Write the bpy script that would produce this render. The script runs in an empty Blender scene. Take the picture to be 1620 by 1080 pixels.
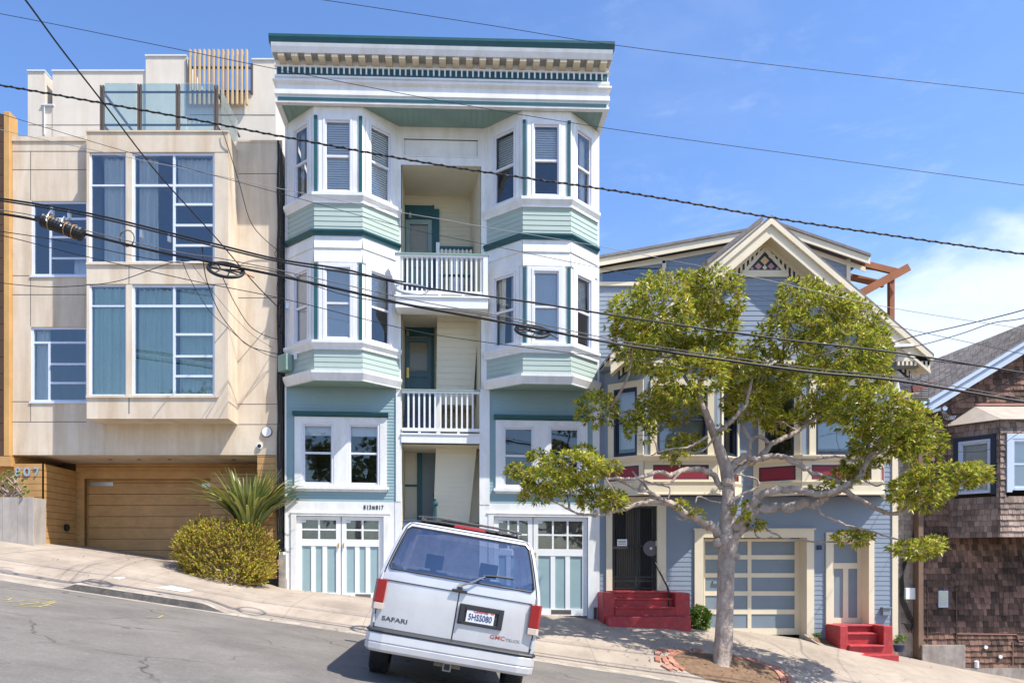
import bpy, math, random
from mathutils import Vector, Matrix
R = math.radians
rnd = random.Random(7)
SC = bpy.context.scene
COL = SC.collection
# ---- survey frame: camera stands at (0,-18,0), the street fronts lie near y = 0, x right, z up from eye level
D, F, CX, CY = 18.0, 1170.0, 720.0, 885.0
def X(px, y=0.0): return (px - CX) * (D + y) / F
def Z(py, y=0.0): return (CY - py) * (D + y) / F
def P(px, py, y=0.0): return Vector((X(px, y), y, Z(py, y)))
def lerp(a, b, t): return a + (b - a) * t
def interp(tab, x):
    if x <= tab[0][0]: return tab[0][1] + (x - tab[0][0]) * (tab[1][1] - tab[0][1]) / (tab[1][0] - tab[0][0])
    for (a, b), (c, d) in zip(tab, tab[1:]):
        if x <= c: return lerp(b, d, (x - a) / (c - a))
    (a, b), (c, d) = tab[-2], tab[-1]
    return d + (x - c) * (d - b) / (c - a)
def sstep(a, b, x):
    t = max(0, min(1, (x - a) / (b - a))); return t * t * (3 - 2 * t)

# ---------------------------------------------------------------- materials
def nt_new(name):
    m = bpy.data.materials.new(name); m.use_nodes = True
    nt = m.node_tree; nt.nodes.clear()
    return m, nt, nt.nodes.new('ShaderNodeOutputMaterial')
def N(nt, typ, **kw):
    n = nt.nodes.new(typ)
    for k, v in kw.items():
        if k in n.bl_rna.properties and k not in ('inputs',): setattr(n, k, v)
        else: n.inputs[k.replace('_', ' ')].default_value = v
    return n
def rgb(c): return (c[0], c[1], c[2], 1.0)
def coords(nt, scale=(1, 1, 1)):
    tc = N(nt, 'ShaderNodeTexCoord'); mp = N(nt, 'ShaderNodeMapping'); mp.inputs['Scale'].default_value = scale
    nt.links.new(tc.outputs['Object'], mp.inputs['Vector']); return mp.outputs['Vector']
def ramp(nt, fac, stops):
    r = N(nt, 'ShaderNodeValToRGB'); e = r.color_ramp.elements
    while len(e) < len(stops): e.new(0.5)
    for el, (p, c) in zip(e, stops):
        el.position = p; el.color = rgb(c) if isinstance(c, (tuple, list)) else (c, c, c, 1)
    nt.links.new(fac, r.inputs['Fac']); return r.outputs['Color']
def mixc(nt, fac, a, b, mode='MIX'):
    m = N(nt, 'ShaderNodeMix', data_type='RGBA', blend_type=mode)
    for s, v in ((m.inputs['Factor'], fac), (m.inputs['A'], a), (m.inputs['B'], b)):
        pass
    ins = [i for i in m.inputs if i.enabled]
    for s, v in zip((m.inputs[0], m.inputs[6], m.inputs[7]), (fac, a, b)):
        if hasattr(v, 'links'): nt.links.new(v, s)
        elif isinstance(v, (int, float)): s.default_value = v
        else: s.default_value = rgb(v)
    return m.outputs[2]
def noise(nt, vec, scale, detail=4, rough=0.55, dist=0.0):
    n = N(nt, 'ShaderNodeTexNoise'); n.inputs['Scale'].default_value = scale
    n.inputs['Detail'].default_value = detail; n.inputs['Roughness'].default_value = rough
    n.inputs['Distortion'].default_value = dist
    nt.links.new(vec, n.inputs['Vector']); return n.outputs['Fac']
def mat(name, col, rough=0.6, var=0.10, vscale=2.5, stain=None, stain_amt=0.5, stain_scale=1.2, streak=0.25,
        bump=0.0, bscale=40, metallic=0.0, spec=0.4, coat=0.0, island=0.0, grime=None, grime_amt=0.3):
    m, nt, out = nt_new(name)
    b = N(nt, 'ShaderNodeBsdfPrincipled'); nt.links.new(b.outputs[0], out.inputs[0])
    b.inputs['Roughness'].default_value = rough; b.inputs['Metallic'].default_value = metallic
    b.inputs['Specular IOR Level'].default_value = spec; b.inputs['Coat Weight'].default_value = coat
    v = coords(nt)
    n1 = noise(nt, v, vscale, 5, 0.6)
    lo = tuple(c * (1 - var * 1.3) for c in col); hi = tuple(min(1, c * (1 + var)) for c in col)
    c = ramp(nt, n1, [(0.25, lo), (0.75, hi)])
    if stain:
        v2 = coords(nt, (1, 1, streak))
        n2 = noise(nt, v2, stain_scale * 3, 6, 0.65, 0.3)
        f = ramp(nt, n2, [(0.42, 0.0), (0.68, stain_amt)])
        c = mixc(nt, f, c, stain)
    if grime:
        n3 = noise(nt, v, 9, 8, 0.75, 0.5)
        f = ramp(nt, n3, [(0.5, 0.0), (0.75, grime_amt)])
        c = mixc(nt, f, c, grime)
    if island:
        g = N(nt, 'ShaderNodeNewGeometry')
        f = ramp(nt, g.outputs['Random Per Island'], [(0, 1 - island), (1, 1 + island * 0.6)])
        c = mixc(nt, 1.0, c, f, 'MULTIPLY')
    nt.links.new(c, b.inputs['Base Color'])
    if bump:
        bp = N(nt, 'ShaderNodeBump'); bp.inputs['Strength'].default_value = min(1, bump); bp.inputs['Distance'].default_value = 0.01 if bump <= 1 else 0.01 * bump * 2
        nt.links.new(noise(nt, v, bscale, 6, 0.7), bp.inputs['Height']); nt.links.new(bp.outputs[0], b.inputs['Normal'])
    return m
def glass_mat(name, tint=(0.8, 0.86, 0.9), lo=0.12, hi=1.0, refl=(0.9, 0.95, 1.0), wav=0.02):
    m, nt, out = nt_new(name)
    tr = N(nt, 'ShaderNodeBsdfTransparent'); tr.inputs[0].default_value = rgb(tint)
    gl = N(nt, 'ShaderNodeBsdfGlossy'); gl.inputs['Roughness'].default_value = 0.015; gl.inputs[0].default_value = rgb(refl)
    fr = N(nt, 'ShaderNodeFresnel'); fr.inputs[0].default_value = 1.5
    mr = N(nt, 'ShaderNodeMapRange'); mr.inputs[1].default_value = 0.04; mr.inputs[2].default_value = 0.6
    mr.inputs[3].default_value = lo; mr.inputs[4].default_value = hi
    nt.links.new(fr.outputs[0], mr.inputs[0])
    bp = N(nt, 'ShaderNodeBump'); bp.inputs['Strength'].default_value = wav; bp.inputs['Distance'].default_value = 0.05
    nt.links.new(noise(nt, coords(nt), 1.7, 2), bp.inputs['Height']); nt.links.new(bp.outputs[0], gl.inputs['Normal'])
    mx = N(nt, 'ShaderNodeMixShader'); nt.links.new(mr.outputs[0], mx.inputs[0])
    nt.links.new(tr.outputs[0], mx.inputs[1]); nt.links.new(gl.outputs[0], mx.inputs[2])
    nt.links.new(mx.outputs[0], out.inputs[0]); return m
def leaf_mat(name, cols, trans=0.3, rough=0.45, spec=0.4):
    m, nt, out = nt_new(name)
    g = N(nt, 'ShaderNodeNewGeometry')
    k = len(cols) - 1
    c = ramp(nt, g.outputs['Random Per Island'], [(i / k, col) for i, col in enumerate(cols)])
    n1 = noise(nt, coords(nt), 1.6, 3)
    f = ramp(nt, n1, [(0.3, 0.7), (0.7, 1.15)])
    c = mixc(nt, 1.0, c, f, 'MULTIPLY')
    b = N(nt, 'ShaderNodeBsdfPrincipled'); b.inputs['Roughness'].default_value = rough; b.inputs['Specular IOR Level'].default_value = spec
    t = N(nt, 'ShaderNodeBsdfTranslucent')
    nt.links.new(c, b.inputs['Base Color']); nt.links.new(c, t.inputs[0])
    mx = N(nt, 'ShaderNodeMixShader'); mx.inputs[0].default_value = trans
    nt.links.new(b.outputs[0], mx.inputs[1]); nt.links.new(t.outputs[0], mx.inputs[2]); nt.links.new(mx.outputs[0], out.inputs[0])
    return m

# ---------------------------------------------------------------- mesh building
class Fr:
    """wall frame: point = O + U*u + Nn*n + up*w ; n is the distance out of the wall"""
    def __init__(s, O, U, Nn): s.O = Vector(O); s.U = Vector(U).normalized(); s.N = Vector(Nn).normalized()
    def p(s, u, n, w): return s.O + s.U * u + s.N * n + Vector((0, 0, w))
def FF(y): return Fr((0, y, 0), (1, 0, 0), (0, -1, 0))          # a wall facing the street at depth y
def between(a, b):                                               # wall between two plan points (x,y); returns frame and width
    a = Vector((a[0], a[1], 0)); b = Vector((b[0], b[1], 0)); d = b - a
    return Fr(a, d, (d.y, -d.x, 0)), d.length
class MB:
    def __init__(s, xf=None): s.v = []; s.f = []; s.xf = xf
    def add(s, pts, faces):
        k = len(s.v); s.v += [Vector(p) for p in pts]; s.f += [tuple(i + k for i in f) for f in faces]; return s
    def quad(s, *p): return s.add(p, [tuple(range(len(p)))])
    def box(s, x0, x1, y0, y1, z0, z1):
        x0, x1 = min(x0, x1), max(x0, x1); y0, y1 = min(y0, y1), max(y0, y1); z0, z1 = min(z0, z1), max(z0, z1)
        return s.add([(x0,y0,z0),(x1,y0,z0),(x1,y1,z0),(x0,y1,z0),(x0,y0,z1),(x1,y0,z1),(x1,y1,z1),(x0,y1,z1)],
              [(3,2,1,0),(4,5,6,7),(0,1,5,4),(1,2,6,5),(2,3,7,6),(3,0,4,7)])
    def fbox(s, fr, u0, u1, n0, n1, w0, w1):
        q = fr.p
        return s.add([q(u0,n0,w0),q(u1,n0,w0),q(u1,n1,w0),q(u0,n1,w0),q(u0,n0,w1),q(u1,n0,w1),q(u1,n1,w1),q(u0,n1,w1)],
              [(0,1,2,3),(7,6,5,4),(4,5,1,0),(5,6,2,1),(6,7,3,2),(7,4,0,3)])
    def fpoly(s, fr, pts, n0, n1):                               # polygon (u,w), extruded n0..n1
        k = len(pts)
        a = [fr.p(u, n0, w) for u, w in pts]; b = [fr.p(u, n1, w) for u, w in pts]
        fs = [tuple(range(k, 2 * k)), tuple(reversed(range(k)))]
        for i in range(k):
            j = (i + 1) % k; fs.append((i, j, k + j, k + i))
        return s.add(a + b, fs)
    def bar(s, a, b, w, h=None, up=(0, 0, 1)):                   # rectangular bar from a to b
        h = h or w; a = Vector(a); b = Vector(b); d = (b - a).normalized(); up = Vector(up)
        if abs(d.dot(up)) > 0.98: up = Vector((0, 1, 0))
        sd = d.cross(up).normalized(); u2 = sd.cross(d)
        o = [sd * (i * w / 2) + u2 * (j * h / 2) for i, j in ((-1,-1),(1,-1),(1,1),(-1,1))]
        return s.add([a + q for q in o] + [b + q for q in o], [(3,2,1,0),(4,5,6,7),(0,1,5,4),(1,2,6,5),(2,3,7,6),(3,0,4,7)])
    def tube(s, path, r, sides=8, cap=True):
        path = [Vector(p) for p in path]; n = len(path); rr = r if isinstance(r, (list, tuple)) else [r] * n
        pts = []; ref = None
        for i, p in enumerate(path):
            d = (path[min(i + 1, n - 1)] - path[max(i - 1, 0)]).normalized()
            if ref is None: ref = Vector((0, 0, 1)) if abs(d.z) < 0.9 else Vector((1, 0, 0))
            a = d.cross(ref).normalized(); b = a.cross(d).normalized(); ref = b
            pts += [p + (a * math.cos(t) + b * math.sin(t)) * rr[i] for t in [2 * math.pi * k / sides for k in range(sides)]]
        fs = [(i*sides+k, i*sides+(k+1)%sides, (i+1)*sides+(k+1)%sides, (i+1)*sides+k) for i in range(n-1) for k in range(sides)]
        if cap: fs += [tuple(reversed(range(sides))), tuple(range((n-1)*sides, n*sides))]
        return s.add(pts, fs)
    def disc(s, c, axis, r, t, sides=20):
        c = Vector(c); ax = Vector(axis).normalized(); return s.tube([c, c + ax * t], r, sides)
    def sweep(s, path, prof, closed_ends=True):                  # plan path [(x,y)], profile [(n,w)] closed loop, mitred
        k = len(prof); n = len(path); pts = []
        for i, (x, y) in enumerate(path):
            def nr(a, b):
                dx, dy = b[0] - a[0], b[1] - a[1]; L = math.hypot(dx, dy); return (dy / L, -dx / L)
            if i == 0: m = nr(path[0], path[1]); sc = 1
            elif i == n - 1: m = nr(path[-2], path[-1]); sc = 1
            else:
                a = nr(path[i-1], path[i]); b = nr(path[i], path[i+1])
                mx, my = a[0] + b[0], a[1] + b[1]; L = math.hypot(mx, my); m = (mx / L, my / L)
                sc = 1 / max(0.3, m[0] * a[0] + m[1] * a[1])
            pts += [(x + m[0] * q * sc, y + m[1] * q * sc, w) for q, w in prof]
        fs = [(i*k+j, i*k+(j+1)%k, (i+1)*k+(j+1)%k, (i+1)*k+j) for i in range(n-1) for j in range(k)]
        if closed_ends: fs += [tuple(range(k)), tuple(reversed(range((n-1)*k, n*k)))]
        return s.add(pts, fs)
    def build(s, name, m, parent=None, smooth=False, local=False, bevel=0.0, seg=2, autosmooth=None):
        off = Vector((0, 0, 0))
        if parent is not None and not local:
            q = parent
            while q: off += q.location; q = q.parent
        me = bpy.data.meshes.new(name)
        vs = s.v
        if s.xf: vs = [s.xf(p) for p in vs]
        me.from_pydata([tuple(p - off) for p in vs], [], s.f); me.validate(); me.update()
        if smooth: me.polygons.foreach_set('use_smooth', [True] * len(me.polygons))
        me.materials.append(m)
        o = bpy.data.objects.new(name, me); COL.objects.link(o)
        if parent is not None: o.parent = parent
        if bevel:
            b = o.modifiers.new('bevel', 'BEVEL'); b.width = bevel; b.segments = seg; b.limit_method = 'ANGLE'
        return o
def subtract(u0, u1, cuts):
    segs = [(u0, u1)]
    for a, b in cuts:
        ns = []
        for s0, s1 in segs:
            if b <= s0 or a >= s1: ns.append((s0, s1)); continue
            if a > s0 + 1e-5: ns.append((s0, a))
            if b < s1 - 1e-5: ns.append((b, s1))
        segs = ns
    return segs
def siding(mb, fr, u0, u1, w0, w1, pitch=0.11, lap=0.014, holes=(), lim=None, n0=0.0):
    w = w0
    while w < w1 - 1e-4:
        wt = min(w + pitch, w1)
        cuts = sorted({w, wt} | {e for h in holes for e in (h[2], h[3]) if w + 1e-4 < e < wt - 1e-4})
        for i, (a, b) in enumerate(zip(cuts, cuts[1:])):
            mid = (a + b) / 2
            la, lb = (lim(a), lim(b)) if lim else ((u0, u1), (u0, u1))
            if lb[1] - lb[0] < 0.01 and la[1] - la[0] < 0.01: continue
            na, nb = n0 + lap * (w + pitch - a) / pitch, n0 + lap * (w + pitch - b) / pitch
            um0, um1 = (la[0] + lb[0]) / 2, (la[1] + lb[1]) / 2
            for s0, s1 in subtract(um0, um1, [(h[0], h[1]) for h in holes if h[2] < mid < h[3]]):
                a0 = la[0] if abs(s0 - um0) < 1e-6 else s0; b0 = lb[0] if abs(s0 - um0) < 1e-6 else s0
                a1 = la[1] if abs(s1 - um1) < 1e-6 else s1; b1 = lb[1] if abs(s1 - um1) < 1e-6 else s1
                mb.quad(fr.p(a0, na, a), fr.p(a1, na, a), fr.p(b1, nb, b), fr.p(b0, nb, b))
                if i == 0: mb.quad(fr.p(a0, n0 - 0.01, a), fr.p(a1, n0 - 0.01, a), fr.p(a1, na, a), fr.p(a0, na, a))
        w = wt
def flat(mb, fr, u0, u1, w0, w1, holes=(), n=0.0, depth=0.0):     # flat wall with openings; depth adds reveals
    cuts = sorted({w0, w1} | {e for h in holes for e in (h[2], h[3]) if w0 < e < w1})
    for a, b in zip(cuts, cuts[1:]):
        for s0, s1 in subtract(u0, u1, [(h[0], h[1]) for h in holes if h[2] < (a + b) / 2 < h[3]]):
            mb.quad(fr.p(s0, n, a), fr.p(s1, n, a), fr.p(s1, n, b), fr.p(s0, n, b))
    if depth:
        for a, b, c, d in holes:
            m = n - depth
            mb.quad(fr.p(a, n, c), fr.p(a, m, c), fr.p(a, m, d), fr.p(a, n, d)); mb.quad(fr.p(b, m, c), fr.p(b, n, c), fr.p(b, n, d), fr.p(b, m, d))
            mb.quad(fr.p(a, n, c), fr.p(b, n, c), fr.p(b, m, c), fr.p(a, m, c)); mb.quad(fr.p(a, m, d), fr.p(b, m, d), fr.p(b, n, d), fr.p(a, n, d))
def shingles(mb, fr, u0, u1, w0, w1, pitch=0.14, wid=0.13, lap=0.022, holes=(), lim=None, rn=rnd, n0=0.0):
    w = w0; row = 0
    while w < w1 - 1e-3:
        wt = min(w + pitch, w1); mid = (w + wt) / 2
        l0, l1 = lim(mid) if lim else (u0, u1)
        for s0, s1 in subtract(l0, l1, [(h[0], h[1]) for h in holes if h[2] < mid < h[3]]):
            u = s0 - rn.random() * wid * 0.8
            while u < s1 - 0.01:
                ww = wid * rn.uniform(0.65, 1.35); a = max(u, s0); b = min(u + ww - 0.006, s1)
                if b > a + 0.01:
                    dw = rn.uniform(-0.012, 0.004); la = lap * rn.uniform(0.8, 1.25); wb = w + dw if w > w0 else w
                    mb.add([fr.p(a, n0 + la, wb), fr.p(b, n0 + la, wb), fr.p(b, n0 + 0.002, wt + 0.01), fr.p(a, n0 + 0.002, wt + 0.01),
                            fr.p(a, n0 - 0.02, wb), fr.p(b, n0 - 0.02, wb)], [(0, 1, 2, 3), (4, 5, 1, 0), (4, 0, 3), (1, 5, 2)])
                u += ww
        w = wt; row += 1
# ---------------------------------------------------------------- things
def tag(o, label, cat, group=None):
    o['label'] = label; o['category'] = cat
    if group: o['group'] = group
    return o
def thing(name, label, cat, loc=(0, 0, 0), group=None):
    o = bpy.data.objects.new(name, None); COL.objects.link(o); o.location = loc; o.empty_display_size = 0.2
    return tag(o, label, cat, group)
def struct(o, kind='structure'): o['kind'] = kind; return o
def text_mesh(body, size, extrude, align='CENTER', bold=0.0, shear=0.0):
    c = bpy.data.curves.new('lettering', 'FONT'); c.body = body; c.size = size; c.extrude = extrude; c.align_x = align; c.align_y = 'CENTER'
    c.offset = bold; c.shear = shear; c.resolution_u = 3
    o = bpy.data.objects.new('lettering', c); COL.objects.link(o)
    dg = bpy.context.evaluated_depsgraph_get(); me = bpy.data.meshes.new_from_object(o.evaluated_get(dg))
    vs = [v.co.copy() for v in me.vertices]; fs = [tuple(p.vertices) for p in me.polygons]
    bpy.data.objects.remove(o); bpy.data.curves.remove(c); bpy.data.meshes.remove(me)
    return vs, fs
def lettering(mb, fr, u, n, w, body, size, extrude=0.004, bold=0.0, sx=1.0, shear=0.0):
    vs, fs = text_mesh(body, size, extrude, 'CENTER', bold, shear)
    return mb.add([fr.p(u + v.x * sx, n + v.z, w + v.y) for v in vs], fs)
def curtain(mb, fr, u0, u1, n, w0, w1, amp=0.03, wl=0.13, rn=rnd, gather=0.0):
    k = max(8, int((u1 - u0) / 0.02)); ph = rn.random() * 6; pts = []
    for j, w in enumerate((w0, lerp(w0, w1, 0.5), w1)):
        for i in range(k + 1):
            u = lerp(u0, u1, i / k); t = u / wl * 6.28 + ph
            sh = gather * math.sin(j * 1.3 + 0.4) * (i / k)
            pts.append(fr.p(u + sh + 0.015 * math.sin(t * 0.37 + j), n + amp * (math.sin(t) + 0.5 * math.sin(t * 0.43 + 1 + j * 0.3)), w))
    fs = [(j*(k+1)+i, j*(k+1)+i+1, (j+1)*(k+1)+i+1, (j+1)*(k+1)+i) for j in range(2) for i in range(k)]
    return mb.add(pts, fs)
def blind(mb, fr, u0, u1, n, w0, w1, pitch=0.05, tilt=0.6):
    w = w0 + 0.01
    while w < w1:
        mb.quad(fr.p(u0, n + 0.012, w - 0.02 * tilt), fr.p(u1, n + 0.012, w - 0.02 * tilt), fr.p(u1, n - 0.012, min(w1, w + pitch * 0.85)), fr.p(u0, n - 0.012, min(w1, w + pitch * 0.85)))
        w += pitch
# ---------------------------------------------------------------- shared materials
M = {}
M['glass_blue'] = glass_mat('reflective_window_glass', (0.84, 0.90, 0.94), 0.16, 1.0, (0.88, 0.93, 0.98))
M['glass'] = glass_mat('window_glass', (0.90, 0.93, 0.95), 0.10, 1.0)
M['rail_glass'] = glass_mat('railing_glass', (0.80, 0.90, 0.88), 0.10, 0.8)
M['conc'] = mat('weathered_stucco', (0.665, 0.57, 0.45), 0.85, 0.10, 0.9, stain=(0.43, 0.29, 0.16), stain_amt=0.55, stain_scale=0.8, streak=0.14, bump=0.25, bscale=60, grime=(0.42, 0.33, 0.24), grime_amt=0.22)
M['conc_up'] = mat('pale_stucco', (0.66, 0.61, 0.53), 0.85, 0.07, 0.8, stain=(0.42, 0.33, 0.22), stain_amt=0.30, stain_scale=0.5, streak=0.15, bump=0.2, bscale=60)
M['joint'] = mat('dark_joint', (0.16, 0.14, 0.13), 0.9)
M['alu'] = mat('blue_white_aluminium', (0.62, 0.68, 0.80), 0.35, 0.04)
M['curtain'] = mat('pale_curtain_cloth', (0.82, 0.79, 0.70), 0.9, 0.05)
M['curtain_grn'] = mat('sheer_green_curtain', (0.62, 0.74, 0.58), 0.9, 0.05)
M['wood'] = mat('varnished_cedar_boards', (0.50, 0.285, 0.11), 0.5, 0.14, 3.0, stain=(0.25, 0.12, 0.04), stain_amt=0.25, stain_scale=1.2, streak=6.0)
M['wood_dk'] = mat('dark_brown_timber', (0.085, 0.045, 0.025), 0.6, 0.15)
M['wood_tan'] = mat('honey_timber', (0.55, 0.32, 0.11), 0.5, 0.12, 2, stain=(0.3, 0.15, 0.05), stain_amt=0.3)
M['steel'] = mat('brushed_steel', (0.55, 0.56, 0.58), 0.3, 0.05, metallic=0.8)
M['darkmetal'] = mat('dark_bronze_metal', (0.10, 0.08, 0.065), 0.45, 0.1)
M['white'] = mat('white_gloss_paint', (0.78, 0.79, 0.79), 0.5, 0.04, 1.5, stain=(0.55, 0.52, 0.46), stain_amt=0.16, stain_scale=1.2, streak=0.3)
M['trim'] = mat('white_house_trim', (0.77, 0.78, 0.78), 0.55, 0.04, 1.2, stain=(0.50, 0.47, 0.40), stain_amt=0.40, stain_scale=1.0, streak=0.35, grime=(0.5, 0.47, 0.4), grime_amt=0.12)
M['cream_tr'] = mat('cream_bracket_paint', (0.66, 0.58, 0.42), 0.6, 0.08, 3)
M['sage'] = mat('sage_green_siding_paint', (0.385, 0.465, 0.42), 0.6, 0.05, 1.4, grime=(0.30, 0.42, 0.40), grime_amt=0.2)
M['teal'] = mat('grey_teal_siding_paint', (0.255, 0.37, 0.39), 0.6, 0.06, 1.4, stain=(0.24, 0.36, 0.39), stain_amt=0.3)
M['dkgreen'] = mat('dark_teal_trim_paint', (0.015, 0.085, 0.10), 0.45, 0.12, 3)
M['soffit_grn'] = mat('grey_green_soffit_paint', (0.22, 0.33, 0.29), 0.65, 0.08)
M['recess'] = mat('cream_board_paint', (0.66, 0.61, 0.47), 0.65, 0.05, 1.2)
M['door_teal'] = mat('slate_teal_door_paint', (0.075, 0.15, 0.18), 0.4, 0.1)
M['tread'] = mat('blue_grey_stair_paint', (0.10, 0.14, 0.22), 0.6, 0.15)
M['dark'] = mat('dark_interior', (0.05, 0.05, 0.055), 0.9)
M['glass_lo'] = glass_mat('porch_door_glass', (0.7, 0.7, 0.7), 0.03, 0.8)
M['blind'] = mat('grey_blind_slats', (0.85, 0.86, 0.85), 0.7, 0.04)
M['shade'] = mat('grey_roller_shade', (0.62, 0.66, 0.68), 0.8, 0.03)
M['vinyl'] = mat('mauve_white_sash_vinyl', (0.70, 0.70, 0.74), 0.4, 0.03)
M['brass'] = mat('polished_brass', (0.75, 0.50, 0.12), 0.25, 0.05, metallic=1.0)
M['black'] = mat('black_plastic', (0.015, 0.015, 0.016), 0.45, 0.1)
M['rubber'] = mat('black_cable_sheath', (0.013, 0.013, 0.014), 0.5, 0.1)
M['blue'] = mat('slate_blue_siding_paint', (0.225, 0.27, 0.335), 0.6, 0.05, 1.3, grime=(0.16, 0.21, 0.30), grime_amt=0.25)
M['cream'] = mat('cream_trim_paint', (0.72, 0.63, 0.47), 0.55, 0.05, 1.5, stain=(0.5, 0.42, 0.29), stain_amt=0.15)
M['navy'] = mat('navy_trim_paint', (0.022, 0.03, 0.055), 0.5, 0.1)
M['wine'] = mat('wine_red_panel_paint', (0.26, 0.022, 0.042), 0.5, 0.08)
M['red'] = mat('red_step_paint', (0.43, 0.036, 0.042), 0.55, 0.14, 2, stain=(0.20, 0.03, 0.03), stain_amt=0.5, streak=1, grime=(0.42, 0.16, 0.14), grime_amt=0.45)
M['panel_gb'] = mat('blue_grey_panel_paint', (0.185, 0.23, 0.275), 0.45, 0.06)
M['roof'] = mat('grey_roof_shingles', (0.20, 0.18, 0.175), 0.9, 0.2, 6, island=0.35, bump=0.4)
M['cedar'] = mat('redwood_beam', (0.30, 0.10, 0.03), 0.6, 0.15, 3)
M['slat'] = mat('bleached_cedar_slat', (0.50, 0.36, 0.19), 0.55, 0.12, 2)
M['shingle_bay'] = mat('grey_brown_wood_shingles', (0.36, 0.265, 0.215), 0.85, 0.25, 2.0, stain=(0.10, 0.07, 0.055), stain_amt=0.8, stain_scale=0.6, streak=0.6, island=0.45, bump=0.3, bscale=80)
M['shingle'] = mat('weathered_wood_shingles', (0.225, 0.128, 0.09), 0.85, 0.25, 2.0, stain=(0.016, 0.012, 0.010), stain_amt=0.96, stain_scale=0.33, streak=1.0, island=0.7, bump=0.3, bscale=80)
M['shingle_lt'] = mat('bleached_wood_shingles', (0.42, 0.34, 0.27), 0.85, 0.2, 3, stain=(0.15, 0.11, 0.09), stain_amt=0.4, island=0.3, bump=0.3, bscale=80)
M['lightblue'] = mat('pale_blue_fascia_paint', (0.50, 0.58, 0.70), 0.5, 0.05)
M['found'] = mat('rough_foundation_concrete', (0.34, 0.30, 0.27), 0.95, 0.3, 5, bump=0.6, bscale=25, stain=(0.2, 0.16, 0.13), stain_amt=0.6)

# ---------------------------------------------------------------- camera, sun, sky
cam = bpy.data.cameras.new('Camera'); co = bpy.data.objects.new('Camera', cam); COL.objects.link(co)
co.location = (0, -D, 0); co.rotation_euler = (R(90), 0, 0)
cam.sensor_width = 36; cam.lens = 36 * F / 1620; cam.shift_x = (810 - CX) / 1620; cam.shift_y = (CY - 540) / 1620
cam.clip_start = 0.05; cam.clip_end = 3000
SC.camera = co
SUN = Vector((1.6, -1.0, 2.74)).normalized()
sl = bpy.data.lights.new('Sun', 'SUN'); sl.energy = 4.5; sl.angle = R(0.53); sl.color = (1.0, 0.945, 0.85)
so = bpy.data.objects.new('Sun', sl); COL.objects.link(so)
so.rotation_euler = SUN.to_track_quat('Z', 'Y').to_euler()
W = bpy.data.worlds.new('World'); SC.world = W; W.use_nodes = True
nt = W.node_tree; nt.nodes.clear()
wo = nt.nodes.new('ShaderNodeOutputWorld'); bg = nt.nodes.new('ShaderNodeBackground')
sky = nt.nodes.new('ShaderNodeTexSky'); sky.sky_type = 'NISHITA'; sky.sun_disc = False
sky.sun_elevation = math.asin(SUN.z); sky.sun_rotation = math.atan2(SUN.x, SUN.y)
sky.air_density = 1.0; sky.dust_density = 0.6; sky.ozone_density = 3.0; sky.altitude = 50
hs = nt.nodes.new('ShaderNodeHueSaturation'); hs.inputs['Saturation'].default_value = 1.14; hs.inputs['Value'].default_value = 1.22; hs.inputs['Hue'].default_value = 0.507
nt.links.new(sky.outputs[0], hs.inputs['Color'])
tc = nt.nodes.new('ShaderNodeTexCoord'); nv = nt.nodes.new('ShaderNodeVectorMath'); nv.operation = 'NORMALIZE'
nt.links.new(tc.outputs['Generated'], nv.inputs[0])
def dirmask(px, py, inner, outer, sx=1.0, sz=1.0):
    d = Vector(((px - CX) / F, 1, (CY - py) / F)).normalized()
    s = nt.nodes.new('ShaderNodeVectorMath'); s.operation = 'SUBTRACT'; nt.links.new(nv.outputs[0], s.inputs[0]); s.inputs[1].default_value = d
    m = nt.nodes.new('ShaderNodeVectorMath'); m.operation = 'MULTIPLY'; nt.links.new(s.outputs[0], m.inputs[0]); m.inputs[1].default_value = (sx, sx, sz)
    l = nt.nodes.new('ShaderNodeVectorMath'); l.operation = 'LENGTH'; nt.links.new(m.outputs[0], l.inputs[0])
    r = nt.nodes.new('ShaderNodeMapRange'); r.interpolation_type = 'SMOOTHSTEP'; r.inputs[1].default_value = outer; r.inputs[2].default_value = inner
    r.inputs[3].default_value = 0; r.inputs[4].default_value = 1; nt.links.new(l.outputs['Value'], r.inputs[0]); return r.outputs[0]
def cnoise(scale, sz, detail=7, rough=0.6):
    mp = nt.nodes.new('ShaderNodeMapping'); mp.inputs['Scale'].default_value = (1, 1, sz); mp.inputs['Rotation'].default_value = (0, R(12), 0)
    nt.links.new(nv.outputs[0], mp.inputs[0])
    n = nt.nodes.new('ShaderNodeTexNoise'); n.inputs['Scale'].default_value = scale; n.inputs['Detail'].default_value = detail; n.inputs['Roughness'].default_value = rough
    n.inputs['Distortion'].default_value = 0.3; nt.links.new(mp.outputs[0], n.inputs['Vector']); return n.outputs['Fac']
def mth(op, a, b=None):
    n = nt.nodes.new('ShaderNodeMath'); n.operation = op; n.use_clamp = op in ('ADD',)
    for i, v in enumerate((a, b)):
        if v is None: continue
        if hasattr(v, 'links'): nt.links.new(v, n.inputs[i])
        else: n.inputs[i].default_value = v
    return n.outputs[0]
def srange(v, a, b, hi=1.0):
    r = nt.nodes.new('ShaderNodeMapRange'); r.interpolation_type = 'SMOOTHSTEP'; nt.links.new(v, r.inputs[0])
    r.inputs[1].default_value = a; r.inputs[2].default_value = b; r.inputs[3].default_value = 0; r.inputs[4].default_value = hi; return r.outputs[0]
big = mth('MULTIPLY', dirmask(1570, 500, 0.02, 0.25, 0.75, 1.6), 1.0)
puff = srange(mth('ADD', mth('MULTIPLY', cnoise(7, 2.0), 0.55), mth('MULTIPLY', big, 0.42)), 0.40, 0.66, 0.80)
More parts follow.
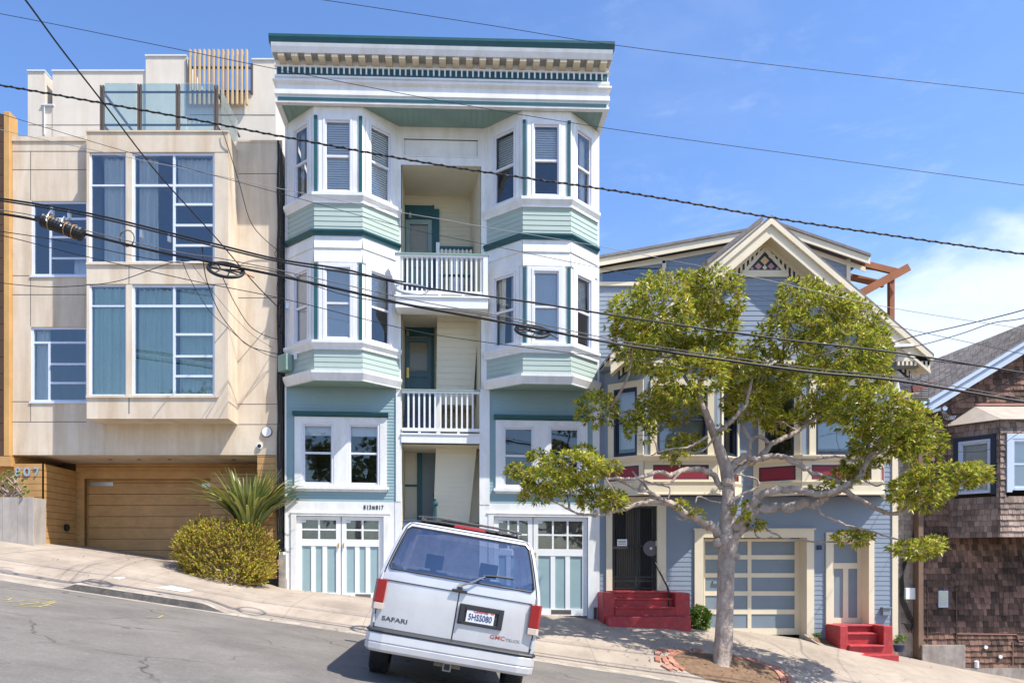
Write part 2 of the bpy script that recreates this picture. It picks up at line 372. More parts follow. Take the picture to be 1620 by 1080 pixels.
wisp = mth('MULTIPLY', srange(cnoise(4.5, 3.2, 8, 0.66), 0.50, 0.82, 0.32), mth('ADD', dirmask(1150, 330, 0.05, 0.45, 0.7, 1.0), dirmask(980, 400, 0.0, 0.22)))
wisp2 = mth('MULTIPLY', srange(cnoise(3.0, 2.0, 6, 0.6), 0.50, 0.95, 0.15), 1.0)
cl = mth('MAXIMUM', mth('MAXIMUM', puff, wisp), wisp2)
mx = nt.nodes.new('ShaderNodeMix'); mx.data_type = 'RGBA'; nt.links.new(cl, mx.inputs[0]); nt.links.new(hs.outputs[0], mx.inputs[6])
mx.inputs[7].default_value = (4.9, 5.35, 5.95, 1)
nt.links.new(mx.outputs[2], bg.inputs[0]); bg.inputs[1].default_value = 0.14; nt.links.new(bg.outputs[0], wo.inputs[0])
SC.view_settings.view_transform = 'Standard'; SC.view_settings.look = 'None'; SC.view_settings.gamma = 1; SC.view_settings.exposure = 0.70
SC.cycles.max_bounces = 8; SC.cycles.transparent_max_bounces = 16; SC.cycles.use_denoising = True

# ---------------------------------------------------------------- ground
def zk(x): return -0.957 - 0.150 * (x + 4.73)
def zroad(x, y): return zk(x) + 0.014 * min(max(0, -4 - y), 6.5)
BASE = [(X(a), Z(b)) for a, b in [(-300,815),(0,850),(130,868),(300,893),(455,931),(700,957),(945,979),(1040,981),(1100,989),(1200,1002),(1300,1014),(1415,1035),(1520,1057),(1620,1075),(1900,1118)]]
def zf(x): return interp(BASE, x)
RAISED = [(-7.25, -4.75), (9.3, 13.0)]
def craise(x):
    c = 0
    for a, b in RAISED: c = max(c, sstep(a - 0.25, a + 0.1, x) * (1 - sstep(b - 0.1, b + 0.5, x)))
    return c
def ktop(x): return zk(x) + 0.02 + 0.13 * craise(x)
def zwalk(x, y):
    if y >= 0: return zf(x)
    t = min(1, -y / 3.85); b = lerp(zf(x), zk(x) + 0.15, t ** 1.4)
    return b - (1 - craise(x)) * 0.13 * sstep(0.72, 1.0, t)
def grid(name, xs, ys, zfun, m):
    vs = [(x, y, zfun(x, y)) for y in ys for x in xs]; n = len(xs)
    fs = [(j*n+i, j*n+i+1, (j+1)*n+i+1, (j+1)*n+i) for j in range(len(ys)-1) for i in range(n-1)]
    b = MB(); b.add(vs, fs); return struct(b.build(name, m, smooth=True))
def frange(a, b, s): return [a + i * (b - a) / round((b - a) / s) for i in range(round((b - a) / s) + 1)]
# concrete pavement with scored joints
m, nt2, out = nt_new('pavement_concrete')
b_ = N(nt2, 'ShaderNodeBsdfPrincipled'); b_.inputs['Roughness'].default_value = 0.9; nt2.links.new(b_.outputs[0], out.inputs[0])
v = coords(nt2)
c = ramp(nt2, noise(nt2, v, 0.7, 6, 0.65), [(0.3, (0.265, 0.218, 0.175)), (0.7, (0.43, 0.36, 0.29))])
c = mixc(nt2, ramp(nt2, noise(nt2, coords(nt2, (1.3, 0.5, 1)), 1.6, 7, 0.7, 0.6), [(0.5, 0.0), (0.72, 0.55)]), c, (0.20, 0.16, 0.125))
c = mixc(nt2, ramp(nt2, noise(nt2, v, 42, 3, 0.7), [(0.55, 0.0), (0.75, 0.25)]), c, (0.25, 0.20, 0.16))
sep = N(nt2, 'ShaderNodeSeparateXYZ'); nt2.links.new(v, sep.inputs[0])
def line(comp, period, off, wid):
    a = N(nt2, 'ShaderNodeMath', operation='ADD'); nt2.links.new(sep.outputs[comp], a.inputs[0]); a.inputs[1].default_value = off + 1000 * period
    md = N(nt2, 'ShaderNodeMath', operation='MODULO'); nt2.links.new(a.outputs[0], md.inputs[0]); md.inputs[1].default_value = period
    lt = N(nt2, 'ShaderNodeMath', operation='LESS_THAN'); nt2.links.new(md.outputs[0], lt.inputs[0]); lt.inputs[1].default_value = wid; return lt.outputs[0]
l1 = line('X', 1.52, 0.3, 0.014); l2 = line('Y', 1.86, 0.12, 0.014)
mm = N(nt2, 'ShaderNodeMath', operation='MAXIMUM'); nt2.links.new(l1, mm.inputs[0]); nt2.links.new(l2, mm.inputs[1])
ms = N(nt2, 'ShaderNodeMath', operation='MULTIPLY'); nt2.links.new(mm.outputs[0], ms.inputs[0]); ms.inputs[1].default_value = 0.6
c = mixc(nt2, ms.outputs[0], c, (0.14, 0.11, 0.09)); nt2.links.new(c, b_.inputs['Base Color'])
bp = N(nt2, 'ShaderNodeBump'); bp.inputs['Strength'].default_value = 0.35; bp.inputs['Distance'].default_value = 0.01
nt2.links.new(noise(nt2, v, 30, 8, 0.75), bp.inputs['Height']); nt2.links.new(bp.outputs[0], b_.inputs['Normal'])
M['walk'] = m
# asphalt
m, nt2, out = nt_new('worn_asphalt')
b_ = N(nt2, 'ShaderNodeBsdfPrincipled'); b_.inputs['Roughness'].default_value = 0.88; nt2.links.new(b_.outputs[0], out.inputs[0])
v = coords(nt2)
c = ramp(nt2, noise(nt2, v, 0.8, 6, 0.65), [(0.3, (0.13, 0.118, 0.105)), (0.7, (0.21, 0.19, 0.168))])
c = mixc(nt2, ramp(nt2, noise(nt2, coords(nt2, (0.9, 1.5, 1)), 1.3, 8, 0.75, 0.8), [(0.50, 0.0), (0.70, 0.55)]), c, (0.085, 0.080, 0.077))
c = mixc(nt2, ramp(nt2, noise(nt2, coords(nt2, (1, 4, 1)), 2.2, 5, 0.65, 0.3), [(0.67, 0.0), (0.70, 0.75)]), c, (0.03, 0.028, 0.027))
c = mixc(nt2, ramp(nt2, noise(nt2, v, 130, 2, 0.6), [(0.55, 0.0), (0.8, 0.5)]), c, (0.34, 0.32, 0.30))
c = mixc(nt2, ramp(nt2, noise(nt2, v, 26, 4, 0.8), [(0.50, 0.0), (0.72, 0.55)]), c, (0.07, 0.064, 0.058))
c = mixc(nt2, ramp(nt2, noise(nt2, v, 17, 3, 0.8, 1.0), [(0.56, 0.0), (0.75, 0.5)]), c, (0.36, 0.33, 0.30))
def cracks(nt2, c, scale, w0, amt, col):
    wv = coords(nt2); nz = N(nt2, 'ShaderNodeTexNoise'); nz.inputs['Scale'].default_value = 1.3; nz.inputs['Detail'].default_value = 6; nt2.links.new(wv, nz.inputs['Vector'])
    ad = N(nt2, 'ShaderNodeVectorMath', operation='MULTIPLY_ADD'); nt2.links.new(nz.outputs['Color'], ad.inputs[0]); ad.inputs[1].default_value = (0.9, 0.9, 0.9); nt2.links.new(wv, ad.inputs[2])
    vo = N(nt2, 'ShaderNodeTexVoronoi', feature='DISTANCE_TO_EDGE'); vo.inputs['Scale'].default_value = scale; nt2.links.new(ad.outputs[0], vo.inputs['Vector'])
    f = ramp(nt2, vo.outputs['Distance'], [(0.0, amt), (w0, 0.0)])
    g = ramp(nt2, noise(nt2, wv, 0.55, 3), [(0.45, 0.0), (0.58, 1.0)])
    mlt = N(nt2, 'ShaderNodeMath', operation='MULTIPLY'); nt2.links.new(f, mlt.inputs[0]); nt2.links.new(g, mlt.inputs[1])
    return mixc(nt2, mlt.outputs[0], c, col)
c = cracks(nt2, c, 0.42, 0.012, 0.85, (0.035, 0.032, 0.03))
nt2.links.new(c, b_.inputs['Base Color'])
bp = N(nt2, 'ShaderNodeBump'); bp.inputs['Strength'].default_value = 0.5; bp.inputs['Distance'].default_value = 0.012
nt2.links.new(noise(nt2, v, 90, 6, 0.75), bp.inputs['Height']); nt2.links.new(bp.outputs[0], b_.inputs['Normal'])
M['asphalt'] = m
M['kerb'] = mat('kerb_concrete', (0.40, 0.35, 0.29), 0.9, 0.2, 3, stain=(0.14, 0.12, 0.11), stain_amt=0.5, stain_scale=1.2, streak=1, bump=0.4)
M['soil'] = mat('dry_brown_soil', (0.20, 0.125, 0.075), 1.0, 0.3, 8, bump=1.0, bscale=45, grime=(0.08, 0.05, 0.03), grime_amt=0.6)
M['brick'] = mat('old_red_brick', (0.36, 0.15, 0.10), 0.9, 0.2, 8, island=0.35, bump=0.4)
M['brick_a'] = mat('dusty_pale_brick', (0.40, 0.21, 0.15), 0.9, 0.2, 8, bump=0.4)
M['yellow'] = mat('faded_yellow_spray_paint', (0.40, 0.33, 0.12), 0.8, 0.2, 8)
M['whitepaint'] = mat('worn_white_paint', (0.62, 0.60, 0.57), 0.8, 0.1, 8)
xs = frange(-24, 34, 0.2)
grid('sidewalk', xs, frange(-3.85, 0, 0.35) + [0.5, 1.0, 2.0, 3.0, 8.0], zwalk, M['walk'])
grid('road', frange(-24, 34, 1.0), [-26, -14, -12, -10.5, -9, -7.5, -6, -5, -4.0], zroad, M['asphalt'])
kb = MB(); ks = frange(-24, 34, 0.12); pts = []
for x in ks:
    t = ktop(x); g = zroad(x, -4.02)
    pts += [(x, -4.03, g - 0.1), (x, -4.03, g + 0.004), (x, -4.0, t - 0.02), (x, -3.97, t), (x, -3.84, t + 0.003), (x, -3.84, t - 0.2)]
kb.add(pts, [(i*6+j, (i+1)*6+j, (i+1)*6+j+1, i*6+j+1) for i in range(len(ks)-1) for j in (2, 3, 4)])
struct(kb.build('kerb', M['kerb']))
kf = MB(); kf.add(pts, [(i*6+j, (i+1)*6+j, (i+1)*6+j+1, i*6+j+1) for i in range(len(ks)-1) for j in (0, 1)])
struct(kf.build('kerb_face', mat('tyre_stained_kerb_face', (0.085, 0.078, 0.072), 0.9, 0.3, 4, grime=(0.3, 0.26, 0.22), grime_amt=0.5)))
# light concrete gutter edge and the far, larger lie of the land
gt = MB(); gx = frange(-24, 34, 0.3)
gt.add([p for x in gx for p in ((x, -4.03, zroad(x, -4.03) + 0.006), (x, -4.22 - 0.02 * math.sin(x * 3.1), zroad(x, -4.2) + 0.004))], [(2*i, 2*i+1, 2*i+3, 2*i+2) for i in range(len(gx)-1)])
struct(gt.build('gutter', M['kerb']))
grid('ground', frange(-120, 160, 20), frange(-200, 300, 25), lambda x, y: -1.85 - 0.13 * (x + 0.0) - 2.0 + (0.0 if y < 12 else -0.02 * (y - 12)), M['soil'])
# sprayed utility marks on the asphalt and white patches on the walk
ym = MB(); r2 = random.Random(3)
def stroke(pts, wid, zfun, mb, lift=0.005):
    for (a, b), (c2, d) in zip(pts, pts[1:]):
        dx, dy = c2 - a, d - b; L = math.hypot(dx, dy); nx, ny = -dy / L * wid / 2, dx / L * wid / 2
        mb.quad(*[(p, q, zfun(p, q) + lift) for p, q in ((a-nx, b-ny), (c2-nx, d-ny), (c2+nx, d+ny), (a+nx, b+ny))])
def ground_px(px, py):                                            # where a seen road point lies
    lo, hi = 4.0, 14.0
    for _ in range(40):
        d = (lo + hi) / 2; x = (px - CX) * d / F
        if CY - zroad(x, d - D) * F / d > py: lo = d
        else: hi = d
    return ((px - CX) * d / F, d - D)
for st in ([(0,943),(18,946),(12,949),(0,947)], [(8,952),(40,950),(62,953),(30,956),(58,958)], [(40,944),(70,947),(88,950),(66,955)], [(20,957),(48,960),(80,957)], [(62,960),(88,952)], [(240,962),(262,966)], [(232,975),(250,977),(258,973)]):
    stroke([ground_px(*p) for p in st], 0.032, zroad, ym)
struct(ym.build('road_marking', M['yellow']))
wm = MB()
for q in ([(-5.95,-3.35),(-5.35,-3.3),(-5.3,-2.95),(-5.8,-2.9)], [(-6.9,-3.1),(-6.75,-3.15),(-6.7,-2.9),(-6.8,-2.85)]):
    wm.quad(*[(x, y, zwalk(x, y) + 0.008) for x, y in q])
struct(wm.build('pavement_marking', M['whitepaint']))
# tree pit: soil inset, edged with loose bricks
TX, TY = X(1141, -3.0), -3.0
sp = MB(); k = 26
ring = [(TX + 0.05 + 1.05 * math.cos(t) , TY - 0.15 + 0.62 * math.sin(t)) for t in [2 * math.pi * i / k for i in range(k)]]
sp.add([(TX, TY, zwalk(TX, TY) + 0.06)] + [(x, max(y, -3.8), zwalk(x, max(y, -3.8)) + 0.012) for x, y in ring], [(0, 1 + i, 1 + (i + 1) % k) for i in range(k)])
struct(sp.build('tree_pit_soil', M['soil'], smooth=True))
BR = thing('brick_border', 'loose red brick edging round the soil at the foot of the street tree', 'brick border', (TX, TY, zwalk(TX, TY))); r2 = random.Random(5)
for i in range(34):
    t = math.pi * (-0.12 + 1.24 * i / 33.0)
    if r2.random() < 0.22 or 14 < i < 20: continue
    for q in range(2 if 8 < i else 3):
        rr = 1.0 + 0.13 * q + (0.0 if i > 8 else 0)
        if q == 1 and r2.random() < 0.45 or q == 2 and r2.random() < .3: continue
        x = TX + 0.05 - (1.1 * rr + 0.0) * math.cos(t); y = max(-3.75, TY - 0.15 + 0.66 * rr * math.sin(t))
        a = r2.uniform(-0.45, 0.45) + math.atan2(0.66 * math.cos(t), 1.1 * math.sin(t)); z = zwalk(x, y); h = 0.028 + r2.random() * 0.015
        cx, sx = math.cos(a), math.sin(a); pts = []
        for zz in (-0.03, h):
            for u, w in ((-.1,-.048),(.1,-.048),(.1,.048),(-.1,.048)):
                xx, yy = x + u * cx - w * sx, y + u * sx + w * cx; pts.append((xx, yy, zwalk(xx, max(-3.84, yy)) + zz))
        bb = MB(); bb.add(pts, [(3,2,1,0),(4,5,6,7),(0,1,5,4),(1,2,6,5),(2,3,7,6),(3,0,4,7)]); bb.build('brick', M['brick_a'] if r2.random() < .5 else M['brick'], BR)
# ================================================================ modern stucco house (left)
HA = thing('stucco_house', 'modern beige stucco house with blue window bay, glass roof railing and cedar garage', 'house', (X(240), 0, zf(X(240))))
f0 = FF(0.0); fb = FF(-0.75)
def U0(px): return X(px, 0)
def W0(py): return Z(py, 0)
BX = lambda px: X(px, -0.75)
BZ = lambda py: Z(py, -0.75)
def grid_window(parent, fr, u0, u1, w0, w1, cols, rows, m, mg, ft=0.05, n=-0.06, dep=0.07, curt=None, bar=0.04):
    b = MB()
    b.fbox(fr, u0, u0 + ft, n - dep, n + 0.03, w0, w1); b.fbox(fr, u1 - ft, u1, n - dep, n + 0.03, w0, w1)
    b.fbox(fr, u0 + ft, u1 - ft, n - dep, n + 0.028, w0, w0 + ft); b.fbox(fr, u0 + ft, u1 - ft, n - dep, n + 0.028, w1 - ft, w1)
    for cu, a, c in cols: b.fbox(fr, cu - bar / 2, cu + bar / 2, n - dep, n + 0.024, a, c)
    for rw, a, c in rows: b.fbox(fr, a, c, n - dep, n + 0.02, rw - bar / 2, rw + bar / 2)
    o = b.build('window', m, parent)
    g = MB(); g.quad(fr.p(u0 + 0.01, n, w0 + 0.01), fr.p(u1 - 0.01, n, w0 + 0.01), fr.p(u1 - 0.01, n, w1 - 0.01), fr.p(u0 + 0.01, n, w1 - 0.01))
    g.build('pane', mg, o)
    for (a, c, nn, z0, z1, mm, am, wl) in (curt or []):
        cb = MB(); curtain(cb, fr, a, c, nn, z0, z1, am, wl); cb.build('curtain', mm, o, smooth=True)
    return o
# --- main front wall (y=0): left strip, behind-bay strip, right strip
xl, xr = U0(16), U0(440); ztop, zbot = W0(217), W0(716)
LW1 = (U0(50), U0(138.5), W0(436), W0(318)); LW2 = (U0(49), U0(138), W0(635), W0(517))
wb = MB()
flat(wb, f0, xl, xr, zbot, W0(224), [LW1, LW2, (U0(141), BX(352), Z(655), Z(240))], 0, 0.14)
wb.box(xl, U0(137), -0.03, 0.28, W0(224), ztop); wb.box(BX(361), xr, -0.01, 0.28, W0(226), W0(222))
# sides, back and roof
wb.box(xl, xl + 0.06, 0.0, 11, zbot, ztop); wb.box(xr - 0.06, xr, 0.004, 11, zbot - 2.4, W0(224)); wb.box(xl, xr, 11, 11.1, zbot - 2.2, W0(224))
wb.box(xl + 0.06, xr - 0.06, 0.28, 11, W0(224) - 0.2, W0(224) - 0.05)
# lintel soffit over the garage
ys = 1.6
wb.box(xl + 0.06, xr - 0.06, 0.0, ys + 0.3, zbot - 0.05, zbot - 0.002)
wb.build('wall', M['conc'], HA)
# storey floors and dim room backs seen through the panes
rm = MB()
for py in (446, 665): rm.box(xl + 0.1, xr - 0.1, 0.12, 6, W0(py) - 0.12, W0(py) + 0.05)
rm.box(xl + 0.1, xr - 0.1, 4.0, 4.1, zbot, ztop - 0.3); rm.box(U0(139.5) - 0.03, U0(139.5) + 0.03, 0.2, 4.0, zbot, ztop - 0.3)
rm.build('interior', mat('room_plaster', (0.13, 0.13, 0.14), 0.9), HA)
# dark scored joints between stucco panels
jb = MB()
def hj(a, c, py, y=0.0): jb.fbox(FF(y), X(a, y), X(c, y), 0.0, 0.003, Z(py, y) - 0.008, Z(py, y) + 0.008)
def vj(px, a, c, y=0.0): jb.fbox(FF(y), X(px, y) - 0.008, X(px, y) + 0.008, 0.0, 0.0025, Z(c, y), Z(a, y))
for py in (239.5, 268.5): hj(18, 137, py)
hj(18, 49, 436); hj(18, 137, 466); hj(18, 49, 635); hj(18, 137, 667)
vj(48.5, 240, 317); vj(48.5, 437, 516); vj(48.5, 636, 667)
for py in (275, 471, 639, 671): hj(377, 439, py)
jb.build('panel_joint', M['joint'], HA)
# --- bay
bb = MB()
bh = [(BX(141.5), BX(199.5), BZ(415.5), BZ(241.5)), (BX(209), BX(339.5), BZ(415.5), BZ(241.5)), (BX(141.5), BX(199.5), BZ(625.5), BZ(450)), (BX(209), BX(339.5), BZ(625.5), BZ(450))]
bz0, bz1 = BZ(662), BZ(209.5)
flat(bb, fb, BX(137), BX(361), bz0, bz1, bh, 0, 0.16)
bb.quad((BX(361), -0.75, bz0), (BX(361), 0, bz0), (BX(361), 0, bz1), (BX(361), -0.75, bz1))
bb.quad((BX(137), 0, bz0), (BX(137), -0.75, bz0), (BX(137), -0.75, bz1), (BX(137), 0, bz1))
bb.quad((BX(137), -0.75, bz0), (BX(137), 0, bz0), (BX(361), 0, bz0), (BX(361), -0.75, bz0))
bb.box(BX(137) + 0.002, BX(361) - 0.002, -0.745, 0.3, bz1 - 0.12, bz1 - 0.004)
bb.box(BX(136.5), BX(361.5), -0.775, -0.70, bz1, bz1 + 0.035)
for a, c in ((142, 345), ):
    for py in (415.8, 625.8): bb.fbox(fb, BX(137), BX(346), 0.0, 0.035, BZ(py) - 0.05, BZ(py))
bb.build('bay', M['conc'], HA)
bj = MB()
for py in (241, 449.5): bj.fbox(fb, BX(340), BX(361), 0.0, 0.003, BZ(py) - 0.007, BZ(py) + 0.007); bj.fbox(fb, BX(137), BX(340), 0.0, 0.002, BZ(py) - 0.006, BZ(py) + 0.006)
bj.fbox(fb, BX(203.6), BX(204.6), 0.0, 0.003, BZ(449), BZ(416)); bj.fbox(fb, BX(203.4), BX(205), 0.0, 0.004, BZ(654), BZ(627))
bj.build('bay_joint', M['joint'], HA)
def bay_windows(t, bt, tr, bars, cm, kind):
    a0, a1, b0, b1, w0, w1 = BX(141.5), BX(199.5), BX(209), BX(339.5), BZ(bt), BZ(t)
    c1 = [(a0 + 0.06, a1 - 0.04, -0.13, w0 + 0.02, w1 - 0.05, cm, 0.035, 0.10)] if kind else [(a0 + 0.25, a1 - 0.14, -0.20, w0 + 0.02, w1 - 0.05, cm, 0.04, 0.09)]
    grid_window(HA, fb, a0, a1, w0, w1, [], [(BZ(tr), a0, a1)], M['alu'], M['glass_blue'], 0.035, curt=c1)
    mid = BX(274.5)
    c2 = [(b0 + 0.04, mid - 0.02, -0.20, w0 + 0.02, w1 - 0.05, cm, 0.035, 0.13), (mid + 0.05, b1 - 0.06, -0.22, w0 + 0.02, w1 - 0.05, cm, 0.03, 0.16)] if kind else \
         [(b0 + 0.05, b0 + 0.55, -0.20, w0 + 0.02, w1 - 0.05, cm, 0.05, 0.12), (mid + 0.02, b1 - 0.06, -0.22, BZ(315), w1 - 0.05, cm, 0.03, 0.11)]
    rows = [(BZ(tr), b0, mid), (BZ(tr), mid, b1)] + [(BZ(p), mid, b1) for p in bars]
    grid_window(HA, fb, b0, b1, w0, w1, [(mid, w0, w1)], rows, M['alu'], M['glass_blue'], 0.05, curt=c2, bar=0.055)
bay_windows(241.5, 415.5, 292, (322, 355, 387), M['curtain'], 0)
bay_windows(450, 625.5, 483, (528, 562.5, 594), M['curtain_grn'], 1)
def side_window(q, py_t, py_b, tr, vx, bars, cm):
    u0, u1, w0, w1 = q
    grid_window(HA, f0, u0, u1, w0, w1, [(U0(vx), w0, W0(tr))], [(W0(tr), u0, u1)] + [(W0(p), U0(vx), u1) for p in bars], M['alu'], M['glass_blue'], 0.05, curt=cm, bar=0.05)
    s = MB(); s.fbox(f0, u0 - 0.03, u1 + 0.03, 0.0, 0.03, w0 - 0.045, w0); s.build('window_sill', M['alu'], HA)
side_window(LW1, 318, 436, 345, 78.5, (374, 407.5), [(U0(110), U0(136), -0.22, W0(434), W0(405), M['blind'], 0.02, 0.08)])
side_window(LW2, 517, 635, 541, 76.5, (575, 605), [(U0(52), U0(74), -0.2, W0(633), W0(519), M['curtain'], 0.04, 0.09)])
# --- set-back top storey
ys2 = 1.6
def T(px): return X(px, ys2)
def TZ(py): return Z(py, ys2)
ub = MB(); fu = FF(ys2)
def blk(a, c, t, y0=ys2, y1=6.0, b=232): ub.box(X(a, ys2), X(c, ys2), y0, y1, TZ(b), TZ(t))
blk(44, 71, 113.5); blk(71, 83, 167.5, ys2 + 0.02); blk(83, 232, 113.5, ys2 + 0.001); blk(232, 296, 92, ys2 - 0.06, 6.2); blk(296, 399, 147.5, ys2 + 0.002, 2.0); blk(399, 436, 95.5, ys2 + 0.003)
ub.build('top_storey_wall', M['conc_up'], HA)
cp = MB()
for a, c, t, y in ((44, 71, 113.5, 0), (83, 232, 113.5, 0), (232, 296, 92, -0.06), (399, 436, 95.5, 0)): cp.box(T(a) - 0.01, T(c) + 0.01, ys2 + y - 0.03, ys2 + 0.3, TZ(t), TZ(t) + 0.035)
cp.box(T(66), T(86), ys2 - 0.05, ys2 + 0.3, TZ(168), TZ(166.5)); cp.box(T(70.6), T(71.6), ys2 - 0.04, ys2, TZ(214), TZ(168)); cp.build('coping', M['alu'], HA)
ju = MB(); ju.fbox(fu, T(45), T(232), 0.0, 0.003, TZ(198.4), TZ(197.4)); ju.fbox(fu, T(300), T(435), 0.0, 0.003, TZ(182.5), TZ(181.5)); ju.build('top_storey_joint', M['joint'], HA)
# slatted timber screen on the roof
yq = ys2 - 0.1; sx0, sx1 = 303, 390.5
rl = MB()
for py in (105, 142.5): rl.bar((X(299, yq), yq + 0.06, Z(py, yq)), (X(397, yq), yq + 0.06, Z(py, yq)), 0.05, 0.04)
rl.bar((X(298, yq), yq + 0.09, Z(146, yq)), (X(298, yq), yq + 0.09, Z(92, yq)), 0.06); rl.bar((X(397, yq), yq + 0.09, Z(146, yq)), (X(397, yq), yq + 0.09, Z(98, yq)), 0.06)
scr = rl.build('slat_screen', M['darkmetal'], HA)
for i in range(13):
    px = lerp(301.5, 390.5, i / 12); x = X(px, yq); s = MB()
    s.box(x - 0.03, x + 0.03, yq - 0.06, yq + 0.035, Z(167, yq), Z(80, yq)); s.build('slat', M['slat'], scr, bevel=0.01, seg=1)
# glass railing along the bay roof
yr = -0.45
gr = MB(); rz0, rz1 = Z(208, yr), Z(133, yr)
for px in (160, 164, 219, 223, 279.5, 283.5, 340, 344): gr.box(X(px, yr) - 0.018, X(px, yr) + 0.018, yr - 0.03, yr + 0.03, rz0, Z(134 if px % 2 else 136, yr))
for py in (144, 196): gr.bar((X(162, yr), yr + 0.05, Z(py, yr)), (X(342, yr), yr + 0.05, Z(py, yr)), 0.035, 0.035)
for py in (144, 196): gr.bar((X(342, yr), yr, Z(py, yr)), (X(342, yr), yr + 1.9, Z(py, yr)), 0.04, 0.05); gr.bar((X(162, yr), yr, Z(py, yr)), (X(162, yr), yr + 1.9, Z(py, yr)), 0.04, 0.05)
rail = gr.build('railing', M['darkmetal'], HA)
for a, c in ((166, 216), (225, 277), (286, 338)):
    g = MB(); g.box(X(a, yr), X(c, yr), yr - 0.006, yr + 0.006, Z(207, yr), Z(132, yr)); g.build('glass_panel', M['rail_glass'], rail)
g = MB(); g.box(X(346, yr), X(346, yr) + 0.012, yr + 0.15, yr + 1.5, Z(207, yr), Z(134, yr)); g.build('glass_panel', M['rail_glass'], rail)
# --- garage level, cedar boards (shiplap grooves modelled)
def boards(mb, fr, u0, u1, w0, w1, pitch=0.165, gap=0.012, holes=(), n=0.0):
    w = w0
    while w < w1 - 0.01:
        t = min(w + pitch - gap, w1)
        for a, c in subtract(u0, u1, [(h[0], h[1]) for h in holes if h[2] < (w + t) / 2 < h[3]]): mb.fbox(fr, a, c, n - 0.03, n, w, t)
        w += pitch
fg = FF(ys); GX = lambda px: X(px, ys)
GZ = lambda py: Z(py, ys)
zlow = GZ(905)
gw = MB(); boards(gw, fg, GX(120), GX(412), zlow, zbot - 0.06, holes=[(GX(134), GX(345), zlow - 1, GZ(755))])
boards(gw, FF(0.0), U0(407), U0(438.5), W0(915), W0(720.5)); boards(gw, FF(1.0), X(333, 1.0), X(407, 1.0), Z(905, 1.0), Z(748, 1.0))
gw.box(GX(126), GX(134), ys - 0.02, ys + 0.2, zlow, GZ(750)); gw.box(GX(126), GX(350), ys - 0.025, ys + 0.2, GZ(757), GZ(745))
gw.build('garage_wall', M['wood'], HA)
bk = MB(); bk.box(GX(100), GX(134), ys + 0.05, ys + 0.1, zlow, zbot); bk.box(GX(345), GX(420), ys + 0.05, ys + 0.1, zlow, zbot); bk.box(GX(134), GX(345), ys + 0.05, ys + 0.1, GZ(754), zbot); bk.box(X(336, 1.05), X(405, 1.05), 1.04, 1.1, Z(905, 1.05), Z(750, 1.05)); bk.box(U0(408), U0(438), 0.035, 0.08, W0(915), W0(721)); bk.build('board_backing', M['wood_dk'], HA)
gd = MB(); boards(gd, FF(ys + 0.22), X(139, ys + .22), X(345, ys + .22), zlow, Z(756, ys + .22), 0.30, 0.012)
gd = gd.build('garage_door', M['wood'], HA)
bk = MB(); bk.box(X(134, ys + .26), X(350, ys + .26), ys + 0.26, ys + 0.3, zlow, Z(750, ys + .26)); bk.build('door_backing', M['wood_dk'], gd)
for a, c, p in ((143.5, 180, 765.5), (143.5, 180, 876), (320.5, 336, 767)):
    h = MB(); h.fbox(FF(ys + 0.22), X(a, ys + .22), X(c, ys + .22), 0.0, 0.035, Z(p + 3, ys + .22), Z(p - 3, ys + .22)); h.build('handle', M['steel'], gd)
# cedar clad volume projecting beside the garage
cv = MB(); cz0, cz1 = W0(861), W0(733)
boards(cv, f0, U0(22), U0(68.5), cz0, cz1, 0.165); fs, L = between((U0(68.5), 0.0), (U0(68.5) , ys)); boards(cv, fs, 0, L, cz0, cz1, 0.165)
cv.box(U0(22), U0(68.5) - 0.03, 0.03, ys, cz0 + 0.001, cz1 - 0.02); cvo = cv.build('entry_volume', M['wood'], HA)
nb = MB()
for ch, px in (('8', 29), ('0', 43.5), ('7', 58.5)): lettering(nb, f0, U0(px), 0.02, W0(747), ch, 0.30, 0.012, 0.004, 1.25 if ch == '0' else 1.0)
nb.build('house_number', M['steel'], cvo)
kn = MB(); kn.disc(fs.p(1.02, 0.0, W0(831)), fs.N, 0.09, 0.07, 14); kn.build('standpipe_cap', M['black'], HA, smooth=False)
for px in (175, 220, 268, 370):
    l = MB(); l.disc((X(px, 0.8), 0.8, zbot - 0.052), (0, 0, -1), 0.05, 0.012, 14); l.build('recessed_light', M['darkmetal'], HA)
al = MB(); al.disc((U0(422.5), 0.0, W0(683)), (0, -1, 0), 0.115, 0.05, 24); al = al.build('alarm_bell', M['white'], HA); rg = MB(); rg.disc((U0(422.5), 0.0, W0(683)), (0, -1, 0), 0.13, 0.03, 24); rg.build('alarm_ring', M['wood_dk'], al)
cmr = MB(); cmr.disc((U0(411), 0.0, W0(705.5)), (0, -1, 0), 0.075, 0.04, 18); cmr = cmr.build('door_camera', M['white'], HA); rg = MB(); rg.disc((U0(411), -0.04, W0(705.5)), (0, -1, 0), 0.045, 0.02, 16); rg.build('lens', M['black'], cmr)
# --- neighbour at the far left: timber corner
HN = thing('timber_house', 'house corner at the left edge clad in honey and dark brown timber boards', 'house', (X(-30), 0, zf(X(-30))))
y = -0.12; t = MB(); t.box(X(5.5, y), X(15, y), y, y + 0.35, W0(722), Z(176, y)); t.box(X(-260, y), X(16, y), y + 0.36, 8, W0(860), W0(300)); t.build('corner_board', M['wood_tan'], HN, bevel=0.012)
t = MB(); boards(t, FF(y + 0.02), X(-260, y), X(4.5, y), W0(722), Z(180, y), 0.4, 0.01); t.build('wall', M['wood_dk'], HN)
t = MB(); t.box(X(-260, y), X(16.5, y), y, y + 0.6, W0(738), W0(722.5)); boards(t, FF(0.3), X(-260, .3), X(21, .3), W0(870), W0(738), 0.165); t.build('lower_cladding', M['wood'], HN)
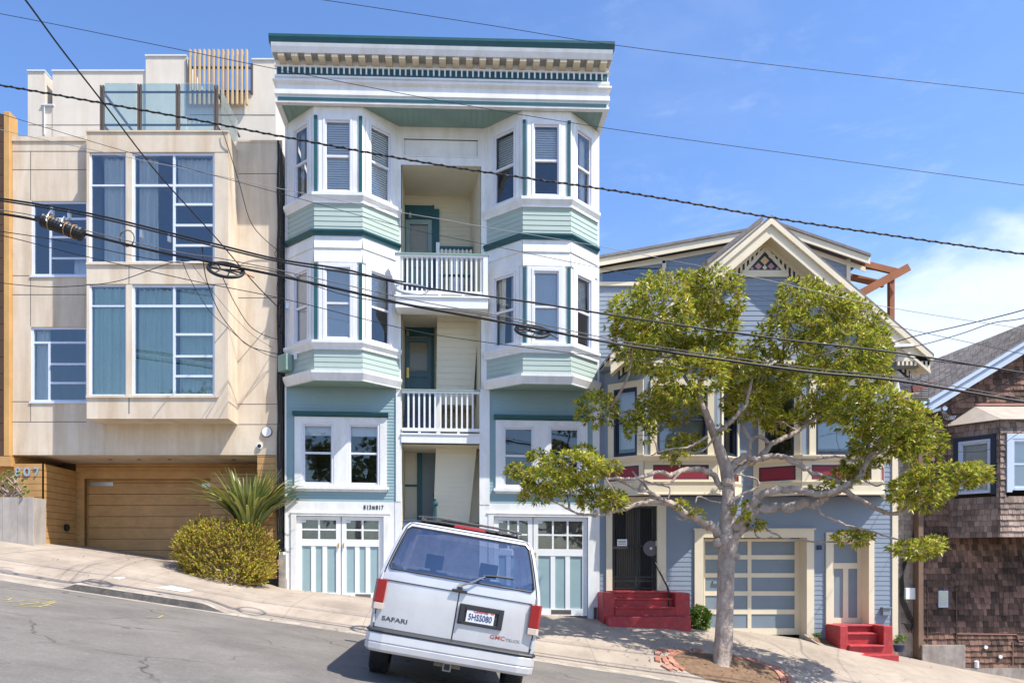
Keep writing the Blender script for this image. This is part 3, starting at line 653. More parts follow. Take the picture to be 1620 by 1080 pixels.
# ================================================================ Edwardian flats (centre)
def SH(p): return Vector((p.x, p.y, p.z - (p.x + 0.35) * (0.012 + 0.001 * p.z)))      # the old frame has settled downhill
def unsh(z, x): return (z + (x + 0.35) * 0.012) / (1 - (x + 0.35) * 0.001)
HB = thing('apartment_house', 'tall white and sage green Victorian flats with stacked bay windows and bracketed cornice', 'house', (X(697), 0, zf(X(697))))
def B(): return MB(SH)
def zl(py, y=0.0, x=-2.75): return unsh(Z(py, y), x)
def zr(py, y=0.0, x=2.1): return unsh(Z(py, y), x)
def dh_window(parent, fr, u0, u1, w0, w1, cover='blind', casing=0.0, casing_m=None, split=0.5, ft=0.055, mb=None, vin=None, dep=0.10, glass=None, nb=0.0):
    mb = mb or B; vin = vin or M['vinyl']; b = mb()
    b.fbox(fr, u0, u0 + ft, -dep, 0.03 + nb, w0, w1); b.fbox(fr, u1 - ft, u1, -dep, 0.03 + nb, w0, w1)
    b.fbox(fr, u0 + ft, u1 - ft, -dep, 0.028 + nb, w1 - ft, w1); b.fbox(fr, u0 + ft, u1 - ft, -dep, 0.034 + nb, w0, w0 + ft)
    o = b.build('window', vin, parent)
    if casing:
        c = mb(); k = casing
        c.fbox(fr, u0 - k, u0, -0.01, 0.04 + nb, w0 - k * .4, w1 + k); c.fbox(fr, u1, u1 + k, -0.01, 0.04 + nb, w0 - k * .4, w1 + k); c.fbox(fr, u0, u1, -0.01, 0.038 + nb, w1, w1 + k)
        c.build('casing', casing_m or M['white'], o)
    wm = lerp(w0, w1, split); st = 0.042
    for lo, hi, n in ((wm - 0.005, w1 - ft, -0.03), (w0 + ft, wm + 0.03, -0.06)):
        s = mb(); a, c = u0 + ft, u1 - ft
        n1 = n + (0.024 if hi < w1 - ft - 1e-6 else 0.02); n0 = n - 0.012
        if hi < w1 - ft - 1e-6: n1 = -0.012
        s.fbox(fr, a, a + st * .7, n0, n1, lo, hi); s.fbox(fr, c - st * .7, c, n0, n1, lo, hi)
        s.fbox(fr, a + st * .7, c - st * .7, n0, n1 - 0.001, lo, lo + st); s.fbox(fr, a + st * .7, c - st * .7, n0, n1 - 0.001, hi - st, hi)
        s.build('sash', vin, o)
        g = mb(); g.quad(fr.p(a + 0.02, n, lo + 0.02), fr.p(c - 0.02, n, lo + 0.02), fr.p(c - 0.02, n, hi - 0.02), fr.p(a + 0.02, n, hi - 0.02)); g.build('pane', glass or M['glass'], o)
    a, c = u0 + ft, u1 - ft
    if cover in ('blind', 'half', 'shade', 'low'):
        q = mb()
        if cover == 'blind': blind(q, fr, a, c, -0.095, w0 + ft, w1 - ft, 0.055)
        elif cover == 'half': blind(q, fr, a, c, -0.15, lerp(w0, w1, .52), w1 - ft, 0.055)
        elif cover == 'low': q.fbox(fr, a, c, -0.18, -0.15, lerp(w0, w1, .80), w1 - ft)
        else: q.fbox(fr, a, c, -0.10, -0.09, w0 + ft + 0.05, w1 - ft)
        q.build('blind', M['blind'] if cover != 'shade' else M['shade'], o)
    elif cover == 'curtain':
        q = mb(); curtain(q, fr, a, a + (c - a) * .35, -0.17, w0 + ft, w1 - ft, 0.025, 0.1); curtain(q, fr, c - (c - a) * .35, c, -0.17, w0 + ft, w1 - ft, 0.025, 0.1); q.build('curtain', M['curtain'], o, smooth=True)
    return o
XL, XR = -4.14, 3.51
BAYS = [dict(p=[(-4.10, 0.0), (-3.29, -0.75), (-2.165, -0.75), (-1.36, 0.0)], cov=[('curtain', 'blind', 'blind'), ('shade', 'shade', 'half')]),
        dict(p=[(0.735, 0.0), (1.575, -0.75), (2.695, -0.75), (3.46, 0.0)], cov=[('half', 'half', 'curtain'), ('curtain', 'shade', 'half')])]
q = lambda py: zl(py, -0.75)
sof = q(166)
bands = dict(top=sof, wt3=q(186.5), wb3=q(307.5), m3=q(322), p3=q(364.5), g3=q(373), wt2=q(419), wb2=q(540), m2=q(553), p2=q(587), b2=q(602))
# --- upper shell: wall behind bays, sides and roof
wb = B()
f0c = FF(0.0)
for a, c in ((XL, -4.10), (-1.365, -1.30), (0.62, 0.737), (3.458, XR)): flat(wb, f0c, a, c, q(605), sof + 0.1)
wb.box(XL, XL + 0.05, 0.005, 12, -2.6, sof); wb.box(XR - 0.05, XR, 0.005, 12, -3.0, sof + 0.9); wb.box(XL, XR, 12, 12.1, -3, sof)
wb.build('wall', M['trim'], HB)
rf = B(); rf.box(XL + 0.01, XR - 0.01, -0.5, 12, sof + 0.25, sof + 0.4); rf.build('roof', M['roof'], HB)
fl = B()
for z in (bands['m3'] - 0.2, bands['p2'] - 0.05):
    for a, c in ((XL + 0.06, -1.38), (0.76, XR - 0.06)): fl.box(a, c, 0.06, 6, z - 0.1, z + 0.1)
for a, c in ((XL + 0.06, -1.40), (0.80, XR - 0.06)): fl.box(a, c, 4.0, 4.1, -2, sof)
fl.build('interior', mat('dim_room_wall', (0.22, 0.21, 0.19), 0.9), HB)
for bi, bd in enumerate(BAYS):
    p = bd['p']; white = B(); grn = B(); sid = B(); sid2 = B(); 
    for i in range(3):
        fr, L = between(p[i], p[i + 1])
        if i == 1: u0, u1 = L * 0.185, L * 0.80
        elif i == 0: u0, u1 = L * (0.26 if bi == 0 else 0.21), L * 0.83
        else: u0, u1 = L * 0.17, L * 0.79
        H = [(u0, u1, bands['wb3'] + 0.02, bands['wt3']), (u0, u1, bands['wb2'] + 0.02, bands['wt2'])]
        flat(white, fr, 0, L, bands['wb3'] - 0.02, sof, H); flat(white, fr, 0, L, bands['wb2'] - 0.02, bands['wt2'] + 0.08, H)
        # raised flat boards beside the windows
        for (a, c, w0, w1) in H:
            white.fbox(fr, a - 0.10, a - 0.004, 0.001, 0.022, w0 + 0.0, w1 + 0.06); white.fbox(fr, c + 0.004, c + 0.10, 0.001, 0.022, w0 + 0.0, w1 + 0.06); white.fbox(fr, a - 0.004, c + 0.004, 0.001, 0.02, w1 + 0.005, w1 + 0.06)
        siding(white, fr, 0, L, bands['wt2'] + 0.06, bands['g3'] + 0.02, 0.33, 0.025)
        siding(sid, fr, 0, L, bands['p3'] - 0.02, bands['m3'] + 0.02, 0.118, 0.010); siding(sid2, fr, 0, L, bands['p2'] - 0.02, bands['m2'] + 0.02, 0.118, 0.010)
        for k, (a, c, w0, w1) in enumerate(H): dh_window(HB, fr, a, c, w0, w1, bd['cov'][k][i], split=0.49)
        if i == 1:
            for (w0, w1) in ((bands['wb3'], bands['wt3'] + 0.04), (bands['wb2'], bands['wt2'] + 0.03)):
                for a, c in ((0.0, 0.075), (L - 0.075, L)): grn.fbox(fr, a, c, 0.001, 0.03, w0, w1)
    # mouldings
    S = lambda prof, mbx: mbx.sweep(p, prof)
    def mould(mbx, w0, w1, n): mbx.sweep(p, [(-0.02, w1), (n, w1), (n, w1 - (w1 - w0) * .3), (n * .45, w0 + (w1 - w0) * .25), (n * .45, w0), (-0.02, w0)])
    mould(white, bands['m3'], bands['wb3'] + 0.012, 0.10); mould(white, bands['m2'], bands['wb2'] + 0.012, 0.10)
    mould(grn, bands['g3'], bands['p3'], 0.085); 
    white.sweep(p, [(-0.02, bands['p2']), (0.115, bands['p2']), (0.115, bands['p2'] - 0.06), (0.05, bands['b2'] + 0.02), (0.05, bands['b2']), (-0.02, bands['b2'])])
    white.fbox(between(p[0], p[1])[0], -0.02, 0.05, -0.02, 0.02, bands['b2'], sof)
    bo = white.build('bay', M['trim'], HB); sid.build('bay_siding', M['sage'], bo); sid2.build('bay_siding', M['sage'], bo); grn.build('bay_trim', M['dkgreen'], bo)
    sf = B(); sf.quad(*[(x, y, bands['b2'] + 0.012) for x, y in p]); sf.build('bay_soffit', M['soffit_grn'], bo)
# --- panel over the top porch
ob = B(); oz0, oz1 = zl(262, 0, -.3), sof + 0.1; ox0, ox1 = X(634.5), X(761)
flat(ob, f0c, -1.30, 0.62, oz0, oz1, [(X(639), X(756), zl(247, 0, -.3), zl(221, 0, -.3))]); 
ob.fbox(f0c, X(639), X(756), -0.05, -0.035, zl(247, 0, -.3), zl(221, 0, -.3))
for a, c in ((X(637), X(639)), (X(756), X(758))): ob.fbox(f0c, a, c, 0.001, 0.02, zl(249, 0, -.3), zl(219, 0, -.3))
for a, c in ((247, 249), (219, 221)): ob.fbox(f0c, X(639), X(756), 0.001, 0.018, zl(c, 0, -.3), zl(a, 0, -.3))
for a, c in ((-1.30, ox0), (ox1, 0.62)): pass
flat(ob, f0c, -1.30, ox0, -2.0, oz0); flat(ob, f0c, ox1, 0.62, -2.0, oz0)
ob.box(-1.44, X(634.3), -0.035, 0.03, zl(793, 0, -1.4), bands['b2'] + 0.02); ob.box(X(758.5), 0.84, -0.035, 0.03, zl(798, 0, .7), bands['b2'] + 0.02); ob.box(-1.46, X(634.3), -0.025, 0.03, -2.4, zl(793, 0, -1.4)); ob.box(X(758.5), 0.86, -0.025, 0.03, -2.6, zl(798, 0, .7))
ob.build('porch_surround', M['trim'], HB)
# --- frieze and cornice
fy = -0.87; path = [(-4.145, 0.6), (-4.145, fy), (3.545, fy), (3.545, 0.6)]
z = lambda py, d=0.0: unsh(Z(py, fy - d), -0.3)
cb = B()
fz0 = z(168)
cb.sweep(path, [(-0.1, fz0), (0.02, fz0), (0.02, z(164)), (0.0, z(164)), (0.0, z(110)), (-0.1, z(110))])
cb.sweep(path, [(0, z(157)), (0.035, z(155)), (0.035, z(148)), (0.0, z(147))]); cb.sweep(path, [(0, z(139)), (0.07, z(136)), (0.07, z(133)), (0.0, z(132))])
cb.sweep(path, [(0, z(129)), (0.03, z(128)), (0.03, z(125)), (0.0, z(124.5))]); 
cb.sweep(path, [(0, z(112.5)), (0.03, z(112)), (0.04, z(110.5)), (0.0, z(110))])
cbm = z(89, .26)
path2 = [(-4.18, 0.6), (-4.18, fy), (3.58, fy), (3.58, 0.6)]
cb.sweep([(-4.145, 0.6), (-4.145, fy), (3.545, fy), (3.545, 0.6)], [(-0.05, z(110)), (0.0, z(110)), (0.0, cbm), (-0.05, cbm)])
# cornice soffit board and cove
cb.add([(-4.17, fy - 0.26, cbm), (3.57, fy - 0.26, cbm), (3.57, 0.5, cbm), (-4.17, 0.5, cbm)], [(0, 1, 2, 3)])
prof = [(fy + 0.2, cbm), (fy - 0.26, cbm), (fy - 0.27, z(86, .3)), (fy - 0.31, z(79, .3)), (fy - 0.33, z(74, .3)), (fy + 0.2, z(74, .3))]
cb.add([(-4.19, y_, w_) for y_, w_ in prof] + [(3.59, y_, w_) for y_, w_ in prof], [tuple(range(6)), tuple(reversed(range(6, 12)))] + [(i, (i+1) % 6, 6 + (i+1) % 6, 6 + i) for i in range(6)])
cb = cb.build('cornice', M['trim'], HB)
gb = B(); prof = [(fy + 0.2, z(74, .3) + 0.002), (fy - 0.32, z(74, .3) + 0.002), (fy - 0.36, z(66, .3)), (fy - 0.36, z(62, .3)), (fy + 0.2, z(58.5, .3))]
gb.add([(-4.235, y_, w_) for y_, w_ in prof] + [(3.625, y_, w_) for y_, w_ in prof], [tuple(range(5)), tuple(reversed(range(5, 10)))] + [(i, (i+1) % 5, 5 + (i+1) % 5, 5 + i) for i in range(5)])
gb.sweep([(-4.10, fy), (3.50, fy)], [(0.001, z(165)), (0.03, z(165)), (0.03, z(160)), (0.001, z(160))])
gb.sweep([(-4.12, fy), (3.52, fy)], [(0.001, z(124.4)), (0.012, z(124.4)), (0.012, z(112.6)), (0.001, z(112.6))])
gb.build('cornice_trim', M['dkgreen'], cb)
for i in range(58):
    u = lerp(-4.06, 3.46, (i + .5) / 58); dn = B(); dn.box(u - 0.018, u + 0.018, fy - 0.05, fy - 0.013, z(122.5), z(112.7)); dn.build('dentil', M['trim'], cb)
for i in range(25):
    u = lerp(-3.98, 3.40, i / 24); b = B(); pr = [(fy - 0.001, z(108.3)), (fy - 0.001, cbm - 0.003), (fy - 0.25, cbm - 0.003), (fy - 0.25, cbm - 0.06), (fy - 0.17, cbm - 0.085), (fy - 0.08, z(107.5))]
    b.add([(u - 0.075, y_, w_) for y_, w_ in pr] + [(u + 0.075, y_, w_) for y_, w_ in pr], [tuple(range(6)), tuple(reversed(range(6, 12)))] + [(k, (k+1) % 6, 6 + (k+1) % 6, 6 + k) for k in range(6)])
    b.build('bracket', M['cream_tr'], cb)
sf = B(); 
n_ = 56
for i in range(n_):
    a = lerp(-4.14, 3.54, i / n_); c = lerp(-4.14, 3.54, (i + 1) / n_) - 0.006; sf.box(a, c, fy + 0.06, 0.3, fz0 + 0.012, fz0 + 0.03)
sf.quad((-4.14, fy + 0.05, fz0 + 0.025), (3.54, fy + 0.05, fz0 + 0.025), (3.54, 0.3, fz0 + 0.025), (-4.14, 0.3, fz0 + 0.025)); sf.build('cornice_soffit', M['soffit_grn'], HB)
# --- porches
def paneled_door(parent, y, x0, x1, z0, z1, glass_frac=0.45, surround=0.10, m=None, left_extra=0.0):
    fr = FF(y); s = B(); s.fbox(fr, x0 - surround - left_extra, x0, 0, 0.06, z0, z1 + 0.38); s.fbox(fr, x1, x1 + surround * 1.3, 0, 0.06, z0, z1 + 0.38); s.fbox(fr, x0, x1, 0, 0.03, z1 + 0.03, z1 + 0.38)
    s = s.build('door_surround', M['dkgreen'], parent)
    d = B(); gz = lerp(z1, z0, glass_frac)
    st = 0.12
    d.fbox(fr, x0 + 0.01, x0 + st, -0.02, 0.04, z0, z1); d.fbox(fr, x1 - st, x1 - 0.01, -0.02, 0.04, z0, z1); d.fbox(fr, x0 + st, x1 - st, -0.02, 0.038, z1 - st, z1); d.fbox(fr, x0 + st, x1 - st, -0.02, 0.037, gz - 0.16, gz); d.fbox(fr, x0 + st, x1 - st, -0.02, 0.036, z0, z0 + 0.2)
    d.fbox(fr, x0 + st, x1 - st, -0.02, 0.01, z0 + 0.2, gz - 0.16)
    d = d.build('door', m or M['door_teal'], parent)
    g = B(); g.quad(fr.p(x0 + st, 0.012, gz), fr.p(x1 - st, 0.012, gz), fr.p(x1 - st, 0.012, z1 - st), fr.p(x0 + st, 0.012, z1 - st)); g.build('pane', M['glass_lo'], d)
    g = B(); g.fbox(fr, x0 + st, x1 - st, -0.06, -0.05, gz, z1 - st); g.build('door_curtain', mat('dusky_net', (0.25, 0.19, 0.17), 0.9), d)
    return d
def railing(y, x0, x1, ztop, zbot, n, posts, rise_h=0.10, group=None):
    t = B(); t.box(x0, x1, y - 0.05, y + 0.05, ztop - rise_h * .9, ztop - 0.035); t.box(x0, x1, y - 0.035, y + 0.035, zbot, zbot + 0.075)
    for px in posts: t.box(px - 0.055, px + 0.055, y - 0.052, y + 0.052, zbot - 0.16, ztop - 0.03)
    for k in range(1, 4):
        xx = lerp(x0, x1, k / 4 - .02); t.box(xx - 0.03, xx + 0.03, y - 0.03, y + 0.03, zbot - 0.10, zbot)
    o = t.build('railing', M['white'], HB)
    g = B(); g.box(x0 - 0.02, x1 + 0.02, y - 0.07, y + 0.07, ztop - 0.034, ztop); g.build('rail_cap', M['soffit_grn'], o)
    for i in range(n):
        xx = lerp(x0 + 0.10, x1 - 0.10, (i + 0.5) / n); b = B(); b.box(xx - 0.021, xx + 0.021, y - 0.021, y + 0.021, zbot + 0.074, ztop - rise_h * .89); b.build('baluster', M['white'], o)
    return o
yb = 1.5
def porch(zfloor, zceil, zdoor, door_px, door_top, kind):
    r = B()
    # cream side walls, ceiling and back wall
    r.quad((ox0, 0.0, zfloor), (ox0, yb, zfloor), (ox0, yb, zceil), (ox0, 0.0, zceil))
    back_x = X(744, yb) if kind != 'low' else X(756, yb)
    r.quad((back_x, yb, zfloor), (ox1, 0.0, zfloor), (ox1, 0.0, zceil), (back_x, yb, zceil))
    siding(r, FF(yb), ox0, back_x, zfloor, zceil, 0.12, 0.010)
    r.quad((ox0, 0.0, zceil - 0.002), (ox1, 0.0, zceil - 0.002), (back_x, yb, zceil - 0.002), (ox0, yb, zceil - 0.002))
    r.build('porch_lining', M['recess'], HB)
    f = B(); f.box(ox0, ox1, 0.0, yb, zfloor - 0.06, zfloor)
    k = max(0, round((zdoor - zfloor) / 0.18)); xs1 = X(691, 0.6)
    for i in range(k):
        f.box(ox0 + 0.004, xs1, 0.35 + i * 0.2, yb - 0.004, zfloor + i * 0.18, zfloor + (i + 1) * 0.18 - 0.006); f.box(ox0 + 0.004, xs1, 0.33 + i * 0.2, yb - 0.006, zfloor + (i + 1) * 0.18 - 0.005, zfloor + (i + 1) * 0.18 + 0.015)
    if kind != 'low': f.build('porch_stair', M['tread'], HB)
    else: f.build('porch_floor', M['tread'], HB)
zc = lambda py, y=0.0: unsh(Z(py, y), -0.35)
# top porch
zf3, zc3 = zc(478, 0), zc(262, 0) ; dz3 = zc(350, yb) - 1.98
porch(zf3, zc3, dz3, None, None, 'top')
paneled_door(HB, yb - 0.03, X(641.5, yb), X(684, yb), dz3, zc(350, yb), 0.55, 0.04, mat('grey_green_door_paint', (0.22, 0.31, 0.29), 0.45))
tr = B(); tr.box(X(686, yb), X(695, yb), yb - 0.08, yb - 0.02, dz3, zc(333, yb)); tr.build('door_trim', M['dkgreen'], HB)
lt = B(); lx = X(649, 1.4); lt.tube([(lx, 1.46, zc(338, 1.4)), (lx, 1.36, zc(337, 1.4)), (lx, 1.34, zc(340, 1.4))], 0.012, 6); lt.tube([(lx, 1.34, zc(340, 1.4)), (lx, 1.34, zc(347, 1.4))], [0.035, 0.05], 8); lt.build('porch_lamp', M['steel'], HB)
yi = 1.0
b = B(); b.box(X(695, yi), X(748, yi), yi - 0.04, yi + 0.04, zc(394, yi), zc(390, yi)); b = b.build('stair_guard', M['dkgreen'], HB); s = B(); s.box(X(695, yi), X(748, yi), yi - 0.02, yi + 0.02, zc(438, yi), zc(434, yi)); s.build('lower_rail', M['dkgreen'], b)
for i in range(8):
    px = lerp(699, 745, i / 7); s = B(); s.box(X(px, yi) - 0.022, X(px, yi) + 0.022, yi - 0.02, yi + 0.02, zf3, zc(394, yi)); s.build('baluster', M['white'], b)
s = B(); s.box(X(690, yi), X(695.5, yi), yi - 0.06, yi + 0.06, zf3, zc(385, yi)); s.build('newel_post', M['white'], b)
# middle porch with the slanting underside of the upper flight
zf2, zc2 = zc(694, 0), zc(489, 0); dz2 = zc(535, yb) - 1.97
porch(zf2, zc2, dz2, None, None, 'mid')
paneled_door(HB, yb - 0.03, X(641, yb), X(683, yb), dz2, zc(535, yb), 0.45, 0.045)
b = B(); b.fbox(FF(yb - 0.07), X(643.5, yb), X(647.5, yb), 0, 0.05, zc(600, yb), zc(584, yb)); b.build('lock_box', M['brass'], HB)
lt = B(); lx = X(645, 1.4); lt.tube([(lx, 1.46, zc(524, 1.4)), (lx, 1.36, zc(523, 1.4)), (lx, 1.34, zc(526, 1.4))], 0.012, 6); lt.tube([(lx, 1.34, zc(526, 1.4)), (lx, 1.34, zc(533, 1.4))], [0.035, 0.05], 8); lt.build('porch_lamp', M['steel'], HB)
def stair_flank(y, pts, back=0.9):
    b = B(); fr = FF(y)
    (xa, za), (xb, zb_), (xc_, zc_), (xd, zd) = pts                # top-left, top-right, bottom-right, bottom-left
    n = 16
    for i in range(n):
        t0, t1 = i / n, (i + 1) / n
        l0, l1 = (lerp(xd, xa, t0), lerp(zd, za, t0)), (lerp(xd, xa, t1), lerp(zd, za, t1)); r0, r1 = (lerp(xc_, xb, t0), lerp(zc_, zb_, t0)), (lerp(xc_, xb, t1), lerp(zc_, zb_, t1))
        b.quad(fr.p(l0[0], 0.008, l0[1]), fr.p(r0[0], 0.008, r0[1]), fr.p(r1[0], 0.0, r1[1]), fr.p(l1[0], 0.0, l1[1]))
    b.quad((xb, y, zb_), (xc_, y, zc_), (xc_ , y + back, zc_), (xb, y + back, zb_)); b.quad((xd, y, zd), (xa, y, za), (xa, y + back, za), (xd, y + back, zd)); b.quad((xd, y, zd), (xc_, y, zc_), (xc_, y + back, zc_), (xd, y + back, zd))
    b.quad((xb - .05, y + .28, zb_), (ox1, y + .28, zb_), (ox1, y + .28, zc_), (xc_ - .05, y + .28, zc_)); b.build('stair_flank', M['recess'], HB)
ya = 0.55
stair_flank(ya, [(X(692, ya), zc(478, ya)), (X(759, ya), zc(478, ya)), (X(748, ya), zc(640, ya)), (X(690, ya), zc(640, ya))])
b = B(); b.box(X(690, .5), X(697, .5), .44, .54, zf2, zc(622, .5)); b.build('newel_post', M['white'], HB)
# street entrance
zf1, zc1 = zc(826, 0), zc(703, 0)
porch(zf1 - 0.3, zc1, zf1, None, None, 'low')
b = B(); b.box(X(660, yb), X(668, yb), yb - 0.07, yb - 0.01, zf1 - .3, zc1); b.box(X(636, yb), X(660, yb), yb - 0.05, yb - 0.012, zc(770, yb), zc(767, yb)); b.build('door_trim', M['dkgreen'], HB)
b = B(); b.box(X(668, yb), X(689, yb), yb - 0.04, yb - 0.01, zf1 - .3, zc(712, yb)); b.build('door', mat('grey_teal_flush_door', (0.17, 0.21, 0.23), 0.5), HB)
stair_flank(ya, [(X(690, ya), zc(700, ya)), (X(755, ya), zc(700, ya)), (X(742, ya), zc(825, ya)), (X(685.5, ya), zc(822, ya))])
b = B(); nx = X(688.5, .2); b.tube([(nx, .2, zf1 - .4), (nx, .2, zc(800, .2))], 0.04, 10); b.tube([(nx, .2, zc(800, .2)), (nx, .2, zc(797.5, .2)), (nx, .2, zc(795, .2)), (nx, .2, zc(793, .2))], [0.05, 0.075, 0.07, 0.02], 10); b.tube([(nx, .2, zc(800, .2)), (nx - 0.05, 0.9, zc(800, .2) + .35)], 0.03, 8); b.build('newel_post', M['dkgreen'], HB)
b = B(); b.box(ox0, ox1, -0.02, 0.06, -2.6, zc(826, 0) - 0.302); b.build('entrance_step', M['found'], HB)
# balcony fronts
railing(-0.42, X(626, -.42), X(772, -.42), zc(402, -.42), zc(466, -.42), 17, [X(630, -.42), X(768, -.42)])
b = B(); b.box(X(626, -.42), X(772, -.42), -0.49, 0.0, zc(488, -.45), zc(472, -.45)); b.box(X(624, -.42), X(774, -.42), -0.52, -0.0, zc(472, -.45) + 0.001, zc(469, -.45)); b.build('balcony_floor', M['white'], HB)
railing(-0.02, X(635.5), X(758.5), zc(617), zc(682.5), 13, [])
b = B(); b.box(X(635), X(759), -0.06, 0.1, zc(701), zc(688.5)); b.box(X(634.6), X(759.4), -0.08, 0.0, zc(688.5), zc(686)); b.build('balcony_floor', M['white'], HB)
# --- ground storey: siding, window pairs, garage doors
def lower(side):
    L = side == 'l'; zz = (lambda py: zl(py)) if L else (lambda py: zr(py))
    x0, x1 = (X(453.5), X(626)) if L else (X(769), X(937.5))
    w = ((466.5, 612), (784, 929))[0 if L else 1]; t, bt = (660, 769) if L else (665.5, 773)
    hole = [(X(w[0]) + 0.17, X(w[1]) - 0.17, zz(bt) + 0.02, zz(t) - 0.12)]
    s = B(); siding(s, f0c, x0, x1, zz(793 if L else 797), bands['b2'] + 0.05, 0.078, 0.008, hole); s.build('siding', M['teal'], HB)
    # corner boards
    c = B(); c.box(XL, x0, -0.03, 0.05, zz(793) - 1.9, bands['b2'] + 0.02) if L else c.box(x1, XR, -0.03, 0.05, zz(797) - 2.5, bands['b2'] + 0.02)
    # window casing and sill
    a, d = X(w[0]), X(w[1]); z0, z1 = zz(bt), zz(t); m_ = (a + d) / 2
    c.fbox(f0c, a, a + 0.16, 0, 0.045, z0, z1); c.fbox(f0c, d - 0.16, d, 0, 0.045, z0, z1); c.fbox(f0c, a + .16, d - .16, 0, 0.043, z1 - 0.12, z1); c.fbox(f0c, m_ - 0.16, m_ + 0.16, 0, 0.042, z0, z1 - .12)
    c.fbox(f0c, a - 0.05, d + 0.05, 0, 0.09, z0 - 0.075, z0); c.fbox(f0c, a - 0.01, d + 0.01, 0, 0.035, z0 - 0.13, z0 - 0.076)
    for u0, u1 in ((a + 0.16, m_ - 0.16), (m_ + 0.16, d - 0.16)): dh_window(HB, f0c, u0, u1, z0, z1 - 0.12, 'low' if L else ('shade' if u0 < m_ - .5 and False else 'dark'), split=0.51)
    h = B(); hp = [(0, z1 + 0.02), (0.09, z1 + 0.02), (0.13, z1 + 0.09), (0.13, z1 + 0.115), (0, z1 + 0.14)]
    h.sweep([(a - 0.04, 0), (d + 0.04, 0)], hp); h.build('window_header', M['dkgreen'], HB)
    # white band and garage frame
    zb, zt = (zz(948), zz(816)) if L else (zz(973), zz(817))
    g0, g1 = ((469, 607)) if L else ((781, 930))
    zband = zz(793 if L else 797)
    gh = [(X(g0), X(g1), zb - 1.0, zt)]
    flat(c, f0c, (X(453.5) if L else x0), x1, zb - 1.0, zband, gh, 0.012, 0.12)
    c.fbox(f0c, (X(460) if L else X(770)), (X(617) if L else X(937)), 0.013, 0.05, zt + 0.055, zt + 0.085)
    c.fbox(f0c, X(g0) - 0.13, X(g0), 0.013, 0.04, zb - 1, zt + .05); c.fbox(f0c, X(g1), X(g1) + 0.13, 0.013, 0.04, zb - 1, zt + .05); c.fbox(f0c, X(g0) - .13, X(g1) + .13, 0.013, 0.038, zt, zt + 0.054)
    c.build('ground_trim', M['trim'], HB)
    # pair of door leaves
    mid = X(539.5) if L else X(843.5)
    for i, (u0, u1) in enumerate(((X(g0) + 0.01, mid - 0.01), (mid + 0.01, X(g1) - 0.01))):
        b = B(); fr = FF(0.06); W_ = u1 - u0; st = 0.115
        pt, pb = zt - 0.10, zt - (0.56 if L else 0.78) ; qt, qb = pb - 0.17, zb + 0.17
        ncol = 2 if L else 3; nrow = 2
        b.fbox(fr, u0, u0 + st, -0.03, 0.03, zb, zt - 0.01); b.fbox(fr, u1 - st, u1, -0.03, 0.03, zb, zt - 0.01); ia, ic = u0 + st, u1 - st
        b.fbox(fr, ia, ic, -0.03, 0.029, pt, zt - 0.01); b.fbox(fr, ia, ic, -0.03, 0.029, qt, pb); b.fbox(fr, ia, ic, -0.03, 0.029, zb, qb)
        for k in range(1, ncol): xx = lerp(ia, ic, k / ncol); b.fbox(fr, xx - 0.022, xx + 0.022, -0.02, 0.02, pb, pt)
        for k in range(1, nrow): ww = lerp(pb, pt, k / nrow); b.fbox(fr, ia, ic, -0.02, 0.018, ww - 0.02, ww + 0.02)
        for k in range(1, 3): xx = lerp(ia, ic, k / 3); b.fbox(fr, xx - 0.055, xx + 0.055, -0.02, 0.022, qb, qt)
        b.fbox(fr, u0 - 0.0, u0 + 0.22, 0.03, 0.036, zt - 0.16, zt - 0.11)
        d = b.build('garage_door', M['white'], HB)
        b = B(); b.fbox(fr, ia, ic, -0.02, 0.002, qb, qt); b.build('door_panel', mat('powder_teal_panel', (0.275, 0.385, 0.405), 0.55, 0.06) if 'pteal' not in M else M['pteal'], d)
        b = B(); b.quad(fr.p(ia, 0, pb), fr.p(ic, 0, pb), fr.p(ic, 0, pt), fr.p(ia, 0, pt)); b.build('pane', M['glass'], d)
        b = B(); b.fbox(fr, ia, ic, -0.2, -0.18, pb, pt); b.build('pane_backing', mat('dusty_net_curtain', (0.26, 0.235, 0.22), 0.95, 0.25, 6), d)
        b = B(); b.fbox(fr, lerp(u0, u1, .33), lerp(u0, u1, .70), 0.03, 0.034, zb + 0.035, zb + 0.14); b.build('vent', M['darkmetal'] if not L else M['joint'], d)
        b = B(); hx = u1 - 0.05 if i == 0 else u0 + 0.05; b.tube([fr.p(hx, 0.03, pb - 0.1), fr.p(hx, 0.06, pb - 0.1), fr.p(hx, 0.06, pb - 0.22)], 0.014, 6); b.build('latch', M['brass'], d)
lower('l'); lower('r')
nbm = B(); lettering(nbm, FF(-0.02), X(591), 0.006, zl(803), '813', 0.135, 0.004, 0.002, 0.85) if False else None
for ch, px in zip('813817', (577, 581.8, 586, 596.5, 600.8, 605)): lettering(nbm, f0c, X(px), 0.018, zl(802.5, 0, -2.1), ch, 0.145, 0.004, 0.003, 0.8)
for k in range(3): nbm.fbox(f0c, X(589.3 + k * 1.5), X(589.9 + k * 1.5), 0.012, 0.02, zl(805.5, 0, -2.1), zl(799.5, 0, -2.1))
for k in range(2): nbm.fbox(f0c, X(588.8), X(593.4), 0.012, 0.021, zl(802 + 2.2 * k, 0, -2.1), zl(801.4 + 2.2 * k, 0, -2.1))
nbm.build('house_number', M['black'], HB)
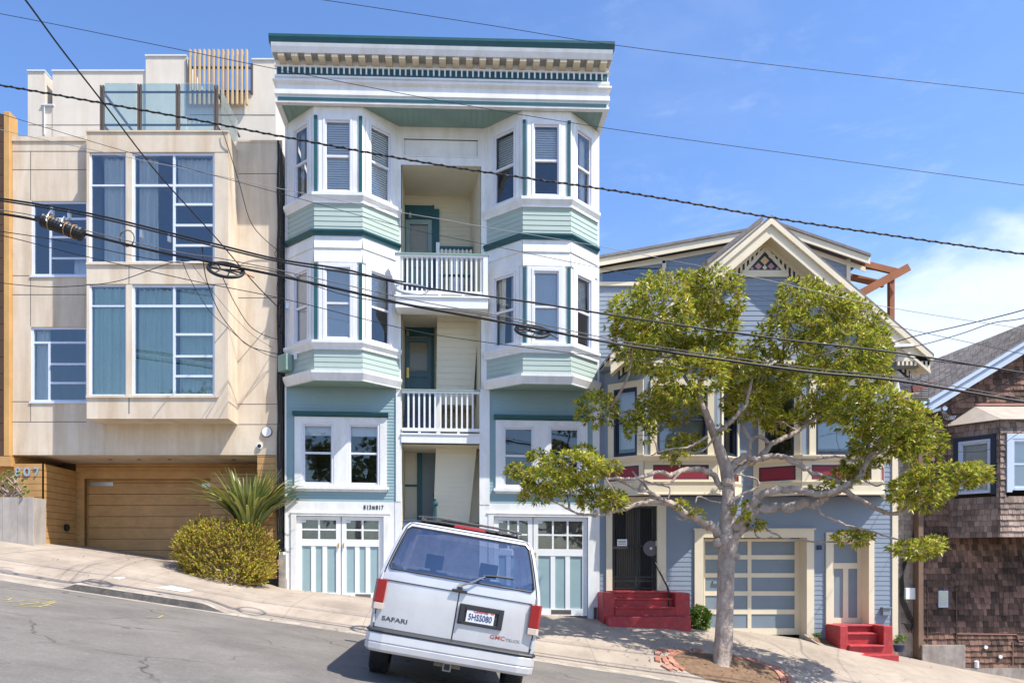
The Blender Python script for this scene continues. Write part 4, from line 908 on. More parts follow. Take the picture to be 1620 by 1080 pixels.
# stone footing, junction box and conduits on the downhill edge
b = B(); b.box(XL - 0.13, X(453), -0.10, 0.3, zl(960), zl(878)); b.box(XL, XR, 0.13, 0.3, -3.2, -0.9); b.build('footing', M['found'], HB)
b = B(); fr0, L0 = between(BAYS[0]['p'][0], BAYS[0]['p'][1]); b.fbox(fr0, -0.06, 0.30, 0.02, 0.22, zl(592), zl(566)); b.build('junction_box', M['soffit_grn'], HB, bevel=0.015)
b = B(); b.fbox(fr0, 0.40, 0.47, 0.02, 0.07, zl(575), zl(566.5)); b.build('small_box', M['white'], HB)
b = B()
for dx, r_, ph in ((0.0, 0.028, 0), (0.06, 0.016, 1), (0.10, 0.012, 2)):
    x = X(441) + dx; b.tube([(x + 0.012 * math.sin(k * 1.7 + ph), -0.06 - dx * .2, lerp(Z(885), Z(225), k / 24)) for k in range(25)], r_, 6)
rr_ = random.Random(11)
for k in range(12):
    zz_ = Z(rr_.uniform(390, 620)); b.tube([(X(440) + rr_.uniform(-.04, .14), -0.07, zz_ + 0.25), (X(440) + rr_.uniform(-.1, .2), -0.10, zz_ + rr_.uniform(0, .15)), (X(441) + rr_.uniform(-.06, .16), -0.08, zz_ - 0.2)], 0.007, 5)
MBd = MB(); MBd.v, MBd.f = b.v, b.f; MBd.build('cable_riser', M['rubber'], HB)
# ================================================================ blue gabled house
HC = thing('gabled_house', 'slate blue house with cream trim, front gable, two low bays and red entrance steps', 'house', (X(1184), 0, zf(X(1184))))
yg, yk, yb3 = -0.67, -1.05, -0.62
f0d = FF(0.0); fgd = FF(yg); gx = lambda px: X(px, yg); gz_ = lambda py: Z(py, yg)
xL, xR = X(948.5), X(1413)
ax, az = X(1219, yk), Z(346, yk); ex, ez = X(1473, yk), Z(563, yk); sl_ = (az - ez) / (ex - ax)
zs0 = Z(574, -0.9)                                               # soffit level over the bays
# --- main wall with openings
op = {'entry': (X(968), X(1039), Z(934), Z(800)), 'garage': (X(1112), X(1275), Z(1012), Z(850)), 'side': (X(1316), X(1373), Z(986), Z(846))}
bay = [dict(p=[(X(956), 0), (X(1019, yb3), yb3), (X(1135, yb3), yb3), (6.95, 0)]), dict(p=[(X(1192), 0), (X(1268.5, yb3), yb3), (X(1393, yb3), yb3), (10.42, 0)])]
holes = list(op.values()) + [(b['p'][0][0] + 0.02, b['p'][3][0] - 0.02, Z(772), zs0) for b in bay]
w = MB(); siding(w, f0d, xL, xR, Z(1060), zs0, 0.115, 0.009, holes); w.build('wall', M['blue'], HC)
w = MB(); w.box(xL, xL + 0.05, 0.02, 12, -3, zs0 + 0.5); w.box(xR - 0.05, xR, 0.02, 12, -3.2, zs0 + 0.5); w.box(xL, xR, 12, 12.1, -3, 5); w.box(xL + .06, xR - .06, 3.0, 3.05, -3, zs0); w.build('side_wall', M['blue'], HC)
# gable wall
w = MB(); za = az - 0.30
siding(w, fgd, 0, 0, zs0 + 0.02, za - 0.02, 0.115, 0.009, [(gx(1176), gx(1241), gz_(426), gz_(400))], lim=lambda ww: (ax - max(0, (za - ww)) / sl_, ax + max(0, (za - ww)) / sl_)); w.build('gable_wall', M['blue'], HC)
t = MB(); t.fpoly(fgd, [(gx(1172), gz_(439)), (gx(1246), gz_(439)), (gx(1246), gz_(433)), (gx(1172), gz_(433))], 0.016, 0.06)
for sg in (-1, 1):
    c = gx(1209); t.fpoly(fgd, [(c, gz_(390)), (c, gz_(399)), (c + sg * (gx(1236) - c), gz_(429)), (c + sg * (gx(1246) - c), gz_(433))][::sg], 0.016, 0.05)
t.fbox(fgd, gx(1174), gx(1244), 0.016, 0.049, gz_(432.8), gz_(428.5)); t.build('gable_window_casing', M['cream'], HC)
g = MB(); g.quad(fgd.p(gx(1181), 0.022, gz_(428.5)), fgd.p(gx(1237), 0.022, gz_(428.5)), fgd.p(gx(1209), 0.022, gz_(398))); g.build('gable_panel', M['navy'], HC)
for cx_, cy_, r_, mm in ((1209, 413, 7, (0.62, 0.42, 0.20)), (1199, 422, 5.5, (0.50, 0.25, 0.20)), (1219, 422, 5.5, (0.42, 0.22, 0.22)), (1209, 424, 4, (0.68, 0.55, 0.36)), (1189, 426, 3, (0.4, 0.3, .3)), (1229, 426, 3, (0.4, .3, .3))):
    d = MB(); c, h, r1 = gx(cx_), gz_(cy_), r_ / 67.5; d.fpoly(fgd, [(c - r1, h), (c, max(h - r1, gz_(428))), (c + r1, h), (c, h + r1)], 0.023, 0.032); d.build('gable_tile', mat('gable_tile_paint', mm, 0.5), HC)
# rake boards, soffits, dentils
def rake(sg, name_f='rake_board'):
    L = 3.66
    def pt(s, n): return (ax + sg * s, az - s * sl_ + n)
    fk = FF(yk)
    b = MB(); v = 0.385
    b.fpoly(fk, [pt(0, -v), pt(L, -v), pt(L, -0.09), pt(0, -0.09)][::sg], -0.05, 0.0); b.fpoly(fk, [pt(0, -v - .04), pt(L, -v - .04), pt(L, -v + .03), pt(0, -v + .03)][::sg], -0.06, 0.02); b.fpoly(fk, [pt(0, -0.14), pt(L + 0.02, -0.14), pt(L + .02, -0.0), pt(0, -0.0)][::sg], -0.04, 0.06)
    # soffit back to the gable wall
    b.quad(*[(pt(s, -v + 0.02)[0], y_, pt(s, -v + 0.02)[1]) for s, y_ in ((0, yk), (L, yk), (L, yg + .01), (0, yg + .01))])
    b.fpoly(FF(yg), [pt(0, -v - .10), pt(L - .1, -v - .10), pt(L - .1, -v + .02), pt(0, -v + .02)][::sg], 0.0, 0.07)
    b.build(name_f, M['cream'], HC)
    b = MB(); b.fpoly(fgd, [pt(0, -v - .31), pt(L - .25, -v - .31), pt(L - .25, -v - .101), pt(0, -v - .101)][::sg], 0.0, 0.03); b.build('dentil_backing', M['navy'], HC)
    n = 32
    for i in range(n):
        b = MB(); s0 = 0.10 + i * 0.104; b.fpoly(fgd, [pt(s0, -v - .26), pt(s0 + 0.048, -v - .26), pt(s0 + 0.048, -v - .10), pt(s0, -v - .10)][::sg], 0.031, 0.048); b.build('dentil', M['cream'], HC)
    b = MB(); b.add([(ax, yk - 0.06, az + 0.0), (ax + sg * (L + .05), yk - 0.06, az - (L + .05) * sl_), (ax + sg * (L + .05), 9, az - (L + .05) * sl_), (ax, 9, az), (ax, yk - 0.06, az + 0.06), (ax + sg * (L + .05), yk - 0.06, az - (L + .05) * sl_ + .06), (ax + sg * (L + .05), 9, az - (L + .05) * sl_ + .06), (ax, 9, az + .06)],
        [(3,2,1,0),(4,5,6,7),(0,1,5,4),(1,2,6,5),(2,3,7,6),(3,0,4,7)]); b.build('roof', M['roof'], HC)
rake(1); rake(-1)
# eave returns and soffit over the bays
b = MB(); 
for a, c in ((ex - 0.82, ex + 0.0), (2 * ax - ex + .05, 2 * ax - ex + 0.82)):
    b.box(a, c, yk, yk + 0.45, Z(571, yk), Z(564, yk)); b.add([(a, yk + .02, Z(564, yk)), (c, yk + .02, Z(564, yk)), (c, yk + .4, Z(564, yk)), (a, yk + .4, Z(564, yk)), ((a if a > ax else c), yk + .02, Z(564, yk) + .25), ((a if a > ax else c), yk + .4, Z(564, yk) + .25)], [(0,1,4),(2,3,5),(0,4,5,3),(1,2,5,4)])
b.box(xL, xR, yg - 0.02, yg + 0.05, zs0 - 0.005, zs0 + 0.12); b.build('eave_return', M['cream'], HC)
b = MB(); b.box(xL, xR, yg + 0.05, 0.05, zs0, zs0 + 0.03); b.box(ex - .78, ex - .02, yk + .05, yk + .4, Z(578, yk), Z(571.2, yk)); b.build('eave_soffit', mat('grey_soffit_paint', (0.20, 0.22, 0.26), 0.7), HC)
for i in range(8): u = lerp(ex - .74, ex - .06, i / 7); b = MB(); b.box(u - .024, u + .024, yk + 0.0, yk + .049, Z(577.5, yk), Z(571.3, yk)); b.build('dentil', M['cream'], HC)
# --- bays
MB3 = MB
q3 = lambda py: Z(py, yb3)
for bi, bd in enumerate(bay):
    p = bd['p']; cr = MB(); bl = MB(); rd = MB(); nv_ = MB()
    for i in range(3):
        fr, L = between(p[i], p[i + 1]); 
        if i == 1: u0, u1 = L * .17, L * .86
        elif i == 0: u0, u1 = L * .16 + .1, L * .96 - .12
        else: u0, u1 = L * .2, L * .8
        H = [(u0, u1, q3(719), q3(610))]
        flat(bl, fr, 0, L, q3(729), zs0, H)
        if u1 - u0 > 0.2:
            cover = [('shade', 'low', 'dark'), ('dark', 'low', 'dark')][bi][i]
            dh_window(HC, fr, u0, u1, q3(719), q3(610), cover if cover != 'shade' else 'half2', casing=0.15 if i < 2 else 0.08, casing_m=M['cream'], mb=MB, vin=M['navy'], ft=0.045)
        if bi == 0 and i == 0: s = MB(); s.fbox(fr, u0 + .05, u1 - .05, -0.17, -0.15, q3(706), q3(612)); s.build('roller_shade', mat('ivory_roller_shade', (0.70, 0.69, 0.64), 0.9), HC)
        if i == 1: s = MB(); s.fbox(fr, u0 + .05, u1 - .05, -0.2, -0.18, q3(708), q3(612)); s.build('roller_shade', mat('pale_blue_shade', (0.55, 0.62, 0.70), 0.9), HC)
        # cream frame with red sunk panel
        a, c = L * .12, L * .88; P_ = [(a, c, q3(758), q3(735))]
        flat(cr, fr, 0, L, q3(768), q3(727), P_, 0.02, 0.03); rd.quad(fr.p(a, 0.004, q3(758)), fr.p(c, .004, q3(758)), fr.p(c, .004, q3(735)), fr.p(a, .004, q3(735)))
        for (aa, cc, z0, z1) in ((a, a + .03, q3(758), q3(735)), (c - .03, c, q3(758), q3(735)), (a + .03, c - .03, q3(737), q3(735)), (a + .03, c - .03, q3(758), q3(756.6))): nv_.fbox(fr, aa, cc, 0.005, 0.012, z0, z1)
    cr.sweep(p, [(-.02, q3(720)), (.13, q3(720)), (.13, q3(722)), (.05, q3(729)), (-.02, q3(729))])
    cr.sweep(p, [(-.02, q3(762)), (.06, q3(762)), (.03, q3(767)), (.03, q3(779)), (.07, q3(780)), (.07, q3(782.5)), (-.02, q3(782.5))])
    bo = bl.build('bay', M['blue'], HC); cr.build('bay_trim', M['cream'], bo); rd.build('bay_panel', M['wine'], bo); nv_.build('panel_edge', M['navy'], bo)
    sf = MB(); sf.quad(*[(x, y_, q3(782)) for x, y_ in p]); sf.build('bay_soffit', M['navy'], bo)
# corner boards
b = MB(); b.box(X(1410.5), X(1419.5), -0.035, 0.05, Z(1060), Z(578)); b.build('corner_board', M['cream'], HC)
# --- entry with iron gate
def casing(px0, px1, pxi0, pxi1, top, topi, bot, m=M['cream'], dp=0.5, name='door_casing'):
    c = MB(); c.fbox(f0d, X(px0), X(pxi0), 0.0, 0.05, Z(bot), Z(topi)); c.fbox(f0d, X(pxi1), X(px1), 0.0, 0.05, Z(bot), Z(topi)); c.fbox(f0d, X(px0), X(px1), 0.0, 0.052, Z(topi), Z(top))
    a, d = X(pxi0), X(pxi1); c.quad((a, 0, Z(bot)), (a, dp, Z(bot)), (a, dp, Z(topi)), (a, 0, Z(topi))); c.quad((d, dp, Z(bot)), (d, 0, Z(bot)), (d, 0, Z(topi)), (d, dp, Z(topi))); c.quad((a, 0, Z(topi)), (a, dp, Z(topi)), (d, dp, Z(topi)), (d, 0, Z(topi)))
    return c.build(name, m, HC)
casing(958.5, 1053, 968, 1039, 788, 800, 934)
b = MB(); b.fbox(f0d, X(956), X(1056), 0, 0.10, Z(788), Z(786)); b.build('door_cap', M['cream'], HC)
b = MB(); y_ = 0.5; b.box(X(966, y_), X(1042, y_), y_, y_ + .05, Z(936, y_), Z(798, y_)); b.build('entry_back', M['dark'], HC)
b = MB(); b.box(X(990, y_), X(1012, y_), y_ - .03, y_ - .002, Z(934, y_), Z(803, y_)); b.box(X(974, y_), X(990, y_), y_ - .02, y_ - .003, Z(934, y_), Z(860, y_)); b.build('entry_door', mat('taupe_door_paint', (0.23, 0.20, 0.17), 0.6), HC)
g = MB(); yq_ = 0.03; zb_, zt_ = Z(932), Z(801); a, c = X(969.5), X(1037.5)
for xx in (a + .02, X(1006), c - .02): g.box(xx - .022, xx + .022, yq_ - .015, yq_ + .02, zb_, zt_)
for zz in (zb_ + .03, Z(919), Z(912), zt_ - .03, Z(863)): g.box(a, c, yq_ - .013, yq_ + .018, zz - .016, zz + .016)
for i in range(22): xx = lerp(a + .05, c - .05, i / 21); g.box(xx - .007, xx + .007, yq_ - .006, yq_ + .008, zb_, zt_)
for i in range(10):
    xx = lerp(a + .07, c - .07, i / 9); g.tube([(xx + .035 * math.cos(t), yq_, Z(915.5) + .04 * math.sin(t)) for t in [k * .7 for k in range(10)]], .007, 5)
gt_ = g.build('iron_gate', M['black'], HC)
b = MB(); b.disc((X(1030), yq_ - .02, Z(867)), (0, -1, 0), .19, .004, 24); b.build('lock_plate', mat('grey_perforated_plate', (0.11, 0.11, 0.125), .4, metallic=.6), gt_)
b = MB(); b.disc((X(1029.5), yq_ - .026, Z(867)), (0, -1, 0), .035, .03, 14); b.box(X(1037), X(1040), yq_ - .05, yq_ - .03, Z(863), Z(855)); b.build('lock', M['steel'], gt_)
sg = MB(); sg.box(X(976.5), X(992), yq_ - .03, yq_ - .02, Z(863), Z(852.5)); sg = sg.build('notice', M['white'], gt_)
ln = MB()
for zz, wd in ((855.5, .5), (857.5, .42), (860, .5)): ln.box(X(984.2) - .10 * wd * 1.9, X(984.2) + .1 * wd * 1.9, yq_ - .032, yq_ - .0301, Z(zz + .45), Z(zz - .45))
ln.build('notice_lines', M['joint'], sg)
b = MB(); b.box(X(970), X(993), yq_ - .03, yq_ + .0, Z(868), Z(863.5)); b.build('mail_slot', M['darkmetal'], gt_)
# --- red entrance steps
st = MB(); xa, xb = X(946.5), X(1092)
zt = [-0.745, -0.905, -1.10, -1.31]; yy = [0.0, -0.30, -0.50, -0.70]
i0, i1 = X(972.5, -.66), X(1068, -.66)
for k in range(3): st.box(i0, i1, yy[k + 1], (0.03 if k == 0 else yy[k]), -2.2, zt[k]); st.box(i0, i1, yy[k + 1] - .05, yy[k + 1], zt[k] - .045, zt[k] - 0.001)
st.box(xa + .03, X(1093, -.95), -.97, -.70, -2.3, zt[3]); 
st.box(xa - .02, i0 - .001, -.68, .0, -2.2, Z(935.5)); st.box(i1 + .001, X(1090, -.6), -.68, .0, -2.2, Z(935.5))
steps = st.build('entrance_steps', M['red'], HC, bevel=.014)
mt = MB(); mt.box(X(997, -.2), X(1012, -.2), -.304, -.301, zt[0] - .04, zt[0] - .004); mt.build('step_plate', M['lightblue'], steps)
hr = MB(); hr.tube([P(1034, 884, -.05), P(1044, 905, -.2), P(1056.5, 929, -.48), P(1057.5, 936, -.5)], .02, 8); hr.tube([P(1057.5, 930, -.5), P(1057.5, 977, -.5)], .016, 8); hr.build('handrail', M['black'], HC)
# --- garage
casing(1098, 1286.5, 1112, 1275, 837.5, 850, 1020, dp=.36, name='garage_casing')
b = MB(); b.fbox(f0d, X(1096), X(1288.5), 0.0, .09, Z(837.5), Z(835.5)); b.build('garage_cap', M['cream'], HC)
yd = .34; fd = FF(yd); u0, u1, z0, z1 = X(1113, yd), X(1264.5, yd), Z(1003, yd), Z(852, yd)
d = MB(); rows = [(1003, 996), (978, 971.5), (948.8, 941.4), (920, 912), (891.2, 884.4), (862, 851)]
# rails between the five rows and the stiles
edges = [(856, 877.5), (884.4, 906), (912.8, 934.5), (941.5, 963.3), (970.8, 993)]
prev = z1
for t_, b_ in edges: d.fbox(fd, u0, u1, 0, .03, Z(t_, yd), prev); prev = Z(b_, yd)
d.fbox(fd, u0, u1, 0, .03, z0, prev)
for (t_, b_) in edges:
    for a, c in ((1113, 1115), (1182, 1188), (1256.5, 1264.5)): d.fbox(fd, X(a, yd), X(c, yd), 0, .03, Z(b_, yd), Z(t_, yd))
d = d.build('garage_door', M['cream'], HC)
for (t_, b_) in edges:
    for a, c in ((1115, 1182), (1188, 1256.5)): k = MB(); k.fbox(fd, X(a, yd), X(c, yd), -.02, .012, Z(b_, yd), Z(t_, yd)); k.build('door_panel', M['panel_gb'], d)
k = MB(); k.fbox(fd, X(1127, yd), X(1137, yd), .012, .05, Z(923, yd), Z(918, yd)); k.build('handle', M['panel_gb'], d)
# --- side door and its steps
casing(1305.5, 1381.5, 1316, 1373, 841.5, 852, 988, dp=.32, name='side_casing')
yd = .30; fd = FF(yd); c1, c2, c3, c4 = X(1316, yd), X(1364, yd), Z(986, yd), Z(852, yd)
d = MB(); q = lambda px: X(px, yd); qz = lambda py: Z(py, yd)
for a, c, t_, b_ in ((1310, 1318.2, 852, 986), (1355.5, 1366, 852, 986), (1318.2, 1355.5, 852, 860), (1318.2, 1355.5, 890, 899), (1318.2, 1355.5, 976.5, 986), (1333, 1341, 899, 976.5)): d.fbox(fd, q(a), q(c), 0, .03, qz(b_), qz(t_))
d = d.build('side_door', M['cream'], HC)
for a, c, t_, b_ in ((1318.2, 1355.5, 860, 890), (1318.2, 1333, 899, 976.5), (1341, 1355.5, 899, 976.5)): k = MB(); k.fbox(fd, q(a), q(c), -.02, .012, qz(b_), qz(t_)); k.build('door_panel', M['panel_gb'], d)
st = MB(); i0, i1 = 9.20, 10.03
for z_, y0, y1 in ((-1.56, -.20, .3), (-1.73, -.45, -.20), (-1.99, -.72, -.45)): st.box(i0, i1, y0, y1, -3, z_); st.box(i0, i1, y0 - .05, y0, z_ - .045, z_ - .001)
st.box(8.90, 10.22, -.98, -.70, -3.2, -2.185); st.box(9.01, i0 - .001, -.685, 0, -3, -1.55); st.box(i1 + .001, 10.25, -.685, 0, -3, -1.55); st.build('side_steps', M['red'], HC, bevel=.014)
vb = MB(); vb.box(X(1394), X(1406), -.09, 0.02, Z(972), Z(961)); vb.box(X(1393), X(1407), -.12, 0.02, Z(961), Z(959.5)); vb.build('dryer_vent', M['panel_gb'], HC)
vb = MB(); vb.box(X(1292), X(1299), -.04, 0.01, Z(869), Z(862)); vb.build('doorbell', M['navy'], HC)
# --- upper rear storey behind the gable
yu = 1.5; fu3 = FF(yu); ux = lambda px: X(px, yu); uz = lambda py: Z(py, yu)
pk = (ux(1226), uz(364)); lf = (ux(935), uz(417)); rt = (ux(1368), uz(412.5))
w = MB(); def_lim = lambda ww: (lf[0] + .0 if ww < lf[1] - .2 else lerp(lf[0], pk[0], (ww - lf[1] + .2) / (pk[1] - lf[1])), ux(1338) if ww < uz(420) else lerp(ux(1338), pk[0], (ww - uz(420)) / (pk[1] - .2 - uz(420))))
siding(w, fu3, 0, 0, uz(600), pk[1] - .25, .115, .009, [(ux(953), ux(1052), uz(447), uz(424))], lim=def_lim); w.build('upper_wall', M['blue'], HC)
r = MB()
for A, Bp in ((lf, pk), (pk, rt)):
    for y0, y1, o0, o1, mm in ((yu - .30, 9, 0.0, 0.07, 'roof'),): r.add([(A[0], y0, A[1]), (Bp[0], y0, Bp[1]), (Bp[0], y1, Bp[1]), (A[0], y1, A[1]), (A[0], y0, A[1] + .07), (Bp[0], y0, Bp[1] + .07), (Bp[0], y1, Bp[1] + .07), (A[0], y1, A[1] + .07)], [(3,2,1,0),(4,5,6,7),(0,1,5,4),(1,2,6,5),(2,3,7,6),(3,0,4,7)])
r.build('upper_roof', M['roof'], HC)
r = MB(); fq = FF(yu - .26)
for A, Bp in ((lf, pk), (pk, rt)): r.fpoly(fq, [(A[0], A[1] - .19), (Bp[0], Bp[1] - .19), (Bp[0], Bp[1] - .003), (A[0], A[1] - .003)], -.04, .0); r.fpoly(fu3, [(A[0], A[1] - .30), (Bp[0], Bp[1] - .30), (Bp[0], Bp[1] - .18), (A[0], A[1] - .18)], 0.016, .04)
r.fpoly(fu3, [(ux(949), uz(427)), (ux(1052), uz(413)), (ux(1052), uz(417)), (ux(949), uz(431))][::-1], 0.016, .05); r.fbox(fu3, ux(1047), ux(1053), .016, .05, uz(447), uz(413)); r.fbox(fu3, ux(944), ux(1053), .016, .06, uz(453), uz(447)); r.fbox(fu3, ux(1338), ux(1344), -.05, .05, uz(470), uz(411)); r.build('upper_trim', M['cream'], HC)
g = MB(); g.quad(fu3.p(ux(949), -.03, uz(447)), fu3.p(ux(1052), -.03, uz(447)), fu3.p(ux(1052), -.03, uz(417)), fu3.p(ux(949), -.03, uz(430))); g.build('clerestory_pane', M['glass_blue'], HC)
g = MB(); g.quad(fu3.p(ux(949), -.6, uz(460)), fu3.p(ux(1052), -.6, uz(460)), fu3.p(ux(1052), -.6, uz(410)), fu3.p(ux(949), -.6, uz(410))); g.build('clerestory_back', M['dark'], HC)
# steep second roof edge left of the front gable
r = MB(); fq = FF(0.1); a, c = (X(1206, .1), Z(350, .1)), (X(1118, .1), Z(420, .1))
r.fpoly(fq, [(c[0], c[1]), (a[0], a[1]), (a[0], a[1] + .12), (c[0], c[1] + .12)][::-1], -1.2, .05); r.build('rear_roof_edge', M['roof'], HC)
r = MB(); r.fpoly(fq, [(c[0], c[1] - .16), (a[0], a[1] - .16), (a[0], a[1] - .005), (c[0], c[1] - .005)][::-1], -.1, .02); r.build('rear_rake_board', M['cream'], HC)
# pergola of redwood beams
pg = thing('pergola', 'redwood pergola beams and post rising behind the right slope of the blue gable', 'pergola', P(1409, 505, 2.0))
def beam(a, b, w_, h_, nm='beam'): k = MB(); k.bar(a, b, w_, h_); k.build(nm, M['cedar'], pg)
beam(P(1409.5, 520, 2.0), P(1409.5, 437, 2.0), .13, .13, 'post'); beam(P(1358, 466, 1.7), P(1437, 423, 1.7), .10, .20); beam(P(1340, 411, 1.9), P(1422, 431, 1.9), .09, .16); beam(P(1340, 437, 2.4), P(1398, 450, 2.4), .09, .16)
beam(P(1352, 419, 2.2), P(1412, 428, 2.2), .10, .10); beam(P(1366, 414, 1.55), P(1372, 416, 4.0), .09, .14)
# ================================================================ shingled house at the right edge
HD = thing('shingled_house', 'dark brown wood shingled house with pale blue bargeboard and a hipped window bay', 'house', (X(1560), 0.2, zf(X(1560))))
yw = .15; fw = FF(yw); rs = random.Random(21)
X0 = X(1457, yw)
bar_ = lambda x_: 3.84 + (x_ - 11.36) * .607
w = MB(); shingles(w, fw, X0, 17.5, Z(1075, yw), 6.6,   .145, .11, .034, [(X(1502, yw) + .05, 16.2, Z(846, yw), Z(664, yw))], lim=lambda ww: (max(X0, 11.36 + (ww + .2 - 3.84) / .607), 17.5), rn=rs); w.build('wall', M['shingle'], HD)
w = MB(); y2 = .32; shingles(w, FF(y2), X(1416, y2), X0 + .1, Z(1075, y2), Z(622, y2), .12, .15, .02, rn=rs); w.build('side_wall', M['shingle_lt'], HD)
w = MB(); w.box(X0 - .10, X0 + .02, .08, .30, Z(1040, yw), Z(640, yw)); w.build('corner_post', mat('weathered_brown_post', (.20, .125, .085), .8, .2), HD)
w = MB(); w.box(X0, 17.5, yw + .02, 9, -4, 3.6); w.box(X(1414, y2), X0, y2 + .025, 9, -4, 3.5); w.build('wall_core', M['wood_dk'], HD)
# bargeboard (pale blue) and roof
yq3 = -.25; w = MB(); fq = FF(yq3)
def bp_(x_, o): return (x_, bar_(x_) + o)
w.fpoly(fq, [bp_(11.36, -.30), bp_(17.5, -.30), bp_(17.5, -.10), bp_(11.36, -.10)], -.05, 0.0); w.fpoly(fq, [bp_(11.36, -.09), bp_(17.5, -.09), bp_(17.5, -.0), bp_(11.36, -.0)], -.05, .05); w.build('bargeboard', M['lightblue'], HD)
w = MB(); w.fpoly(fq, [bp_(11.36, -.105), bp_(17.5, -.105), bp_(17.5, -.085), bp_(11.36, -.085)], -.04, .03); w.build('barge_shadow_line', M['navy'], HD)
w = MB(); w.quad((11.3, yq3, bar_(11.3) - .12), (17.5, yq3, bar_(17.5) - .12), (17.5, yw, bar_(17.5) - .12), (11.3, yw, bar_(11.3) - .12)); w.build('rake_soffit', M['lightblue'], HD)
front = [P(1427, 630, .45), P(1448, 630, .1), P(1469, 631, yq3), Vector((13.65, yq3 - .04, bar_(13.65) + .02)), Vector((17.5, yq3 - .04, bar_(17.5) + .02))]
backl = [P(1419, 590, 2.4), P(1440, 583, 2.45), P(1470, 572, 2.5), P(1625, 511, 3.0), P(1850, 400, 3.2)]
w = MB(); nn = 22
for a, c, e, f in zip(front, front[1:], backl, backl[1:]):
    for i in range(nn):
        t0, t1 = i / nn, (i + 1) / nn; L0, L1 = a.lerp(e, t0), a.lerp(e, t1); R0, R1 = c.lerp(f, t0), c.lerp(f, t1); m_ = max(1, int((R0 - L0).length / .16)); up = Vector((0, 0, .018))
        for k in range(m_):
            s0, s1 = k / m_, (k + .96) / m_; w.add([L0.lerp(R0, s0) + up * 2, L0.lerp(R0, s1) + up * 2, L1.lerp(R1, s1) + up * .6, L1.lerp(R1, s0) + up * .6, L0.lerp(R0, s0), L0.lerp(R0, s1)], [(0, 1, 2, 3), (4, 5, 1, 0)])
    w.quad(a, c, f, e)
w.build('roof', M['roof'], HD)
w = MB(); w.bar(P(1426, 631, .42), P(1449, 631, .06), .05, .09); w.bar(P(1449, 631, .06), P(1470, 631.5, yq3), .05, .09); w.build('gutter', mat('buff_gutter_paint', (.42, .37, .30), .6), HD)
w = MB(); w.bar(P(1420, 590, 2.38), P(1476, 570.5, 2.5), .10, .06); w.build('ridge_flashing', M['lightblue'], HD)
w = MB(); w.bar(P(1443, 616, .5), P(1490, 606, .7), .05, .16); w.build('snow_board', mat('rust_brown_board', (.17, .06, .045), .7), HD)
w = MB(); w.bar(P(1441, 594, 2.0), P(1470, 583, 2.2), .16, .06); w.build('roof_vent', M['joint'], HD)
# bay
pb = [(X(1499.5, yw), yw), (X(1581.5, -.7), -.7), (16.6, -.7)]; bz0, bz1 = Z(849, -.7), Z(664, -.7); qb = lambda py: Z(py, -.7)
w = MB(); tr = MB()
fr, L = between(pb[0], pb[1]); H1 = (L * .22, L * .84, qb(778), qb(692)); shingles(w, fr, 0, L, bz0, bz1, .135, .11, .030, [(H1[0] - .11, H1[1] + .11, H1[2] - .09, H1[3] + .09)], rn=rs)
fr2, L2 = between(pb[1], pb[2]); H2 = (.26, 1.35, qb(775), qb(694)); shingles(w, fr2, 0, L2, bz0, bz1, .135, .11, .030, [(H2[0] - .13, H2[1] + .13, H2[2] - .09, H2[3] + .07)], rn=rs)
bo = w.build('bay', M['shingle_bay'], HD)
w = MB(); w.quad(*[(x, y_, bz0 + .01) for x, y_ in pb + [(16.6, yw)]]); w.build('bay_soffit', M['wood_dk'], bo)
dh_window(HD, fr, *H1, 'blind', casing=.10, casing_m=M['navy'], mb=MB, vin=M['lightblue'], nb=.01); dh_window(HD, fr2, *H2, 'blind', casing=.12, casing_m=M['lightblue'], mb=MB, vin=M['lightblue'], nb=.01)
w = MB(); ov = [(pb[0][0] - .10, yw), (pb[1][0] - .04, -.82), (16.7, -.82)]; hp = [(X(1541, yw), yw), (16.7, yw)]; zt2 = Z(642, yw)
w.quad((ov[0][0], ov[0][1], bz1), (ov[1][0], ov[1][1], bz1), (hp[0][0], hp[0][1], zt2)); w.quad((ov[1][0], ov[1][1], bz1), (ov[2][0], ov[2][1], bz1), (hp[1][0], hp[1][1], zt2), (hp[0][0], hp[0][1], zt2)); w.quad((ov[0][0], ov[0][1], bz1 - .001), (ov[1][0], ov[1][1], bz1 - .001), (ov[2][0], ov[2][1], bz1 - .001), (16.7, yw, bz1 - .001))
w.build('bay_roof', mat('buff_bay_roofing', (.42, .36, .30), .9, .15, 4, bump=.3), HD)
w = MB(); w.bar((hp[0][0], yw - .02, zt2 + .03), (16.7, yw - .02, zt2 + .03), .06, .05); w.build('flashing', mat('faded_red_flashing', (.42, .22, .18), .7), HD)
# small things on the wall
w = MB(); w.box(X0 - .05, X(1521, yw), yw - .14, yw + .1, Z(1060, yw), Z(1019, yw)); w.box(X(1521, yw), 17, yw - .06, yw + .1, -4, Z(1056, yw)); w.build('foundation', M['found'], HD)
w = MB(); w.box(X(1483, yw), X(1498, yw), yw - .05, yw, Z(960, yw), Z(933.5, yw)); sw = w.build('small_window', M['lightblue'], HD); w = MB(); w.box(X(1485, yw), X(1496, yw), yw - .055, yw - .051, Z(958, yw), Z(935.5, yw)); w.build('pane', M['glass_blue'], sw)
w = MB(); w.box(X(1465, yw), X(1467, yw), yw - .035, yw - .005, Z(1016, yw), Z(926, yw)); w.box(X(1467, yw), X(1508, yw), yw - .035, yw - .005, Z(928, yw), Z(925, yw)); w.box(X(1511, yw), X(1513, yw), yw - .034, yw - .004, Z(1016, yw), Z(928, yw)); w.build('hatch_frame', M['wood_dk'], HD)
